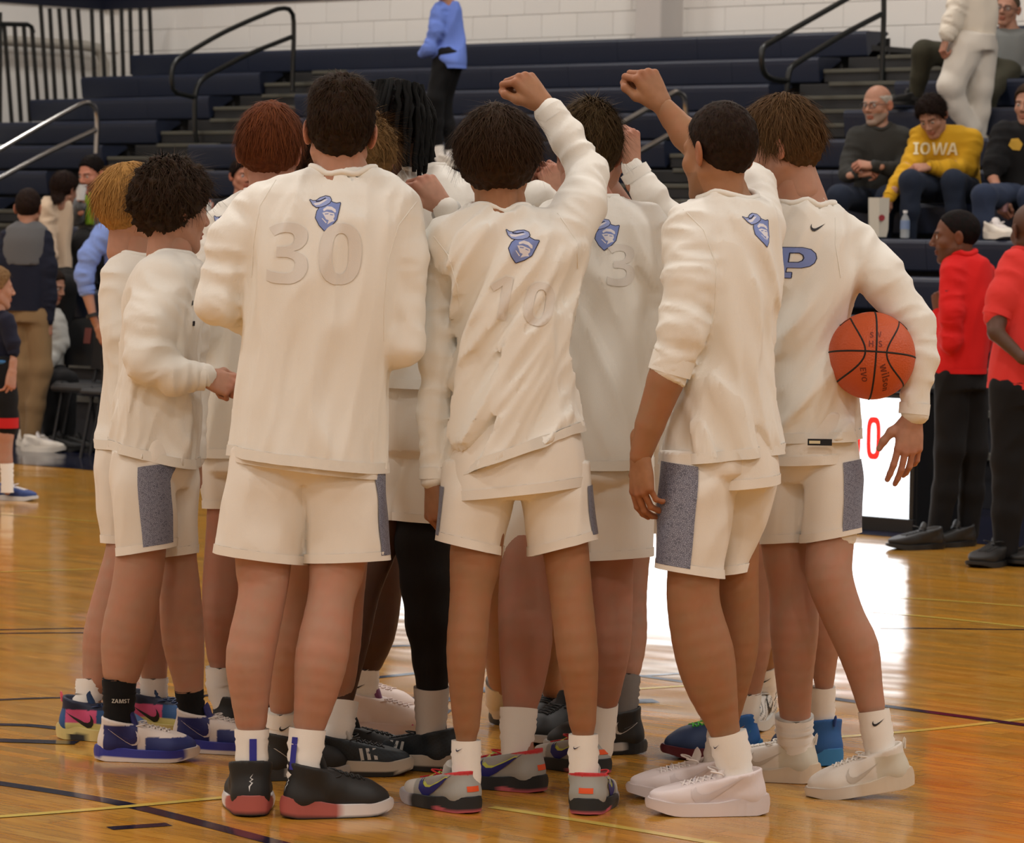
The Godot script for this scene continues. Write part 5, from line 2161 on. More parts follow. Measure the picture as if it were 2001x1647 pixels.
func player_behind(skin: Color, hc: Color) -> void:
	var p := person("brown-haired player seen from behind, half hidden by the raised-fist player", 9.97, 1130, skin, 0.0125, "basketball_player", GROUP)
	head(p, 1146, 300, 196, 8, 5, -0.02, 1.02)
	hair(p, {"top": 0.03, "side": 0.014, "back": 0.02, "shift": 0.0, "nape": -0.07, "col": hc, "len": 0.04, "n": 3200, "curl": 0.7, "lift": 0.6, "amp": 0.006}, "tousled brown hair")
	p.body.cone(q(p, 1140, 350, 0.0), q(p, 1150, 405, 0.0), mm(p, 44), mm(p, 48), 0.03)
	var g := shirt(p, [[382, 1090, 1216, -0.01, 0.085], [405, 1070, 1250, 0, 0.09], [440, 1060, 1282, 0, 0.12], [520, 1070, 1290, 0, 0.135], [640, 1085, 1284, 0, 0.135], [760, 1090, 1278, 0, 0.135], [880, 1090, 1278, 0, 0.14]], [1085, 914, 1280, 911], folds(5, Vector3(-0.4, 1, 0), 6.0, 1.4, 0.009))
	neckline(p, g, 1150, 390, 54, 0.0, -0.015)
	sleeve(p, g, [[1258, 440, -0.02, 48], [1280, 520, -0.02, 40], [1272, 660, 0.0, 38], [1250, 700, -0.22, 30]], 40, 0.007, false)
	sleeve(p, g, [[1085, 440, -0.02, 46], [1070, 520, -0.02, 40], [1080, 660, 0.0, 36], [1100, 700, -0.22, 30]], 44, 0.007, false)
	decal(g, q(p, 1181, 459, 0.13), Vector3.RIGHT, Vector3.UP, mm(p, 62), mm(p, 62), emblem_mat, "emblem", "blue shield crest with a knight's helmet and plume")
	ghost(g, "3", q(p, 1215, 520, 0.13), Vector3.RIGHT, Vector3.UP, 0.12, srgb(210, 206, 200))
	var sh := shorts(p, [[880, 1090, 1276, 0, 0.12], [930, 1080, 1280, 0, 0.135], [990, 1060, 1283, 0, 0.13]], [
		[[[950, 1000, 1130, 0], [1010, 985, 1120, 0], [1080, 975, 1100, 0]], [974, 1086, 1100, 1100]],
		[[[950, 1130, 1280, 0], [1010, 1140, 1280, 0], [1080, 1146, 1278, 0]], [1146, 1094, 1280, 1084]]], 70)
	leg(p, [[1060, 980, 0, 70], [1030, 1090, 0, 55], [1025, 1170, 0.01, 51], [1027, 1250, 0.025, 52], [1022, 1330, 0.015, 43], [1016, 1400, 0, 31], [1010, 1500, 0, 29]])
	leg(p, [[1200, 980, 0, 64], [1194, 1090, 0, 49], [1192, 1170, 0.01, 45], [1190, 1260, 0.025, 43], [1186, 1330, 0.015, 33], [1181, 1390, 0, 23], [1176, 1480, 0, 22]])
	sock(p, [[1014, 1384, 0, 36], [1012, 1420, 0, 35], [1008, 1480, 0, 36], [1008, 1510, 0, 30]], white_sock(), 11)
	sock(p, [[1182, 1374, 0, 26], [1178, 1420, 0, 26], [1172, 1470, 0, 26], [1168, 1495, 0, 24]], white_sock(), 12)
	shoe(p, "grey_yellow", 1060, 1548, 238, 0.98)
	shoe(p, "grey_yellow", 1182, 1514, 222, 0.93)

func player_rolled(skin: Color, hc: Color) -> void:
	var p := person("short-haired player with a rolled-up sleeve and white shoes, seen from behind at right", 9.5, 1400, skin, 0.0115, "basketball_player", GROUP)
	head(p, 1404, 303, 220, 2, 2, 0.0, 1.04, Color(0.02, 0.013, 0.01), 0.25)
	hair(p, {"top": 0.017, "side": 0.004, "back": 0.008, "shift": 0.008, "nape": -0.06, "nape_tilt": 0.35, "col": hc, "len": 0.012, "n": 2600, "curl": 0.2, "lift": 0.5, "amp": 0.002, "wide": 0.0012}, "very short dark hair")
	p.body.cone(q(p, 1402, 340, -0.01), q(p, 1422, 402, 0.0), mm(p, 45), mm(p, 49), 0.03)
	var g := shirt(p, [[372, 1372, 1470, -0.01, 0.085], [392, 1350, 1504, 0.0, 0.09], [425, 1338, 1522, 0.0, 0.12], [500, 1336, 1526, 0.0, 0.14], [580, 1340, 1522, 0.0, 0.15], [660, 1340, 1510, 0.0, 0.15], [740, 1324, 1512, 0.0, 0.15], [820, 1304, 1522, 0, 0.155], [880, 1292, 1529, 0, 0.16]], [1286, 905, 1532, 882], folds(7, Vector3(-0.35, 1, 0), 6.5, 1.6, 0.0105))
	neckline(p, g, 1422, 386, 55, 0.006, -0.014, 0.0)
	seam(p, g, [[1344, 408], [1384, 450], [1408, 520], [1406, 610], [1392, 680]])
	var la := chain_of(p, [[1352, 452, 0.06, 58], [1346, 540, 0.11, 52], [1334, 640, 0.14, 47], [1308, 728, 0.14, 40]])
	for i in 3:
		g.f.cone(la[i][0], la[i + 1][0], la[i][1], la[i + 1][1], 0.04 if i == 0 else 0.025, folds(80 + i, la[i + 1][0] - la[i][0], 5.0, 15.0, 0.009))
	cuff(g, la[2][0], la[3][0], la[3][1], 0.05, g.m)
	limb(p.body, chain_of(p, [[1352, 452, 0.06, 44], [1334, 640, 0.14, 36], [1300, 745, 0.14, 36], [1270, 830, 0.13, 29], [1252, 890, 0.12, 22]]), 0.006)
	var w := q(p, 1251, 892, 0.12)
	hand(p, "relaxed", w, Vector3(0.06, -1, 0.0), Vector3(-0.75, 0, 0.65), true, 1.02)
	# far arm raised behind the head
	var ra := chain_of(p, [[1485, 440, -0.06, 50], [1470, 370, -0.2, 44], [1392, 318, -0.34, 36], [1340, 262, -0.4, 31], [1300, 212, -0.42, 25]])
	for i in 2:
		g.f.cone(ra[i][0], ra[i + 1][0], ra[i][1], ra[i + 1][1], 0.04, folds(86 + i, ra[i + 1][0] - ra[i][0], 5.0, 12.0, 0.007))
	limb(p.body, [[ra[0][0], 0.05], [ra[1][0], 0.046], [ra[2][0], 0.046], [ra[3][0], 0.042], [ra[4][0], 0.03]], 0.015)
	hand(p, "fist", ra[4][0] + Vector3(-0.01, 0.01, 0), Vector3(-0.5, 0.85, 0), Vector3(0.45, 0.25, 0.85), false, 1.06)
	decal(g, q(p, 1490, 450, 0.12), Vector3(0.62, 0, -0.78), Vector3(-0.05, 1, 0.1), mm(p, 54), mm(p, 66), emblem_mat, "emblem", "blue shield crest with a knight's helmet and plume")
	tail(p, [[800, 1372, 1518, 0.01, 0.12], [870, 1382, 1526, 0.01, 0.13], [930, 1388, 1530, 0.01, 0.135]], [1388, 954, 1532, 940], 90)
	var sh := shorts(p, [[850, 1310, 1515, 0, 0.14], [920, 1292, 1524, 0, 0.15], [980, 1286, 1512, 0, 0.145], [1020, 1284, 1498, 0, 0.12]], [
		[[[940, 1286, 1440, 0.05], [1000, 1283, 1432, 0.05], [1060, 1281, 1424, 0.05], [1110, 1281, 1414, 0.05]], [1281, 1104, 1414, 1126]],
		[[[940, 1400, 1522, -0.06], [1000, 1400, 1505, -0.06], [1060, 1398, 1482, -0.06], [1110, 1398, 1462, -0.06]], [1398, 1128, 1462, 1120]]], 95, [[0, 92, 168, 0.28]])
	leg(p, [[1370, 960, 0.05, 74], [1356, 1110, 0.05, 57], [1356, 1185, 0.05, 52], [1376, 1275, 0.05, 58], [1392, 1345, 0.05, 49], [1417, 1430, 0.05, 30], [1432, 1540, 0.05, 28]])
	leg(p, [[1440, 960, -0.08, 66], [1438, 1110, -0.1, 50], [1440, 1185, -0.12, 44], [1440, 1270, -0.14, 42], [1428, 1350, -0.16, 34], [1412, 1430, -0.2, 26], [1400, 1520, -0.22, 25]])
	var s1 := sock(p, [[1421, 1432, 0.05, 37], [1430, 1470, 0.05, 38], [1442, 1520, 0.05, 38], [1448, 1548, 0.05, 34]], white_sock(), 21)
	tube_print(s1, "swoosh", triangles(swoosh_poly, Vector2(0.02, 0.02), 0), 0.2, Vector3(-0.8, 0, 0.8), srgb(40, 36, 60))
	sock(p, [[1412, 1430, -0.2, 30], [1404, 1480, -0.2, 30], [1400, 1530, -0.22, 30]], white_sock(), 22)
	shoe(p, "all_white", 1496, 1590, -87, 1.05)
	shoe(p, "all_white", 1434, 1556, -80, 0.98)

func player_ball(skin: Color, hc: Color) -> void:
	var p := person("player holding the basketball on his hip, letter on the chest, facing left", 9.85, 1600, skin, 0.0115, "basketball_player", GROUP)
	head(p, 1528, 292, -112, 14, 0, 0.0, 1.02)
	hair(p, {"top": 0.03, "side": 0.016, "back": 0.018, "shift": -0.012, "nape": -0.085, "nape_tilt": 0.2, "col": hc, "len": 0.045, "n": 3200, "curl": 0.3, "lift": 0.3, "amp": 0.005, "hi": hc * 2.2, "balls": [[Vector3(0, 0.07, 0.05), Vector3(0.07, 0.05, 0.06)]]}, "brown straight hair combed forward")
	p.body.cone(q(p, 1544, 332, -0.005), q(p, 1572, 415, 0.0), mm(p, 48), mm(p, 51), 0.03)
	var g := shirt(p, [[385, 1520, 1622, 0, 0.07], [412, 1494, 1648, 0.0, 0.095], [450, 1480, 1676, 0.0, 0.12], [520, 1486, 1684, 0.0, 0.135], [600, 1494, 1664, 0.0, 0.14], [680, 1498, 1652, 0.0, 0.14], [760, 1500, 1672, 0.0, 0.14], [830, 1500, 1682, 0, 0.145]], [1495, 862, 1686, 856], folds(9, Vector3(0.5, 1, 0), 6.0, 1.6, 0.0105))
	neckline(p, g, 1574, 402, 54, 0.0, -0.035, 0.0)
	seam(p, g, [[1650, 425], [1648, 480], [1660, 560]])
	# arm round the ball
	var la := sleeve(p, g, [[1664, 472, 0.0, 46], [1726, 545, 0.03, 46], [1788, 636, 0.06, 38], [1796, 700, 0.07, 36], [1786, 808, 0.08, 28]], 100, 0.008)
	hand(p, "spread", q(p, 1782, 816, 0.08), Vector3(-0.1, -1, 0.08), Vector3(0.25, 0.0, 0.95), true, 1.0)
	# other arm hidden behind the team-mate
	sleeve(p, g, [[1510, 440, -0.02, 46], [1470, 470, -0.1, 42], [1420, 440, -0.3, 34]], 106, 0.006, false)
	decal(g, q(p, 1548, 513, 0.13), Vector3(1, 0, -0.05), Vector3.UP, mm(p, 100), mm(p, 64), mats["letter"], "chest_letter", "blue block letter P with a dark outline")
	swoosh(g, q(p, 1603, 446, 0.13), Vector3(1, 0, -0.2), Vector3(-0.12, 1, 0.1), 0.045, srgb(40, 40, 46))
	tail(p, [[800, 1500, 1676, 0, 0.13], [850, 1498, 1682, 0, 0.138], [880, 1497, 1684, 0, 0.14]], [1497, 906, 1684, 898], 110)
	after.append(func() -> void:
		var so := Soup.new()
		so.box(Vector3.ZERO, Vector3(0.066, 0.018, 0.002), Basis.IDENTITY, lin(20, 20, 22), 0.0005)
		so.box(Vector3(-0.014, 0, 0.0012), Vector3(0.03, 0.008, 0.001), Basis.IDENTITY, lin(214, 204, 170), 0.0)
		part("size_tag", so.mesh(), painted("tag", 0.7), p.node, Transform3D(Basis.IDENTITY, q(p, 1602, 864, 0.152)), "small black size tag on the jersey tail"))
	var sh := shorts(p, [[830, 1500, 1670, 0, 0.12], [890, 1492, 1680, 0, 0.135], [950, 1488, 1682, 0, 0.135], [990, 1486, 1680, 0, 0.12]], [
		[[[930, 1486, 1600, -0.04], [980, 1482, 1592, -0.04], [1020, 1480, 1582, -0.04], [1055, 1478, 1572, -0.04]], [1478, 1064, 1572, 1058]],
		[[[920, 1570, 1684, 0.05], [960, 1568, 1684, 0.05], [1000, 1567, 1683, 0.05], [1030, 1566, 1682, 0.05]], [1566, 1056, 1682, 1034]]], 115, [[1, -5, 72, 0.2]])
	# tight under-shorts below the hem
	var u := garment(p, "under_shorts", cloth("white shorts", Color(0.92, 0.9, 0.865)), null, 0.012)
	u.f.loft(stations(p, [[1012, 1576, 1672, 0.05, 0.068], [1036, 1574, 1674, 0.05, 0.07], [1062, 1574, 1674, 0.05, 0.07]]), 0.01, null, null, 2.2)
	leg(p, [[1540, 960, -0.04, 66], [1536, 1060, -0.05, 55], [1550, 1150, -0.05, 48], [1552, 1230, -0.04, 48], [1552, 1310, -0.05, 39], [1554, 1400, -0.08, 31], [1552, 1500, -0.1, 29]])
	leg(p, [[1630, 960, 0.05, 66], [1622, 1065, 0.05, 51], [1621, 1128, 0.06, 45], [1648, 1205, 0.05, 41], [1676, 1265, 0.04, 41], [1694, 1340, 0.03, 31], [1707, 1400, 0.03, 26], [1722, 1480, 0.03, 26]])
	sock(p, [[1552, 1398, -0.08, 38], [1552, 1430, -0.08, 37], [1552, 1480, -0.1, 37]], white_sock(), 31)
	var s2 := sock(p, [[1707, 1388, 0.03, 30], [1712, 1420, 0.03, 31], [1720, 1465, 0.03, 31], [1724, 1490, 0.03, 28]], white_sock(), 32)
	tube_print(s2, "swoosh", triangles(swoosh_poly, Vector2(0.036, 0.036), 0), 0.3, Vector3(0.1, 0, 1), srgb(30, 28, 34))
	shoe(p, "cream_white", 1596, 1530, -112, 0.98)
	shoe(p, "cream_white", 1782, 1558, -90, 0.96, 9.0)

func player_curly(skin: Color, hc: Color) -> void:
	var p := person("boy with dark curly hair and black socks at the left, fist at his belly", 10.3, 300, skin, 0.012, "basketball_player", GROUP)
	head(p, 340, 412, 128, 3, 0, 0.0, 1.0)
	hair(p, {"top": 0.036, "side": 0.03, "back": 0.03, "shift": -0.02, "nape": -0.07, "col": hc, "len": 0.03, "n": 3200, "curl": 1.3, "lift": 0.7, "amp": 0.016, "freq": 30.0, "wide": 0.0018}, "dark curly hair")
	p.body.cone(q(p, 340, 450, 0.0), q(p, 330, 508, 0.0), mm(p, 40), mm(p, 43), 0.03)
	var g := shirt(p, [[492, 276, 380, 0.0, 0.075], [515, 262, 402, 0.0, 0.11], [550, 250, 396, 0.0, 0.14], [620, 242, 390, 0.0, 0.16], [700, 238, 386, 0.0, 0.165], [780, 228, 388, 0.0, 0.165], [850, 217, 392, 0, 0.165], [890, 214, 388, 0, 0.165]], [212, 872, 388, 914], folds(11, Vector3(0.3, 1, 0.2), 6.0, 2.0, 0.012))
	neckline(p, g, 332, 500, 46, -0.02, -0.02)
	var la := sleeve(p, g, [[318, 552, 0.1, 56], [296, 625, 0.15, 50], [290, 700, 0.18, 46], [340, 735, 0.18, 36], [398, 736, 0.16, 25]], 120, 0.011)
	hand(p, "fist", la[4][0], Vector3(1, -0.3, 0.0), Vector3(0.1, 0.5, 0.85), false, 0.92)
	var ha := sleeve(p, g, [[352, 560, -0.08, 44], [372, 650, -0.14, 36], [376, 760, -0.16, 32], [380, 896, -0.14, 22]], 126, 0.006)
	hand(p, "relaxed", ha[3][0], Vector3(0.05, -1, 0.05), Vector3(0.9, 0, 0.3), true, 0.9)
	for tx in [[384, 592, 0.05], [377, 632, 0.04]]:
		decal(g, q(p, tx[0], tx[1], 0.1), Vector3(0.45, 0, -0.9), Vector3.UP, 0.014, 0.014, mat("chest print", srgb(30, 30, 36)), "chest_print", "", 4, 3)
	var sh := shorts(p, [[850, 222, 385, 0, 0.15], [910, 215, 388, 0, 0.155], [970, 214, 390, 0, 0.15], [1000, 218, 388, 0, 0.12]], [
		[[[940, 214, 340, 0.07], [1000, 218, 345, 0.07], [1050, 225, 348, 0.07], [1075, 228, 348, 0.07]], [228, 1082, 348, 1062]],
		[[[940, 280, 390, -0.07], [1000, 295, 390, -0.07], [1050, 305, 388, -0.07], [1085, 310, 386, -0.07]], [310, 1092, 386, 1082]]], 130, [[0, 28, 92, 0.24]])
	leg(p, [[285, 950, 0.06, 68], [275, 1080, 0.06, 54], [266, 1150, 0.06, 48], [248, 1240, 0.05, 50], [238, 1310, 0.05, 38], [233, 1390, 0.05, 28], [232, 1450, 0.05, 26]])
	leg(p, [[340, 950, -0.05, 46], [350, 1080, -0.08, 38], [352, 1160, -0.08, 41], [358, 1250, -0.08, 42], [367, 1320, -0.09, 32], [374, 1390, -0.1, 24], [376, 1440, -0.1, 24]])
	var bs := cloth("black sock", srgb(22, 21, 22), 0.9)
	var s1 := sock(p, [[233, 1325, 0.05, 33], [233, 1365, 0.05, 32], [232, 1440, 0.05, 30]], bs, 41)
	sock(p, [[369, 1345, -0.09, 28], [374, 1380, -0.09, 27], [376, 1430, -0.1, 27]], bs, 42)
	tube_print(s1, "sock_lettering", letters("ZAMST", 0.012), 0.36, Vector3(0.25, 0, 1), srgb(190, 186, 178))
	shoe(p, "blue_white", 190, 1484, 93, 0.96)
	shoe(p, "blue_white", 338, 1466, 84, 0.96)

func player_blond(skin: Color, hc: Color) -> void:
	var p := person("blond player at the far left in pink and blue shoes, behind the curly-haired boy", 10.78, 240, skin, 0.0125, "basketball_player", GROUP)
	head(p, 262, 412, 118, 3, 0, 0.0, 1.0)
	hair(p, {"top": 0.026, "side": 0.016, "back": 0.022, "shift": -0.012, "nape": -0.085, "nape_tilt": 0.2, "col": hc, "len": 0.05, "n": 2800, "curl": 0.2, "lift": 0.2, "amp": 0.004, "hi": hc * 1.5}, "straight blond hair")
	p.body.cone(q(p, 262, 450, 0.0), q(p, 262, 512, 0.0), mm(p, 38), mm(p, 41), 0.03)
	var g := shirt(p, [[498, 232, 310, 0.0, 0.075], [525, 215, 330, 0.0, 0.1], [570, 205, 335, 0.0, 0.125], [650, 203, 335, 0, 0.14], [750, 205, 335, 0, 0.14], [830, 196, 335, 0, 0.14], [850, 190, 335, 0, 0.14]], [185, 873, 335, 873], folds(13, Vector3(-0.2, 1, 0), 6.0, 1.8, 0.009))
	neckline(p, g, 264, 506, 42, -0.015, -0.02)
	sleeve(p, g, [[240, 545, 0.05, 44], [245, 640, 0.06, 40], [262, 720, 0.06, 36], [330, 760, -0.05, 28]], 140, 0.007, false)
	var sh := shorts(p, [[850, 192, 335, 0, 0.13], [910, 184, 335, 0, 0.135], [970, 190, 335, 0, 0.13]], [
		[[[930, 184, 275, 0.05], [990, 188, 280, 0.05], [1050, 198, 282, 0.05]], [198, 1056, 282, 1058]],
		[[[930, 240, 335, -0.06], [990, 245, 335, -0.06], [1050, 250, 335, -0.06]], [250, 1058, 335, 1058]]], 150)
	leg(p, [[240, 960, 0.04, 60], [246, 1060, 0.04, 42], [228, 1150, 0.04, 42], [206, 1240, 0.03, 43], [192, 1310, 0.02, 31], [180, 1370, 0.02, 22], [176, 1430, 0.02, 22]])
	leg(p, [[280, 960, -0.06, 56], [282, 1060, -0.06, 44], [290, 1150, -0.06, 38], [296, 1230, -0.06, 37], [300, 1300, -0.06, 28], [302, 1360, -0.06, 22], [302, 1420, -0.06, 22]])
	sock(p, [[176, 1328, 0.02, 27], [174, 1360, 0.02, 27], [172, 1410, 0.02, 27]], white_sock(), 51)
	sock(p, [[301, 1324, -0.06, 28], [301, 1360, -0.06, 27], [300, 1410, -0.06, 27]], white_sock(), 52)
	shoe(p, "pink_blue", 117, 1441, 78, 0.93)
	shoe(p, "pink_blue", 252, 1428, 72, 0.93)

func player_red(skin: Color, hc: Color) -> void:
	var p := person("red-haired player seen from behind between the curly-haired boy and the tall player", 10.68, 480, skin, 0.0125, "basketball_player", GROUP)
	head(p, 528, 300, 172, 4, 2, 0.0, 1.06)
	hair(p, {"top": 0.026, "side": 0.016, "back": 0.02, "shift": -0.005, "nape": -0.085, "nape_tilt": 0.2, "col": hc, "len": 0.045, "n": 2800, "curl": 0.2, "lift": 0.2, "amp": 0.004, "hi": lin(128, 70, 38)}, "auburn straight hair")
	p.body.cone(q(p, 528, 340, 0.0), q(p, 530, 395, 0.0), mm(p, 40), mm(p, 44), 0.03)
	var g := shirt(p, [[372, 470, 595, 0.0, 0.085], [396, 440, 620, 0.0, 0.09], [440, 420, 630, 0.0, 0.12], [540, 415, 625, 0, 0.135], [660, 410, 615, 0, 0.135], [760, 400, 605, 0, 0.135], [850, 394, 600, 0, 0.14]], [390, 890, 600, 890], folds(15, Vector3(0.1, 1, 0), 6.0, 1.8, 0.008))
	neckline(p, g, 532, 384, 50, 0.0, -0.015)
	var la := sleeve(p, g, [[446, 440, 0.0, 46], [414, 530, 0.03, 42], [398, 630, 0.06, 41], [425, 735, 0.0, 36], [462, 815, -0.08, 28]], 160, 0.008, false)
	sleeve(p, g, [[604, 440, 0.0, 46], [622, 560, 0.0, 40], [615, 700, 0.0, 34]], 164, 0.006, false)
	decal(g, q(p, 434, 447, 0.1), Vector3(0.55, 0, 0.83), Vector3(0.1, 1, 0), mm(p, 64), mm(p, 64), emblem_mat, "emblem", "blue shield crest seen edge on")
	var sh := shorts(p, [[860, 400, 590, 0, 0.12], [920, 392, 595, 0, 0.135], [960, 392, 595, 0, 0.13]], [
		[[[920, 390, 490, 0], [960, 392, 492, 0], [985, 394, 492, 0]], [394, 992, 492, 992]],
		[[[920, 500, 596, 0], [960, 500, 596, 0], [985, 500, 594, 0]], [500, 992, 594, 992]]], 170)
	leg(p, [[450, 940, 0, 60], [444, 1050, 0, 47], [438, 1130, 0, 42], [432, 1200, 0.01, 37], [430, 1280, 0, 26], [430, 1380, 0, 23]])
	leg(p, [[545, 940, 0, 60], [545, 1050, 0, 46], [545, 1130, 0, 40], [545, 1210, 0.01, 38], [545, 1290, 0, 26], [545, 1380, 0, 23]])
	sock(p, [[430, 1302, 0, 28], [430, 1340, 0, 27], [431, 1400, 0, 27]], white_sock(), 61)
	sock(p, [[545, 1302, 0, 28], [545, 1340, 0, 27], [545, 1400, 0, 27]], white_sock(), 62)
	shoe(p, "black_white", 428, 1450, 150, 0.96)
	shoe(p, "black_white", 545, 1450, 180, 0.96)

func player_locs(skin: Color) -> void:
	var p := person("dark-skinned player with long black locs, black tights on one leg, seen from behind", 10.2, 800, skin, 0.0125, "basketball_player", GROUP)
	head(p, 772, 255, 165, 8, 0, 0.0, 1.03)
	hair(p, {"top": 0.02, "side": 0.012, "back": 0.018, "shift": 0.0, "nape": -0.09, "col": lin(14, 12, 12), "len": 0.02, "n": 500, "curl": 0.4, "lift": 0.3, "amp": 0.006, "freq": 60.0}, "black hair")
	after.append(func() -> void:
		var r := RandomNumberGenerator.new()
		r.seed = 5
		for i in 84:
			var a := r.randf_range(0.0, TAU)
			var rr := sqrt(r.randf()) * 0.085
			var top := Vector3(cos(a) * rr, 0.118 + 0.02 * (1.0 - rr / 0.085), sin(a) * rr * 1.1 - 0.015)
			var out := Vector3(cos(a), 0, sin(a))
			if out.z > 0.55:
				continue
			var pts := []
			var rad := []
			var ln := r.randf_range(0.2, 0.3)
			for j in 9:
				var t := j / 8.0
				var w := Vector3(top.x, top.y, top.z)
				var rad_out := lerpf(rr, 0.103 + 0.008 * r.randf(), minf(t * 2.5, 1.0))
				w = Vector3(out.x * rad_out, top.y - ln * pow(t, 1.15), out.z * rad_out * 1.18 - 0.015) + Vector3(r.randf_range(-1, 1), 0, r.randf_range(-1, 1)) * 0.004
				pts.append((p.head as Transform3D) * w)
				rad.append(0.0085 * (1.0 - 0.25 * t))
			var so := Soup.new()
			so.tube(pts, rad, 8, lin(20, 17, 16))
			part("loc", so.mesh(), painted("hair", 0.5, 0.4), p.node))
	p.body.cone(q(p, 775, 300, 0.0), q(p, 806, 345, 0.0), mm(p, 42), mm(p, 46), 0.03)
	var g := shirt(p, [[322, 752, 880, 0.0, 0.08], [345, 735, 915, 0.0, 0.11], [385, 722, 938, 0.0, 0.135], [460, 718, 945, 0.0, 0.15], [560, 722, 940, 0, 0.15], [660, 728, 925, 0, 0.15], [720, 732, 915, 0, 0.15]], [735, 752, 915, 758], folds(17, Vector3(0.1, 1, 0), 6.0, 1.6, 0.006))
	neckline(p, g, 812, 338, 54, 0.0, -0.01)
	sleeve(p, g, [[900, 400, 0.0, 50], [925, 500, -0.05, 42], [915, 620, -0.1, 38], [880, 680, -0.3, 30]], 180, 0.006, false)
	sleeve(p, g, [[740, 400, 0.0, 48], [726, 500, -0.05, 42], [735, 620, -0.1, 38], [760, 680, -0.3, 30]], 184, 0.006, false)
	var sh := shorts(p, [[720, 740, 908, 0, 0.13], [800, 738, 908, 0, 0.14], [880, 735, 906, 0, 0.14], [930, 735, 904, 0, 0.12]], [
		[[[880, 735, 830, 0], [950, 715, 820, 0], [1005, 700, 810, 0]], [700, 1012, 810, 1014]],
		[[[880, 790, 908, 0.03], [950, 770, 906, 0.03], [1005, 762, 900, 0.03]], [762, 1012, 900, 1022]]], 190)
	var tights := garment(p, "leg_tight", cloth("black tights", srgb(20, 17, 17), 0.8))
	p.tights.append([tights, [[826, 1000, 0.03, 50], [826, 1060, 0.03, 53], [832, 1140, 0.04, 48], [838, 1220, 0.05, 44], [843, 1290, 0.04, 35], [845, 1350, 0.03, 31]], 0])
	leg(p, [[830, 950, 0.03, 56], [826, 1060, 0.03, 48], [832, 1140, 0.04, 42], [838, 1220, 0.05, 38], [844, 1330, 0.03, 26], [845, 1440, 0.0, 24]])
	leg(p, [[770, 950, -0.02, 60], [735, 1060, -0.02, 50], [700, 1150, -0.02, 44], [680, 1250, -0.02, 42], [668, 1350, -0.02, 28], [662, 1460, -0.02, 24]])
	sock(p, [[843, 1342, 0.03, 34], [843, 1380, 0.02, 33], [842, 1440, 0.0, 33], [836, 1475, 0, 30]], cloth("grey sock", srgb(196, 188, 180), 0.85), 71)
	sock(p, [[668, 1370, -0.02, 32], [664, 1420, -0.02, 31], [662, 1470, -0.02, 31]], white_sock(), 72)
	shoe(p, "dark_stripes", 890, 1508, -118, 0.98)
	shoe(p, "dark_stripes", 605, 1512, 96, 0.96)

func player_shaggy(skin: Color, hc: Color) -> void:
	var p := person("player with shaggy light-brown curls behind the tall player's neck", 9.84, 680, skin, 0.0135, "basketball_player", GROUP)
	head(p, 700, 318, 205, 12, 0, 0.0, 0.98)
	hair(p, {"top": 0.02, "side": 0.022, "back": 0.024, "shift": 0.0, "nape": -0.06, "col": hc, "len": 0.035, "n": 3000, "curl": 1.2, "lift": 0.8, "amp": 0.012, "freq": 32.0}, "shaggy light-brown curls")
	p.body.cone(q(p, 700, 350, 0.0), q(p, 690, 430, 0.0), mm(p, 38), mm(p, 50), 0.03)
	var g := shirt(p, [[412, 630, 740, 0.0, 0.085], [440, 600, 770, 0.0, 0.1], [500, 588, 772, 0, 0.12], [600, 590, 760, 0, 0.125], [720, 590, 745, 0, 0.125], [820, 585, 740, 0, 0.13]], [580, 860, 740, 860], null)
	sleeve(p, g, [[605, 480, -0.02, 40], [592, 580, -0.02, 36], [600, 680, -0.1, 32]], 200, 0.004, false)
	sleeve(p, g, [[755, 480, -0.02, 40], [762, 580, -0.02, 34], [750, 680, -0.1, 30]], 204, 0.004, false)
	shorts(p, [[830, 590, 735, 0, 0.11], [900, 580, 738, 0, 0.12], [960, 575, 738, 0, 0.11]], [
		[[[930, 545, 655, 0], [1000, 530, 650, 0], [1060, 520, 640, 0]], [520, 1072, 640, 1080]],
		[[[930, 655, 738, 0], [1000, 660, 738, 0], [1060, 662, 735, 0]], [662, 1080, 735, 1072]]], 210)
	leg(p, [[610, 950, 0, 58], [576, 1090, 0, 46], [568, 1170, 0, 42], [563, 1260, 0.02, 42], [556, 1330, 0.01, 33], [549, 1400, 0, 24], [548, 1470, 0, 24]])
	leg(p, [[690, 950, 0, 54], [680, 1090, 0, 44], [672, 1170, 0, 40], [668, 1260, 0.02, 38], [662, 1400, 0, 24], [660, 1470, 0, 24]])
	var s1 := sock(p, [[548, 1388, 0, 28], [547, 1420, 0, 28], [546, 1480, 0, 30]], white_sock(), 81)
	tube_print(s1, "swoosh", triangles(swoosh_poly, Vector2(0.034, 0.034), 0), 0.3, Vector3(0.5, 0, 1), srgb(28, 26, 30))
	sock(p, [[661, 1388, 0, 28], [660, 1420, 0, 28], [658, 1480, 0, 28]], white_sock(), 82)
	shoe(p, "black_white", 505, 1524, 120, 0.95)
	shoe(p, "black_white", 630, 1500, 110, 0.93)

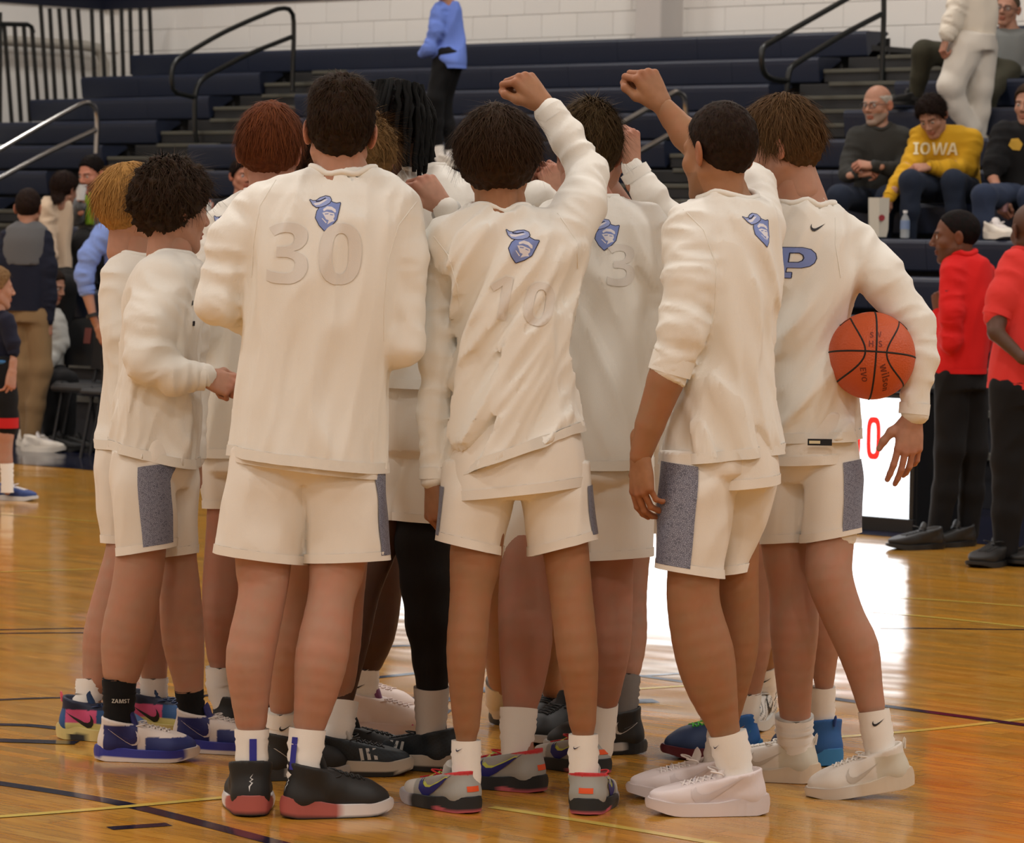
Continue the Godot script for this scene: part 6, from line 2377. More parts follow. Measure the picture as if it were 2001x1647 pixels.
# players on the far side of the ring, of whom legs, shoes and raised fists show
func far_player(label: String, d: float, x: float, hx: float, hy: float, yaw: float, skin: Color, hc: Color, width: float, top: float, hem: float, short_hem: float, seed_: int, arms := true) -> Array:
	var p := person(label, d, x, skin, 0.014, "basketball_player", GROUP)
	head(p, hx, hy, yaw, 6, 0, 0.0, 0.98)
	hair(p, {"top": 0.022, "side": 0.012, "back": 0.016, "shift": 0.0, "nape": -0.07, "col": hc, "len": 0.03, "n": 900, "curl": 0.4, "lift": 0.4, "amp": 0.004})
	p.body.cone(q(p, hx, hy + 40, 0.0), q(p, x, top + 40, 0.0), mm(p, 38), mm(p, 50), 0.03)
	var w := width * 0.5
	var g := shirt(p, [[top, x - w * 0.45, x + w * 0.45, 0.0, 0.06], [top + 25, x - w * 0.8, x + w * 0.8, 0, 0.095], [top + 70, x - w, x + w, 0, 0.12], [top + 200, x - w, x + w, 0, 0.125], [hem - 60, x - w * 0.95, x + w * 0.95, 0, 0.125]], [x - w, hem, x + w, hem], folds(seed_, Vector3(0.1, 1, 0), 5.0, 1.5, 0.006), 2.3, 0.6, 0.013)
	shorts(p, [[hem - 40, x - w * 0.9, x + w * 0.9, 0, 0.12], [hem + 20, x - w * 0.95, x + w * 0.95, 0, 0.125], [hem + 70, x - w * 0.95, x + w * 0.95, 0, 0.12]], [
		[[[hem + 40, x - w * 0.97, x - w * 0.05, 0], [short_hem - 10, x - w, x - w * 0.06, 0]], [x - w, short_hem, x - w * 0.06, short_hem]],
		[[[hem + 40, x + w * 0.05, x + w * 0.97, 0], [short_hem - 10, x + w * 0.06, x + w, 0]], [x + w * 0.06, short_hem, x + w, short_hem]]], seed_ + 3, [], 0.014)
	if arms:
		sleeve(p, g, [[x - w * 0.85, top + 70, 0, 40], [x - w * 0.95, top + 200, 0.02, 34], [x - w * 0.6, top + 300, 0.1, 28]], seed_ + 6, 0.005, false)
		sleeve(p, g, [[x + w * 0.85, top + 70, 0, 40], [x + w * 0.95, top + 200, 0.02, 34], [x + w * 0.6, top + 300, 0.1, 28]], seed_ + 9, 0.005, false)
	return [p, g]

func players_hidden(fair: Color, tan_: Color, deep: Color) -> void:
	var hc := lin(48, 36, 27)
	# white and pink shoes
	var e := far_player("dark-skinned player in white and pink shoes hidden behind the tall player", 10.82, 702, 640, 330, 20, deep, lin(40, 28, 22), 150, 420, 850, 1040, 300)
	var p: Dictionary = e[0]
	leg(p, [[730, 940, 0, 58], [744, 1090, 0, 49], [740, 1170, 0, 44], [730, 1240, 0.01, 42], [716, 1310, 0, 27], [712, 1380, 0, 24]])
	leg(p, [[670, 940, -0.1, 56], [674, 1090, -0.1, 46], [676, 1170, -0.1, 42], [676, 1240, -0.1, 38], [674, 1310, -0.1, 26], [674, 1360, -0.1, 23]])
	var s1 := sock(p, [[713, 1302, 0, 28], [713, 1335, 0, 28], [712, 1385, 0, 28]], white_sock(), 301)
	tube_print(s1, "swoosh", triangles(swoosh_poly, Vector2(0.032, 0.032), 0), 0.4, Vector3(-0.3, 0, 1), srgb(30, 26, 30))
	sock(p, [[674, 1295, -0.1, 26], [674, 1330, -0.1, 26], [674, 1370, -0.1, 26]], white_sock(), 302)
	shoe(p, "white_pink", 676, 1430, 80, 0.93)
	shoe(p, "white_pink", 650, 1395, 75, 0.93)
	# fist held out in front of the locs player's back
	e = far_player("player hidden behind the middle player, his fist held out left of him", 10.36, 1026, 994, 320, 30, fair, hc, 168, 400, 850, 1040, 320, false)
	p = e[0]
	var g: Dictionary = e[1]
	var ra := sleeve(p, g, [[952, 470, 0.02, 44], [915, 482, 0.2, 38], [896, 470, 0.38, 34], [872, 412, 0.44, 27]], 326, 0.006)
	hand(p, "fist", ra[3][0] + Vector3(-0.008, 0.012, 0), Vector3(-0.62, 0.75, -0.1), Vector3(0.45, 0.4, 0.8), false, 1.02)
	var lb := sleeve(p, g, [[1080, 460, 0, 42], [1062, 420, 0.05, 36], [1048, 385, 0.1, 30], [1075, 395, 0.05, 24]], 330, 0.005, false)
	hand(p, "fist", q(p, 1088, 388, 0.05), Vector3(-0.3, 1, 0), Vector3(0.5, 0, 0.85), true, 0.95)
	leg(p, [[970, 940, 0, 54], [975, 1090, 0, 42], [978, 1200, -0.1, 38], [975, 1300, -0.2, 28], [972, 1380, -0.3, 23]])
	leg(p, [[1060, 940, 0, 54], [1065, 1090, 0, 42], [1070, 1200, 0, 38], [1072, 1300, -0.2, 28], [1074, 1370, -0.3, 23]])
	sock(p, [[973, 1330, -0.28, 25], [972, 1370, -0.3, 25], [972, 1400, -0.3, 25]], white_sock(), 331)
	shoe(p, "black_white", 962, 1412, 68, 0.9)
	shoe(p, "black_white", 1118, 1414, -30, 0.9)
	# raised fist between the brown-haired and the short-haired player
	e = far_player("player on the far side, raised fist between two heads, in black shoes", 10.7, 1215, 1165, 318, 10, fair, hc, 180, 410, 850, 1040, 340, false)
	p = e[0]
	g = e[1]
	var rc := sleeve(p, g, [[1296, 490, 0, 44], [1310, 440, 0.08, 38], [1268, 380, 0.1, 32], [1238, 332, 0.1, 27]], 346, 0.006)
	hand(p, "fist", rc[3][0] + Vector3(-0.004, 0.01, 0), Vector3(-0.1, 1, 0.0), Vector3(0.75, 0.1, 0.6), true, 1.05)
	sleeve(p, g, [[1140, 480, 0, 40], [1130, 600, 0.02, 34], [1160, 700, 0.1, 28]], 350, 0.005, false)
	leg(p, [[1250, 940, 0, 52], [1234, 1090, 0.0, 40], [1230, 1170, 0.04, 34], [1232, 1250, 0.08, 32], [1228, 1330, 0.12, 21], [1226, 1400, 0.16, 20]])
	leg(p, [[1180, 940, 0, 52], [1175, 1090, 0, 42], [1172, 1200, 0, 36], [1170, 1300, 0, 28], [1166, 1380, 0, 22]])
	sock(p, [[1227, 1322, 0.14, 24], [1226, 1350, 0.16, 23], [1224, 1400, 0.16, 23]], cloth("dim grey sock", srgb(120, 112, 106), 0.9), 341)
	sock(p, [[1168, 1340, 0, 26], [1166, 1380, 0, 26], [1164, 1410, 0, 26]], white_sock(), 342)
	shoe(p, "black_white", 1258, 1470, -82, 0.98)
	shoe(p, "black_white", 1140, 1440, -40, 0.95)
	# blue shoes
	e = far_player("player in blue and green shoes hidden behind the two right-hand players", 10.4, 1510, 1496, 322, 190, fair, hc, 170, 410, 850, 1030, 360)
	p = e[0]
	leg(p, [[1480, 940, 0, 56], [1478, 1090, 0, 42], [1474, 1180, 0, 38], [1472, 1260, 0.01, 36], [1464, 1350, 0, 24], [1460, 1420, 0, 22]])
	leg(p, [[1570, 940, 0, 52], [1600, 1090, 0.05, 40], [1612, 1170, 0.08, 34], [1614, 1240, 0.1, 32], [1610, 1320, 0.1, 22], [1608, 1420, 0.1, 20]])
	sock(p, [[1462, 1350, 0, 26], [1460, 1390, 0, 26], [1458, 1430, 0, 26]], white_sock(), 361)
	sock(p, [[1608, 1342, 0.1, 24], [1608, 1390, 0.1, 24], [1606, 1440, 0.1, 24]], white_sock(), 362)
	shoe(p, "blue_green", 1484, 1478, -80, 0.97)
	shoe(p, "blue_green", 1632, 1498, -148, 0.95)
	# white socks
	e = far_player("player in tall white socks and silver shoes behind the short-haired player", 10.9, 1440, 1420, 326, 0, tan_, hc, 170, 420, 850, 1030, 380)
	p = e[0]
	leg(p, [[1470, 940, 0, 52], [1484, 1090, 0, 38], [1490, 1180, 0, 33], [1492, 1250, 0, 31], [1494, 1320, 0, 22], [1496, 1400, 0, 20]])
	leg(p, [[1400, 940, 0, 52], [1400, 1090, 0, 40], [1400, 1200, 0, 36], [1400, 1300, 0, 26], [1400, 1390, 0, 22]])
	var s3 := sock(p, [[1494, 1298, 0, 26], [1494, 1340, 0, 25], [1496, 1405, 0, 25]], white_sock(), 381)
	for at in [0.18, 0.62]:
		tube_print(s3, "swoosh", triangles(swoosh_poly, Vector2(0.036, 0.036), 0), at, Vector3(0.1, 0, 1), srgb(26, 24, 28))
	sock(p, [[1400, 1320, 0, 26], [1400, 1360, 0, 26], [1400, 1410, 0, 26]], white_sock(), 382)
	shoe(p, "silver", 1494, 1410, -20, 0.95)
	shoe(p, "silver", 1400, 1416, 0, 0.95)

# ---------------------------------------------------------------- spectators, coaches and things behind the huddle
func top_wear(p: Dictionary, called: String, m: Material, rows: Array, arms: Array, seed_ := 1, amp := 0.008, depth := 0.6) -> Dictionary:
	# arms: [chain, how many points of it the sleeve covers, hand pose, finger way, back of hand, left hand]
	var g := garment(p, called, m)
	if rows.size():
		var st := stations(p, rows, depth)
		var last: Array = st[st.size() - 1]
		st.append([last[0] - 0.05, last[1], last[2], last[3], last[4]])
		g.f.loft(st, 0.04, folds(seed_, Vector3(0.2, 1, 0), 6.0, 2.0, amp), [last[0], 0.0, 0.0], 2.3)
		g.prim = g.f.prims[0]
		hem_band(g, g.prim, "hem", m, 0.025)
		body_torso(p, rows, 0.03)
	for a in arms:
		var ch := chain_of(p, a[0])
		var n: int = a[1]
		for i in n - 1:
			g.f.cone(ch[i][0], ch[i + 1][0], ch[i][1], ch[i + 1][1], 0.04 if i == 0 else 0.025, folds(seed_ + 3 + i, ch[i + 1][0] - ch[i][0], 5.0, 12.0, amp))
		limb(p.body, ch, 0.015, null, 0.012, 0.02)
		if a.size() > 2 and a[2] != "":
			hand(p, a[2], ch[ch.size() - 1][0], a[3], a[4], a[5], 0.98)
		if n < ch.size() or a.size() > 2:
			cuff(g, ch[n - 2][0], ch[n - 1][0], ch[n - 1][1], 0.03, m)
	return g

func trousers(p: Dictionary, called: String, m: Material, chains: Array, pelvis = null, seed_ := 1) -> Dictionary:
	var g := garment(p, called, m)
	if pelvis != null:
		g.f.loft(stations(p, pelvis, 0.7), 0.03, null, null, 2.2)
	for c in chains:
		var ch := chain_of(p, c)
		for i in ch.size() - 1:
			g.f.cone(ch[i][0], ch[i + 1][0], ch[i][1], ch[i + 1][1], 0.03, folds(seed_ + i, Vector3(0.3, 1, 0.2), 6.0, 3.0, 0.006))
		limb(p.body, ch, 0.02, null, 0.022, 0.02)
	return g

func build_background() -> void:
	var fair := lin(174, 128, 106)
	var deep := lin(104, 68, 50)
	var deeper := lin(84, 58, 44)
	var jeans := cloth("dark jeans", srgb(34, 42, 58), 0.9)
	var black := cloth("black cloth", srgb(17, 17, 19), 0.85)
	var short_black := {"top": 0.006, "side": 0.003, "back": 0.004, "shift": 0.01, "nape": -0.055, "col": lin(22, 18, 16), "len": 0.006, "n": 300, "lift": 0.3, "amp": 0.001}
	# girl in blue climbing the bleachers
	var p := person("girl in a blue sweatshirt and black leggings walking along the bleachers", 26.5, 865, fair, 0.015)
	head(p, 872, -42, 150, 0, 0, 0.0, 0.98)
	hair(p, {"top": 0.02, "side": 0.016, "back": 0.02, "nape": -0.13, "col": lin(70, 46, 32), "len": 0.06, "n": 900, "balls": [[Vector3(0.0, -0.13, -0.075), Vector3(0.06, 0.12, 0.035)]], "amp": 0.004}, "long brown hair")
	p.body.cone(q(p, 872, -25, 0), q(p, 872, 12, 0), 0.05, 0.055, 0.03)
	top_wear(p, "sweatshirt", cloth("blue sweatshirt", srgb(108, 134, 214), 0.9), [[2, 858, 896, 0], [18, 848, 902, 0], [50, 842, 906, 0], [90, 838, 911, 0], [118, 846, 912, 0, 0.15], [134, 868, 910, 0, 0.14]], [[[[856, 22, 0.05, 16], [852, 60, 0.09, 15], [838, 96, 0.1, 14], [826, 104, 0.02, 11]], 4]], 400, 0.012)
	trousers(p, "leggings", black, [[[872, 112, 0.03, 25], [850, 192, 0.06, 17], [852, 240, 0.03, 14], [856, 290, 0.0, 10]], [[884, 115, -0.06, 24], [866, 195, -0.04, 17], [876, 245, -0.06, 14], [881, 295, -0.08, 10]]], [[100, 850, 908, 0, 0.12], [130, 850, 908, 0, 0.13]], 405)
	sock(p, [[856, 284, 0.0, 11], [857, 300, 0, 11], [859, 316, 0, 11]], white_sock(), 1)
	sock(p, [[881, 292, -0.08, 11], [882, 306, -0.08, 11], [884, 322, -0.08, 11]], white_sock(), 2)
	shoe_at(p, "plain_white", q(p, 856, 326, 0.0), 60, 0.8)
	shoe_at(p, "plain_white", q(p, 880, 330, -0.08), 60, 0.8)
	# person in white
	p = person("person in a white jacket and white trousers standing on the right bleachers", 24.6, 1900, fair, 0.015)
	head(p, 1905, -60, 160, 0, 0, 0.0, 0.98)
	hair(p, {"top": 0.02, "side": 0.016, "back": 0.02, "nape": -0.1, "col": lin(60, 42, 30), "len": 0.05, "n": 500, "amp": 0.003})
	top_wear(p, "jacket", cloth("white jacket", srgb(222, 214, 200), 0.9), [[-20, 1876, 1935, 0], [0, 1862, 1948, 0], [40, 1860, 1950, 0], [75, 1868, 1946, 0]], [[[[1872, 5, 0.05, 22], [1862, 40, 0.08, 20], [1852, 66, 0.1, 17], [1849, 76, 0.1, 12]], 3, "curled", Vector3(-0.3, -1, 0), Vector3(-1, 0, 0.3), true]], 410, 0.014)
	trousers(p, "trousers", cloth("white trousers", srgb(214, 208, 198), 0.9), [[[1890, 92, 0.03, 36], [1858, 168, 0.08, 26], [1868, 205, 0.04, 22], [1898, 252, 0.0, 19]], [[1918, 95, -0.05, 33], [1915, 170, -0.04, 26], [1913, 220, -0.06, 21], [1908, 268, -0.08, 18]]], [[66, 1864, 1946, 0, 0.13], [100, 1862, 1944, 0, 0.14]], 415)
	shoe_at(p, "plain_white", q(p, 1896, 272, 0.0), 150, 0.9)
	shoe_at(p, "plain_white", q(p, 1908, 284, -0.08), 170, 0.9)
	# reclining man
	p = person("man with glasses in a grey sweater lounging behind the person in white", 25.6, 1960, fair, 0.016)
	head(p, 1968, 18, -25, 0, -8, 0.0, 1.02, lin(70, 60, 50), 0.0)
	hair(p, {"top": 0.008, "side": 0.005, "back": 0.006, "shift": 0.015, "nape": -0.06, "col": lin(86, 74, 62), "len": 0.01, "n": 300, "amp": 0.001})
	glasses(p)
	p.body.cone(q(p, 1972, 40, 0), q(p, 1976, 68, 0), 0.05, 0.06, 0.03)
	top_wear(p, "sweater", cloth("grey sweater", srgb(112, 114, 112), 0.9), [[56, 1948, 2004, 0], [70, 1930, 2024, 0], [100, 1926, 2024, 0.02], [130, 1930, 2016, 0.05], [146, 1934, 2010, 0.05]], [[[[2012, 78, 0, 20], [2030, 110, 0.05, 18], [2010, 140, 0.1, 15]], 3]], 420, 0.01)
	trousers(p, "trousers", cloth("olive trousers", srgb(60, 58, 46), 0.9), [[[1950, 140, 0.1, 26], [1880, 112, 0.3, 26], [1806, 102, 0.5, 23], [1796, 150, 0.45, 17], [1788, 194, 0.4, 13]], [[1970, 140, 0.1, 26], [1930, 180, 0.35, 22], [1925, 230, 0.3, 16]]], null, 425)
	shoe_at(p, "plain_black", q(p, 1798, 206, 0.4), -80, 0.9)
	# bald man
	p = person("balding man with a grey beard in a dark quarter-zip sweater, seated", 23.1, 1712, fair, 0.014)
	head(p, 1714, 206, -38, 4, 0, 0.03, 1.06, lin(150, 140, 130), 0.75)
	hair(p, {"top": -0.03, "side": 0.005, "back": 0.006, "shift": -0.01, "nape": -0.05, "col": lin(168, 160, 150), "len": 0.008, "n": 250, "amp": 0.001}, "short grey hair round a bald crown")
	glasses(p)
	p.body.cone(q(p, 1716, 228, 0), q(p, 1718, 262, 0), 0.05, 0.06, 0.03)
	var sw := top_wear(p, "sweater", cloth("charcoal sweater", srgb(52, 52, 50), 0.95), [[240, 1692, 1748, 0], [256, 1668, 1772, 0], [290, 1662, 1778, 0], [340, 1668, 1774, 0], [385, 1668, 1772, 0, 0.14]], [[[[1676, 268, 0.02, 22], [1660, 318, 0.08, 19], [1656, 342, 0.16, 16], [1676, 340, 0.3, 11]], 4, "curled", Vector3(0.9, 0.2, 0.2), Vector3(0, 0.8, 0.6), false], [[[1764, 268, 0.02, 22], [1778, 322, 0.08, 19], [1742, 332, 0.26, 15], [1706, 324, 0.34, 11]], 4, "curled", Vector3(-1, 0.1, 0.1), Vector3(0, 0.8, 0.6), true]], 430, 0.008)
	collar(sw, q(p, 1718, 246, 0.02), 0.068, 0.07, 0.05, 0.0, 0.014, sw.m)
	trousers(p, "jeans", jeans, [[[1690, 392, 0.05, 26], [1640, 384, 0.36, 23], [1630, 440, 0.34, 16], [1630, 490, 0.3, 13]], [[1750, 392, 0.05, 26], [1735, 386, 0.36, 23], [1728, 440, 0.34, 16], [1728, 500, 0.3, 13]]], [[370, 1672, 1768, 0, 0.14], [404, 1672, 1768, 0, 0.14]], 435)
	shoe_at(p, "plain_black", q(p, 1628, 504, 0.25), 0, 0.95)
	shoe_at(p, "plain_black", q(p, 1728, 512, 0.25), 10, 0.95)
	# yellow sweatshirt
	p = person("dark-haired person in a mustard sweatshirt leaning forward, hand at the paper bag", 22.85, 1830, fair, 0.014)
	head(p, 1822, 228, -28, 32, 8, 0.16, 1.02)
	hair(p, {"top": 0.022, "side": 0.018, "back": 0.02, "shift": -0.015, "nape": -0.075, "col": lin(34, 26, 22), "len": 0.035, "n": 1500, "lift": 0.6, "curl": 0.6, "amp": 0.008}, "short dark hair")
	p.body.cone(q(p, 1828, 244, 0.1), q(p, 1840, 272, 0.02), 0.05, 0.06, 0.03)
	var ye := top_wear(p, "sweatshirt", cloth("mustard sweatshirt", srgb(206, 158, 38), 0.95), [[244, 1806, 1880, 0.04], [262, 1790, 1902, 0.03], [290, 1784, 1912, 0.02], [330, 1790, 1916, 0.0], [362, 1798, 1918, 0.0, 0.16]], [[[[1800, 268, 0.05, 24], [1782, 318, 0.14, 20], [1756, 356, 0.28, 17], [1738, 384, 0.36, 12]], 4, "curled", Vector3(-0.6, -0.8, 0), Vector3(0, 0.5, 0.8), false], [[[1896, 276, 0.05, 25], [1888, 328, 0.12, 22], [1846, 330, 0.24, 17], [1816, 326, 0.3, 12]], 4, "curled", Vector3(-1, -0.1, 0.2), Vector3(0, 0.8, 0.6), true]], 440, 0.012)
	after.append(func() -> void:
		part("chest_lettering", lay(ye.f, letters("IOWA", 0.08), q(p, 1828, 291, 0.16), Vector3(1, 0, 0), Vector3(0.05, 1, 0), 0.008), mat("cream print", srgb(226, 214, 176), 0.8), ye.node, Transform3D.IDENTITY, "cream block lettering"))
	trousers(p, "jeans", jeans, [[[1830, 370, 0.1, 28], [1778, 354, 0.38, 22], [1778, 410, 0.36, 19], [1776, 475, 0.32, 14]], [[1890, 372, 0.1, 28], [1862, 354, 0.38, 22], [1868, 410, 0.36, 20], [1872, 475, 0.32, 14]]], [[350, 1800, 1914, 0, 0.15], [385, 1804, 1912, 0, 0.15]], 445)
	shoe_at(p, "plain_black", q(p, 1776, 506, 0.28), 0, 0.95)
	shoe_at(p, "plain_black", q(p, 1872, 508, 0.28), 10, 0.95)
	# black shirt at the right edge
	p = person("person in a black T-shirt with a round print at the right edge, can in hand", 22.5, 1985, fair, 0.014)
	head(p, 2010, 205, -30, 4, 0, 0.02, 1.04)
	hair(p, {"top": 0.014, "side": 0.01, "back": 0.012, "nape": -0.07, "col": lin(52, 38, 28), "len": 0.02, "n": 400, "amp": 0.003})
	p.body.cone(q(p, 2012, 226, 0), q(p, 2014, 262, 0), 0.05, 0.06, 0.03)
	var bt := top_wear(p, "t_shirt", black, [[236, 1980, 2046, 0], [254, 1952, 2076, 0], [290, 1946, 2080, 0], [340, 1950, 2076, 0], [385, 1950, 2070, 0, 0.14]], [[[[1962, 262, 0.03, 27], [1944, 320, 0.1, 24], [1938, 342, 0.14, 15], [1958, 388, 0.3, 11]], 3, "curled", Vector3(0.1, -1, 0.1), Vector3(-0.7, 0, 0.7), false]], 450, 0.008)
	after.append(func() -> void:
		for k in 14:
			var a := TAU * k / 14.0
			var c := q(p, 1984 + 27 * cos(a), 281 + 27 * sin(a), 0.16)
			part("print_letter", lay(bt.f, letters("DAILIOFNUICSTR"[k], 0.022), c, Vector3(-sin(a), -cos(a), 0) * -1.0, Vector3(cos(a), -sin(a), 0), 0.004), mat("white print", srgb(212, 210, 204), 0.8), bt.node)
		part("print_badge", lay(bt.f, triangles(pv([-0.5, -0.1, -0.2, -0.4, 0.3, -0.45, 0.5, 0.0, 0.2, 0.4, -0.3, 0.35]), Vector2(0.09, 0.09), 2), q(p, 1986, 281, 0.16), Vector3.RIGHT, Vector3.UP, 0.004), mat("yellow print", srgb(190, 150, 50), 0.8), bt.node))
	trousers(p, "jeans", cloth("blue jeans", srgb(44, 54, 76), 0.9), [[[1980, 385, 0.1, 28], [1922, 382, 0.5, 23], [1922, 430, 0.5, 20], [1925, 478, 0.45, 14]], [[2040, 385, 0.1, 28], [2012, 384, 0.38, 23], [2012, 440, 0.36, 20], [2012, 490, 0.32, 14]]], [[370, 1956, 2066, 0, 0.14], [402, 1956, 2066, 0, 0.14]], 455)
	shoe_at(p, "plain_white", q(p, 1930, 467, 0.52), 20, 0.95)
	shoe_at(p, "plain_white", q(p, 2012, 508, 0.3), 10, 0.95)
	var can := thing("drink_can", "small pale drink can held by the person in the black T-shirt", "can", pt(1961, 414, 22.16))
	var cs := Soup.new()
	cs.tube([Vector3(0, 0, 0), Vector3(0, 0.006, 0), Vector3(0, 0.014, 0), Vector3(0, 0.1, 0), Vector3(0, 0.112, 0), Vector3(0, 0.116, 0)], [0.02, 0.026, 0.03, 0.03, 0.025, 0.024], 20, Color.WHITE)
	part("can_body", cs.mesh(), mat("can paint", srgb(156, 118, 120), 0.35, 0.3), can)
	var lid := Soup.new()
	lid.tube([Vector3(0, 0.1155, 0), Vector3(0, 0.118, 0)], [0.0235, 0.0235], 20, Color.WHITE)
	part("can_lid", lid.mesh(), mat("tin", srgb(180, 180, 182), 0.3, 0.9), can)
	# paper bag and bottle on the front bench
	paper_bag()
	bottle()
	# coaches in red
	p = person("man in a red long-sleeved pullover and black trousers, profile to the left", 17.9, 1872, deep, 0.013)
	head(p, 1868, 464, -98, 2, 0, 0.0, 1.1, Color(0.012, 0.009, 0.008), 0.35)
	hair(p, short_black, "cropped black hair")
	p.body.cone(q(p, 1872, 488, 0), q(p, 1878, 530, 0), mm(p, 22), mm(p, 27), 0.03)
	var rp := top_wear(p, "pullover", cloth("red pullover", srgb(206, 26, 26), 0.8), [[488, 1852, 1908, 0, 0.06], [506, 1842, 1930, 0, 0.1], [540, 1838, 1940, 0, 0.12], [620, 1836, 1938, 0, 0.14], [690, 1830, 1930, 0, 0.14], [728, 1826, 1926, 0, 0.14]], [[[[1862, 530, 0.08, 25], [1858, 610, 0.14, 23], [1858, 668, 0.14, 21], [1842, 650, -0.02, 17], [1834, 610, -0.1, 12]], 5, "fist", Vector3(-0.1, 1, 0), Vector3(-0.8, 0, 0.6), true], [[[1922, 535, -0.08, 24], [1932, 620, -0.1, 21], [1915, 690, -0.14, 17]], 3]], 460, 0.009)
	collar(rp, q(p, 1878, 500, 0.0), mm(p, 26), mm(p, 26), 0.05, -0.02, 0.016, rp.m)
	swoosh(rp, q(p, 1853, 568, 0.2), Vector3.RIGHT, Vector3.UP, 0.02, srgb(30, 16, 18))
	trousers(p, "trousers", black, [[[1862, 740, 0.04, 36], [1856, 880, 0.05, 29], [1846, 960, 0.04, 25], [1832, 1044, 0.04, 22]], [[1896, 740, -0.06, 36], [1900, 880, -0.04, 29], [1898, 960, -0.05, 25], [1892, 1040, -0.06, 22]]], [[715, 1834, 1922, 0, 0.13], [760, 1830, 1926, 0, 0.14]], 465)
	shoe(p, "plain_black", 1842, 1072, -70, 1.0)
	shoe(p, "plain_black", 1902, 1066, -60, 1.0)
	p = person("bald man in a red polo shirt with bare forearms at the right edge", 16.9, 1990, deeper, 0.013)
	head(p, 2014, 452, 200, 4, 0, 0.0, 1.1)
	p.body.cone(q(p, 2014, 480, 0), q(p, 2014, 530, 0), mm(p, 24), mm(p, 30), 0.03)
	var po := top_wear(p, "polo_shirt", cloth("red polo", srgb(212, 56, 52), 0.85), [[480, 1990, 2050, 0, 0.06], [500, 1972, 2072, 0, 0.1], [540, 1962, 2082, 0, 0.13], [640, 1950, 2084, 0, 0.15], [700, 1936, 2084, 0, 0.155], [758, 1930, 2084, 0, 0.16]], [[[[1984, 520, 0.04, 34], [1960, 580, 0.08, 31], [1948, 618, 0.1, 28], [1946, 650, 0.16, 21], [1998, 700, 0.24, 16], [2030, 716, 0.26, 12]], 3]], 470, 0.008)
	collar(po, q(p, 2012, 490, 0.0), mm(p, 30), mm(p, 30), 0.05, 0.0, 0.016, po.m)
	trousers(p, "trousers", black, [[[1975, 760, 0.05, 42], [1972, 900, 0.05, 34], [1968, 1000, 0.05, 29], [1966, 1076, 0.05, 25]], [[2040, 760, -0.05, 42], [2040, 900, -0.05, 34], [2040, 1076, -0.05, 25]]], [[740, 1938, 2080, 0, 0.15], [790, 1936, 2080, 0, 0.15]], 475)
	shoe(p, "plain_black", 1972, 1102, -40, 1.05)
	shoe(p, "plain_black", 2050, 1100, -40, 1.05)
	# left: man in khaki trousers
	p = person("man in a grey and navy pullover and khaki trousers seen from behind, white shoes", 24.5, 60, fair, 0.015)
	head(p, 56, 408, 170, 2, 0, 0.0, 1.05)
	hair(p, {"top": 0.016, "side": 0.006, "back": 0.01, "nape": -0.06, "col": lin(38, 28, 24), "len": 0.015, "n": 400, "amp": 0.002}, "short dark hair")
	p.body.cone(q(p, 56, 425, 0), q(p, 54, 455, 0), 0.055, 0.065, 0.03)
	var dkn := cloth("navy knit", srgb(28, 31, 46), 0.9)
	top_wear(p, "pullover", dkn, [[500, 0, 98, 0, 0.14], [540, 2, 100, 0, 0.14], [606, 6, 98, 0, 0.14]], [[[[84, 466, 0.02, 20], [94, 520, 0.05, 18], [96, 580, 0.05, 16], [94, 626, 0.06, 11]], 4, "relaxed", Vector3(0, -1, 0.1), Vector3(0.8, 0, 0.6), false], [[[16, 466, 0.02, 20], [4, 520, 0.03, 18], [0, 590, 0.05, 14]], 3]], 480, 0.008)
	var yk := garment(p, "shoulder_panel", cloth("grey knit", srgb(96, 96, 98), 0.9))
	yk.f.loft(stations(p, [[432, 32, 78, 0, 0.07], [444, 14, 92, 0, 0.11], [468, 4, 98, 0, 0.14], [505, 0, 98, 0, 0.146], [518, 1, 99, 0, 0.146]]), 0.02, null, null, 2.3)
	body_torso(p, [[440, 30, 80, 0], [600, 10, 96, 0]])
	trousers(p, "trousers", cloth("khaki trousers", srgb(136, 110, 78), 0.9), [[[76, 620, 0.03, 26], [80, 720, 0.05, 22], [70, 790, 0.04, 18], [64, 850, 0.02, 15]], [[40, 620, -0.03, 26], [48, 720, 0.0, 22], [54, 790, -0.04, 18], [56, 850, -0.06, 15]]], [[596, 20, 98, 0, 0.13], [630, 18, 100, 0, 0.14]], 485)
	shoe(p, "plain_white", 44, 882, 80, 1.0)
	shoe(p, "plain_white", 34, 872, 90, 1.0)
	# kid at the left edge
	p = person("child in a navy shirt and black shorts with a red band at the left edge", 19.95, 8, fair, 0.014)
	head(p, -8, 564, 120, 0, 0, 0.0, 0.95)
	hair(p, {"top": 0.02, "side": 0.014, "back": 0.018, "nape": -0.08, "col": lin(120, 92, 62), "len": 0.02, "n": 500, "amp": 0.003}, "short light-brown hair")
	p.body.cone(q(p, -6, 590, 0), q(p, -6, 620, 0), 0.045, 0.05, 0.03)
	top_wear(p, "t_shirt", cloth("navy tee", srgb(27, 29, 46), 0.9), [[606, -30, 14, 0], [620, -38, 24, 0], [660, -40, 30, 0], [702, -40, 28, 0]], [[[[14, 628, 0.06, 18], [24, 668, 0.08, 15], [27, 690, 0.08, 11], [24, 724, 0.1, 9]], 3, "relaxed", Vector3(-0.1, -1, 0.1), Vector3(0.8, 0, 0.5), false]], 490, 0.006)
	var ks := trousers(p, "shorts", black, [[[6, 720, 0.05, 26], [10, 780, 0.05, 24], [12, 832, 0.05, 23]], [[-26, 720, -0.05, 26], [-26, 832, -0.05, 23]]], [[704, -40, 28, 0, 0.11], [740, -40, 30, 0, 0.12]], 495)
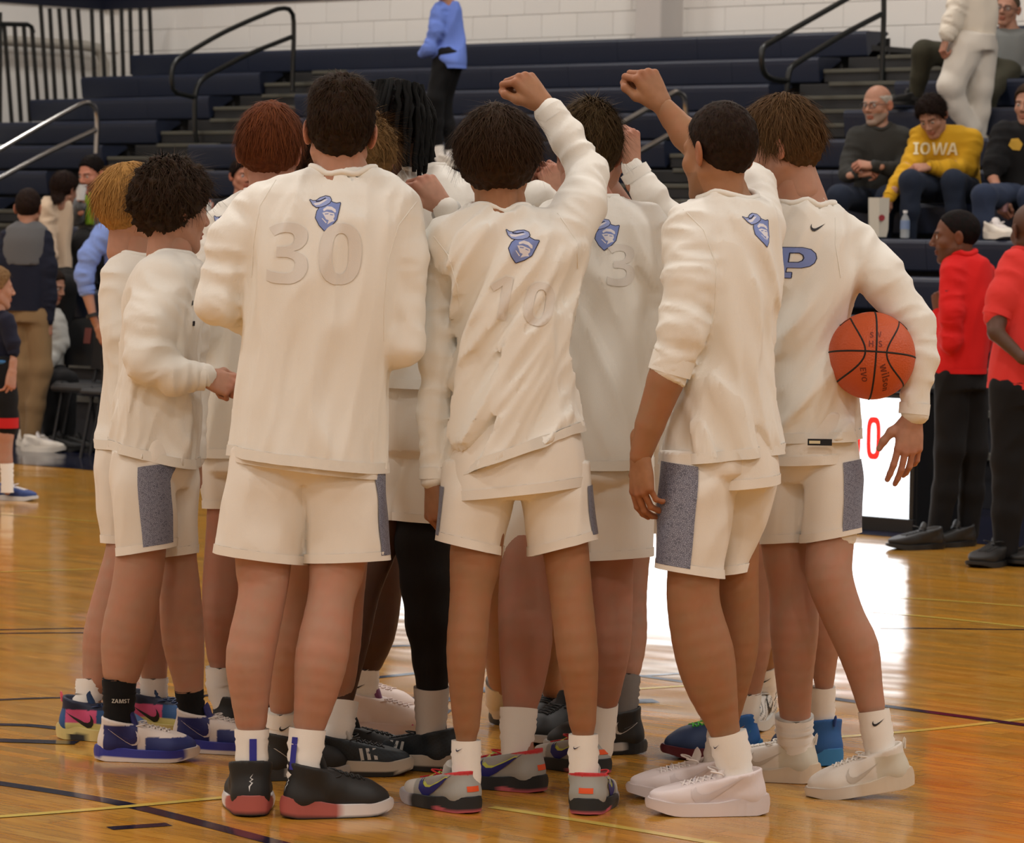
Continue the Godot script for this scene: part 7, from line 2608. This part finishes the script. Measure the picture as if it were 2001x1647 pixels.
	after.append(func() -> void:
		var so := Soup.new()
		so.tube([q(p, 12, 816, 0.05), q(p, 12, 836, 0.05)], [mm(p, 24.5), mm(p, 24.5)], 24, Color.WHITE)
		part("red_band", so.mesh(), cloth("red band", srgb(190, 30, 30)), ks.node)
		var bl := Soup.new()
		var pts := []
		var rad := []
		for i in 33:
			var a := TAU * i / 32.0
			pts.append(q(p, -6, 706, 0) + Vector3(cos(a) * 0.1, 0, sin(a) * 0.125))
			rad.append(0.012)
		bl.tube(pts, rad, 8, Color.WHITE, false)
		part("waistband", bl.mesh(), cloth("blue band", srgb(60, 110, 160)), ks.node))
	limb(p.body, chain_of(p, [[10, 780, 0.05, 20], [10, 850, 0.05, 16], [12, 900, 0.05, 12], [14, 960, 0.05, 8]]), 0.02)
	sock(p, [[13, 905, 0.05, 13], [14, 930, 0.05, 12], [14, 962, 0.05, 12]], white_sock(), 3)
	shoe(p, "plain_blue", -6, 976, 75, 0.8)
	# spectators at the left
	p = person("person in a cream jacket with long dark hair on the left bleachers", 26.0, 112, fair, 0.016)
	head(p, 126, 372, 150, 12, 0, 0.0, 1.0)
	hair(p, {"top": 0.022, "side": 0.02, "back": 0.026, "nape": -0.15, "col": lin(36, 26, 22), "len": 0.05, "n": 500, "balls": [[Vector3(0, -0.12, -0.07), Vector3(0.075, 0.1, 0.04)]], "amp": 0.004}, "long dark hair")
	top_wear(p, "jacket", cloth("cream jacket", srgb(204, 182, 158), 0.95), [[384, 84, 134, 0.02], [400, 78, 142, 0.02], [440, 76, 142, 0], [500, 80, 140, 0], [540, 82, 140, 0]], [[[[92, 410, 0.08, 20], [90, 455, 0.1, 18], [100, 500, 0.14, 15]], 3]], 500, 0.012)
	trousers(p, "trousers", black, [[[100, 545, 0.1, 24], [92, 560, 0.5, 22], [92, 640, 0.5, 16]], [[130, 545, 0.1, 24], [128, 560, 0.5, 22], [128, 640, 0.5, 16]]], [[525, 82, 140, 0, 0.13], [556, 82, 140, 0, 0.13]], 505)
	p = person("bearded man in a grey jacket and lime shirt drinking from a white cup", 26.6, 180, lin(190, 128, 104), 0.016)
	head(p, 179, 342, -35, 12, 0, 0.0, 1.05, Color(0.015, 0.01, 0.008), 0.7)
	hair(p, {"top": 0.024, "side": 0.006, "back": 0.01, "shift": 0.004, "nape": -0.05, "col": lin(24, 20, 18), "len": 0.02, "n": 400, "amp": 0.004}, "short black hair")
	p.body.cone(q(p, 180, 360, 0), q(p, 182, 385, 0), 0.05, 0.06, 0.03)
	top_wear(p, "jacket", cloth("grey jacket", srgb(104, 106, 108), 0.95), [[372, 166, 206, 0], [384, 150, 220, 0], [410, 146, 224, 0], [460, 150, 222, 0]], [[[[158, 392, 0.05, 18], [148, 425, 0.12, 16], [158, 402, 0.26, 11]], 3, "curled", Vector3(0, 1, 0), Vector3(-0.7, 0, 0.7), false]], 510, 0.01)
	var lime := garment(p, "t_shirt", cloth("lime shirt", srgb(120, 160, 40), 0.9))
	lime.f.loft(stations(p, [[376, 168, 182, 0.09, 0.04], [396, 165, 182, 0.1, 0.05], [440, 166, 184, 0.1, 0.05]]), 0.02)
	trousers(p, "trousers", black, [[[165, 470, 0.1, 24], [160, 480, 0.5, 22], [160, 540, 0.5, 16]], [[205, 470, 0.1, 24], [205, 480, 0.5, 22], [205, 540, 0.5, 16]]], [[450, 152, 220, 0, 0.13], [480, 152, 220, 0, 0.13]], 515)
	var cup := thing("drinking_cup", "white foam cup at the bearded man's mouth", "cup", pt(157, 391, 26.3))
	var cp := Soup.new()
	cp.tube([Vector3(0, 0, 0), Vector3(0.004, 0.1, 0), Vector3(0.005, 0.105, 0)], [0.03, 0.044, 0.046], 18, Color.WHITE)
	part("cup_body", cp.mesh(), mat("foam cup", srgb(226, 224, 220), 0.8), cup)
	var cl := Soup.new()
	cl.tube([Vector3(0.005, 0.104, 0), Vector3(0.005, 0.112, 0)], [0.047, 0.044], 18, Color.WHITE)
	part("cup_lid", cl.mesh(), mat("cup lid", srgb(236, 236, 234), 0.5), cup)
	# blue sweater with the wristband
	p = person("person in a pale-blue sweater with a black wristband, hand on the hip", 22.6, 240, fair, 0.014)
	head(p, 258, 395, 150, 0, 0, 0.0, 1.0)
	hair(p, {"top": 0.01, "side": 0.006, "back": 0.008, "nape": -0.07, "col": lin(60, 44, 32), "len": 0.02, "n": 200, "amp": 0.002})
	p.body.cone(q(p, 258, 412, 0), q(p, 252, 445, 0), 0.05, 0.06, 0.03)
	top_wear(p, "sweater", cloth("pale blue sweater", srgb(126, 150, 214), 0.95), [[430, 214, 292, 0], [446, 196, 306, 0], [480, 204, 304, 0], [560, 206, 302, 0], [640, 204, 304, 0], [680, 204, 304, 0]], [[[[204, 458, 0.03, 23], [174, 500, 0.08, 21], [164, 540, 0.1, 18], [170, 568, 0.1, 16], [182, 618, 0.12, 11], [192, 640, 0.1, 9]], 4, "relaxed", Vector3(0.5, -1, 0), Vector3(-0.6, 0, 0.8), true]], 520, 0.012)
	after.append(func() -> void:
		var so := Soup.new()
		so.tube([q(p, 180, 613, 0.118), q(p, 182, 620, 0.12)], [0.04, 0.04], 20, Color.WHITE)
		part("wristband", so.mesh(), mat("black rubber", srgb(20, 20, 22), 0.6), p.node, Transform3D.IDENTITY, "black wristband"))
	trousers(p, "trousers", black, [[[228, 700, 0, 32], [226, 790, 0, 25], [226, 898, 0, 18]], [[276, 700, 0, 32], [278, 790, 0, 25], [280, 898, 0, 18]]], [[665, 206, 302, 0, 0.13], [710, 206, 302, 0, 0.14]], 525)
	shoe(p, "plain_black", 222, 922, 150, 1.0)
	shoe(p, "plain_black", 284, 922, 170, 1.0)
	# seated person with a pale sleeve
	p = person("seated person with a pale-grey sleeve behind the khaki trousers", 25.2, 104, fair, 0.016)
	head(p, 102, 560, 60, 15, 0, 0.0, 0.95)
	hair(p, {"top": 0.015, "side": 0.012, "back": 0.014, "nape": -0.07, "col": lin(40, 30, 24), "len": 0.02, "n": 300, "amp": 0.002})
	top_wear(p, "sweatshirt", cloth("pale sweatshirt", srgb(170, 170, 166), 0.95), [[602, 84, 120, 0], [615, 76, 128, 0], [660, 76, 128, 0], [725, 76, 126, 0]], [[[[112, 630, 0.06, 19], [118, 672, 0.1, 17], [100, 708, 0.16, 13]], 3]], 530, 0.01)
	trousers(p, "trousers", black, [[[88, 735, 0.05, 22], [98, 745, 0.4, 20], [98, 840, 0.4, 15]], [[116, 735, 0.05, 22], [132, 745, 0.4, 20], [132, 845, 0.4, 15]]], [[715, 78, 124, 0, 0.12], [750, 78, 124, 0, 0.12]], 535)
	shoe(p, "plain_black", 96, 880, 60, 0.95)
	shoe(p, "plain_black", 130, 880, 60, 0.95)
	# woman behind
	p = person("woman in black looking out from behind the red-haired player", 26.0, 455, lin(186, 128, 104), 0.016)
	head(p, 474, 345, 25, 0, 0, 0.0, 1.0)
	hair(p, {"top": 0.018, "side": 0.014, "back": 0.018, "shift": -0.01, "nape": -0.09, "col": lin(30, 22, 20), "len": 0.03, "n": 400, "amp": 0.003}, "dark hair")
	p.body.cone(q(p, 472, 366, 0), q(p, 468, 395, 0), 0.045, 0.055, 0.03)
	top_wear(p, "sweater", black, [[386, 440, 494, 0], [398, 420, 504, 0], [440, 400, 504, 0.03], [500, 395, 500, 0.05]], [[[[425, 410, 0.05, 20], [402, 440, 0.12, 17], [406, 424, 0.26, 10]], 3, "curled", Vector3(0, 1, 0), Vector3(0, 0, 1), false]], 540, 0.008)
	trousers(p, "trousers", black, [[[430, 510, 0.1, 24], [425, 520, 0.5, 22], [425, 590, 0.5, 16]], [[480, 510, 0.1, 24], [478, 520, 0.5, 22], [478, 590, 0.5, 16]]], [[490, 400, 498, 0, 0.13], [520, 400, 498, 0, 0.13]], 545)
	var cup2 := thing("paper_cup", "small white paper cup held by the woman in black", "cup", pt(404, 417, 25.7))
	var c2 := Soup.new()
	c2.tube([Vector3(0, 0, 0), Vector3(0.0, 0.07, 0), Vector3(0, 0.074, 0)], [0.026, 0.036, 0.038], 18, Color.WHITE)
	part("cup_body", c2.mesh(), mat("foam cup", srgb(226, 224, 220), 0.8), cup2)
	var c3 := Soup.new()
	c3.tube([Vector3(0.0, 0.073, 0), Vector3(0.0, 0.079, 0)], [0.039, 0.037], 18, Color.WHITE)
	part("cup_lid", c3.mesh(), mat("cup lid", srgb(236, 236, 234), 0.5), cup2)
	# dark-haired head behind the locs player's shoulder
	p = person("dark-haired spectator whose hair shows above the locs player's shoulder", 25.6, 826, fair, 0.018)
	head(p, 828, 340, 10, 10, 0, 0.0, 1.0)
	hair(p, {"top": 0.022, "side": 0.024, "back": 0.02, "shift": -0.02, "nape": -0.1, "col": lin(36, 27, 22), "len": 0.03, "n": 500, "amp": 0.004}, "dark hair")
	p.body.cone(q(p, 828, 360, 0), q(p, 828, 392, 0), 0.05, 0.06, 0.03)
	top_wear(p, "sweater", black, [[380, 800, 856, 0], [396, 784, 872, 0], [440, 782, 874, 0], [500, 784, 872, 0]], [[[[794, 402, 0, 20], [780, 450, 0.08, 17], [800, 480, 0.2, 12]], 3], [[[864, 402, 0, 20], [876, 450, 0.08, 17], [856, 480, 0.2, 12]], 3]], 550, 0.006)
	trousers(p, "trousers", black, [[[806, 510, 0.1, 24], [800, 520, 0.5, 22], [800, 590, 0.5, 16]], [[850, 510, 0.1, 24], [852, 520, 0.5, 22], [852, 590, 0.5, 16]]], [[490, 786, 870, 0, 0.13], [520, 786, 870, 0, 0.13]], 555)
	basketball()
	scorer_table()
	chairs()

func glasses(p: Dictionary) -> void:
	after.append(func() -> void:
		var so := Soup.new()
		var xf: Transform3D = p.head
		for s in [-1.0, 1.0]:
			var pts := []
			var rad := []
			for i in 17:
				var a := TAU * i / 16.0
				pts.append(xf * Vector3(s * 0.033 + cos(a) * 0.024, 0.003 + sin(a) * 0.017, 0.105))
				rad.append(0.0022)
			so.tube(pts, rad, 6, Color.WHITE, false)
			so.tube([xf * Vector3(s * 0.056, 0.006, 0.104), xf * Vector3(s * 0.08, 0.008, 0.06), xf * Vector3(s * 0.083, 0.006, -0.01)], [0.0022, 0.0022, 0.0022], 6, Color.WHITE)
		so.tube([xf * Vector3(-0.01, 0.008, 0.106), xf * Vector3(0.01, 0.008, 0.106)], [0.0022, 0.0022], 6, Color.WHITE)
		part("glasses", so.mesh(), mat("spectacle frame", srgb(40, 38, 40), 0.4), p.node))

func basketball() -> void:
	var r := 0.1195
	var c := pt(1703, 695, 9.75)
	var o := thing("basketball", "orange basketball held against the right player's hip", "ball", c)
	var sm := SphereMesh.new()
	sm.radius = r
	sm.height = r * 2.0
	sm.radial_segments = 64
	sm.rings = 40
	var m := mat("pebbled leather", srgb(196, 84, 40), 0.55)
	m.normal_enabled = true
	m.normal_texture = noise_tex(61, 0.09, 1, 256, 256, true, 9.0, null, FastNoiseLite.TYPE_CELLULAR)
	m.normal_scale = 0.35
	m.uv1_triplanar = true
	m.uv1_scale = Vector3.ONE * 9.0
	part("ball_skin", sm, m, o)
	var rub := mat("ball seam rubber", srgb(26, 18, 16), 0.7)
	# seams in the ball's own axes: z towards the camera
	var turn := Basis(Vector3.BACK, -0.05) * Basis(Vector3.RIGHT, 0.2)
	var seams := []
	var a1 := []
	var a2 := []
	for i in 65:
		var a := TAU * i / 64.0
		a1.append(Vector3(0, sin(a), cos(a)))
		a2.append(Vector3(cos(a), 0.30 - 0.12 * cos(a) * cos(a) if sin(a) > 0 else -0.30 + 0.12 * cos(a) * cos(a), sin(a)))
	seams.append(a1)
	var eq := []
	for i in 65:
		var a := TAU * i / 64.0
		eq.append(Vector3(cos(a), 0.34 * sin(a), sin(a)))
	seams.append(eq)
	for s in [-1.0, 1.0]:
		var w := []
		for i in 65:
			var a := TAU * i / 64.0
			# bowed side seam: near the middle line at the crossing, wide above and below
			var y := sin(a) * 0.86
			var z := cos(a)
			var x: float = s * (0.24 + 0.52 * smoothstep(0.0, 1.0, absf(y - 0.3 * signf(z)) / 0.95))
			w.append(Vector3(x, y, z * sqrt(maxf(1.0 - minf(x * x + y * y, 0.999), 0.0004)) / maxf(absf(z), 0.05)))
		seams.append(w)
	for line in seams:
		var pts := []
		var rad := []
		for v in line:
			pts.append(turn * (v.normalized() * (r - 0.0012)))
			rad.append(0.0029)
		var so := Soup.new()
		so.tube(pts, rad, 6, Color.WHITE, false)
		part("seam", so.mesh(), rub, o)
	var ink := mat("ball ink", srgb(126, 44, 24), 0.6)
	var stamp := mat("ball stamp", srgb(110, 40, 24), 0.6)
	var ball_text := func(text: String, size: float, x: float, y: float, spin: float, mm_: Material) -> void:
		var tri := letters(text, size)
		var so := Soup.new()
		for k in range(0, tri.size(), 3):
			var base := so.v.size()
			for e in 3:
				var v := tri[k + e].rotated(spin) + Vector2(x, y)
				var d := Vector3(sin(v.x / r) * cos(v.y / r), sin(v.y / r), cos(v.x / r) * cos(v.y / r))
				so.v.append(d * (r + 0.0007))
				so.n.append(d)
				so.c.append(Color.WHITE)
			var way := (so.v[base + 1] - so.v[base]).cross(so.v[base + 2] - so.v[base])
			so.i.append_array(PackedInt32Array([base, base + 2, base + 1]) if way.dot(so.n[base]) > 0.0 else PackedInt32Array([base, base + 1, base + 2]))
		part("lettering", so.mesh(), mm_, o)
	ball_text.call("S", 0.018, -0.012, 0.062, 0.0, ink)
	ball_text.call("V", 0.018, 0.012, 0.064, 0.0, ink)
	ball_text.call("H", 0.018, -0.014, 0.036, 0.0, ink)
	ball_text.call("S", 0.018, 0.013, 0.036, 0.0, ink)
	ball_text.call("wilson", 0.022, 0.034, -0.062, -1.25, stamp)
	ball_text.call("EVO", 0.018, -0.034, -0.05, -1.5, stamp)

func scorer_table() -> void:
	var c := 15.2
	var a := on_wall(770, 1000, c).dot(en)
	var b := on_wall(1777, 1040, c).dot(en)
	var at := court((a + b) * 0.5, c)
	var o := thing("scorer_table", "lit white display panel table front with red digits at the sideline", "table", at)
	var bk := mat("table black", srgb(16, 16, 18), 0.4)
	var lo := 0.075
	var hi := 0.7
	part("cabinet", slab_local(a - 0.03, b + 0.03, c + 0.012, c + 0.42, 0.0, hi + 0.03, at, 0.008), bk, o)
	part("table_top", slab_local(a - 0.06, b + 0.06, c - 0.02, c + 0.62, hi + 0.03, hi + 0.06, at, 0.006), bk, o)
	part("lower_frame", slab_local(a - 0.03, b + 0.03, c - 0.012, c + 0.012, 0.0, lo, at, 0.003), bk, o)
	for e in [[a - 0.03, a], [b, b + 0.03]]:
		part("side_frame", slab_local(e[0], e[1], c - 0.012, c + 0.012, lo, hi + 0.03, at, 0.003), bk, o)
	var scr := mat("display screen glow", srgb(240, 248, 255), 0.4)
	scr.emission_enabled = true
	scr.emission = Color(0.93, 0.97, 1.0)
	scr.emission_energy_multiplier = SCREEN
	part("display_screen", slab_local(a, b, c - 0.002, c + 0.01, lo, hi, at), scr, o)
	var red := mat("display digit glow", srgb(230, 40, 40), 0.4)
	red.emission_enabled = true
	red.emission = Color(1.0, 0.12, 0.1)
	red.emission_energy_multiplier = 1.0
	for px in [1707, 1668]:
		var mid := on_wall(px, 856, c - 0.004) - at
		var so := Soup.new()
		var pts := PackedVector3Array()
		var nr := PackedVector3Array()
		for i in 33:
			var th := TAU * i / 32.0
			for s in [1.0, 0.62]:
				var w: float = 0.046 if s == 1.0 else 0.018
				var h: float = 0.112 if s == 1.0 else 0.08
				pts.append(mid + en * signf(cos(th)) * pow(absf(cos(th)), 0.6) * w + Vector3.UP * signf(sin(th)) * pow(absf(sin(th)), 0.6) * h)
				nr.append(-nn)
		so.sheet(pts, nr, 2, Color.WHITE)
		part("display_digit", so.mesh(), red, o)
	var l := AreaLight3D.new()
	l.name = "display_light"
	l.area_size = Vector2(b - a, hi - lo)
	l.light_energy = 1.2
	l.light_color = Color(0.93, 0.97, 1.0)
	l.shadow_enabled = true
	l.area_range = 40.0
	l.transform = Transform3D(Basis(en, Vector3.UP, -nn) * Basis(Vector3.UP, PI), court((a + b) * 0.5, c - 0.05, (lo + hi) * 0.5) - at)
	o.add_child(l)

const SCREEN := 1.6

func chairs() -> void:
	var vinyl := mat("chair vinyl", srgb(26, 27, 30), 0.45)
	var steel := mat("chair steel", srgb(40, 40, 42), 0.35, 0.6)
	var logo := mat("chair logo", srgb(120, 62, 54), 0.7)
	var words := ["black padded team chair nearest the khaki trousers", "black padded team chair with a reddish logo beside the pale-blue sweater", "black padded team chair behind the blond player"]
	var spots := [[128, 872], [186, 884], [246, 896]]
	for i in 3:
		var at := ground(spots[i][0], spots[i][1])
		var o := thing("team_chair", words[i], "chair", at, "team chairs along the far sideline")
		var b := Basis(en, Vector3.UP, -nn)
		var s := Soup.new()
		s.box(b * Vector3(0, 0.44, 0.02), Vector3(0.44, 0.055, 0.42), b, Color.WHITE, 0.02)
		part("seat", s.mesh(), vinyl, o)
		# curved backrest, bowed towards the back
		var f := Soup.new()
		var pts := PackedVector3Array()
		var nr := PackedVector3Array()
		for side in 2:
			for r in 7:
				for k in 9:
					var u := k / 8.0 - 0.5
					var v := r / 6.0
					var w := 0.44 * (1.0 - 0.25 * pow(v, 4.0))
					pts.append(b * Vector3(u * w, 0.56 + 0.34 * v - 0.03 * u * u * 4.0 * v, -0.2 - 0.05 * v + u * u * 0.1 + (0.03 if side == 0 else 0.0)))
					nr.append(b * Vector3(u * -0.4, 0, 1.0 if side == 0 else -1.0).normalized())
			f.sheet(pts, nr, 9, Color.WHITE)
			pts = PackedVector3Array()
			nr = PackedVector3Array()
		part("backrest", f.mesh(), vinyl, o)
		var lg := Soup.new()
		lg.box(b * Vector3(0.0, 0.77, -0.195), Vector3(0.07, 0.11, 0.004), b * Basis(Vector3.RIGHT, -0.15), Color.WHITE, 0.001)
		part("logo", lg.mesh(), logo, o)
		for sx in [-0.2, 0.2]:
			for sz in [-0.2, 0.2]:
				var lgm := Soup.new()
				lgm.tube([b * Vector3(sx, 0.42, sz * 0.6), b * Vector3(sx, 0.0, sz * 1.1)], [0.012, 0.012], 8, Color.WHITE)
				part("leg", lgm.mesh(), steel, o)
			var up := Soup.new()
			up.tube([b * Vector3(sx, 0.42, -0.14), b * Vector3(sx, 0.62, -0.2), b * Vector3(sx * 0.95, 0.85, -0.22)], [0.012, 0.012, 0.012], 8, Color.WHITE)
			part("back_post", up.mesh(), steel, o)

func paper_bag() -> void:
	var d := 22.45
	var at := pt(1716, 463, d)
	var o := thing("paper_bag", "tall white paper bag with a red round print on the front bench", "bag", at)
	var s := Soup.new()
	var w := 0.056
	var h := 0.245
	var ring := []
	for lv in [[0.0, 0.85, 0.6], [0.1, 0.95, 0.66], [0.2, 1.04, 0.7], [1.0, 1.12, 0.62]]:
		var r := []
		for c in [[-1, -1], [0, -0.8], [1, -1], [0.92, 0], [1, 1], [0, 0.86], [-1, 1], [-0.92, 0]]:
			r.append(Vector3(c[0] * w * lv[1], h * lv[0], c[1] * w * lv[2]))
		ring.append(r)
	for i in 3:
		for j in 8:
			var a: Vector3 = ring[i][j]
			var b: Vector3 = ring[i][(j + 1) % 8]
			var mid := (a + b) * 0.5
			s.put_quad([a, b, ring[i + 1][(j + 1) % 8], ring[i + 1][j]], Vector3(mid.x, 0, mid.z).normalized(), Color.WHITE)
	part("paper", s.mesh(), mat("white paper", srgb(206, 200, 186), 0.9), o)
	var p := Soup.new()
	p.tube([Vector3(0.018, 0.12, 0.0355), Vector3(0.018, 0.121, 0.042)], [0.022, 0.022], 20, Color.WHITE)
	for i in p.v.size():
		p.v[i] = Vector3(p.v[i].x, p.v[i].y, p.v[i].z)
	var disc := Soup.new()
	var base := Vector3(0.016, 0.12, 0.0415)
	disc.tube([base, base + Vector3(0, 0, 0.0012)], [0.02, 0.02], 20, Color.WHITE)
	part("print", disc.mesh(), mat("red ink", srgb(140, 40, 48), 0.8), o)

func bottle() -> void:
	var at := pt(1768, 465, 22.4)
	var o := thing("water_bottle", "small clear water bottle with a blue label on the front bench", "bottle", at)
	var s := Soup.new()
	s.tube([Vector3(0, 0, 0), Vector3(0, 0.004, 0), Vector3(0, 0.05, 0), Vector3(0, 0.11, 0), Vector3(0, 0.135, 0), Vector3(0, 0.145, 0), Vector3(0, 0.158, 0)], [0.026, 0.029, 0.03, 0.029, 0.02, 0.012, 0.012], 20, Color.WHITE)
	var gl := mat("bottle plastic", Color(0.86, 0.9, 0.93, 0.35), 0.1)
	gl.transparency = BaseMaterial3D.TRANSPARENCY_ALPHA
	part("bottle_body", s.mesh(), gl, o)
	var lb := Soup.new()
	lb.tube([Vector3(0, 0.055, 0), Vector3(0, 0.11, 0)], [0.0305, 0.0298], 20, Color.WHITE, false)
	part("bottle_label", lb.mesh(), mat("bottle label", srgb(120, 140, 176), 0.5), o)
	var cp := Soup.new()
	cp.tube([Vector3(0, 0.156, 0), Vector3(0, 0.172, 0)], [0.014, 0.014], 16, Color.WHITE)
	part("bottle_cap", cp.mesh(), mat("bottle cap", srgb(226, 226, 226), 0.5), o)

# ---------------------------------------------------------------- the scene
const LAMP_ENERGY := 14.8

func _ready() -> void:
	rng.seed = 4
	var cam := Camera3D.new()
	cam.name = "camera"
	cam.transform = Transform3D(turn_down, Vector3(0, EYE, 0))
	cam.fov = rad_to_deg(2.0 * atan(823.5 / FOC))
	cam.near = 0.2
	cam.far = 120.0
	var lens_ := CameraAttributesPhysical.new()
	lens_.frustum_focal_length = 24.0 / 2.0 / tan(atan(823.5 / FOC))
	lens_.frustum_focus_distance = 9.7
	lens_.exposure_aperture = 9.0
	lens_.frustum_far = 120.0
	lens_.frustum_near = 0.2
	add_child(cam)
	cam.attributes = lens_
	var env := WorldEnvironment.new()
	env.name = "environment"
	var e := Environment.new()
	e.background_mode = Environment.BG_COLOR
	e.background_color = Color.BLACK
	e.tonemap_mode = Environment.TONE_MAPPER_LINEAR
	e.tonemap_exposure = 1.0
	e.sdfgi_enabled = true
	e.ssao_enabled = true
	e.ssil_enabled = true
	env.environment = e
	add_child(env)
	build_lights()
	build_room()
	build_bleachers()
	make_prints()
	make_head()
	hand_poses()
	shoe_designs()
	build_players()
	build_background()
	for f in before:
		f.call()
	run_jobs()
	for f in after:
		f.call()
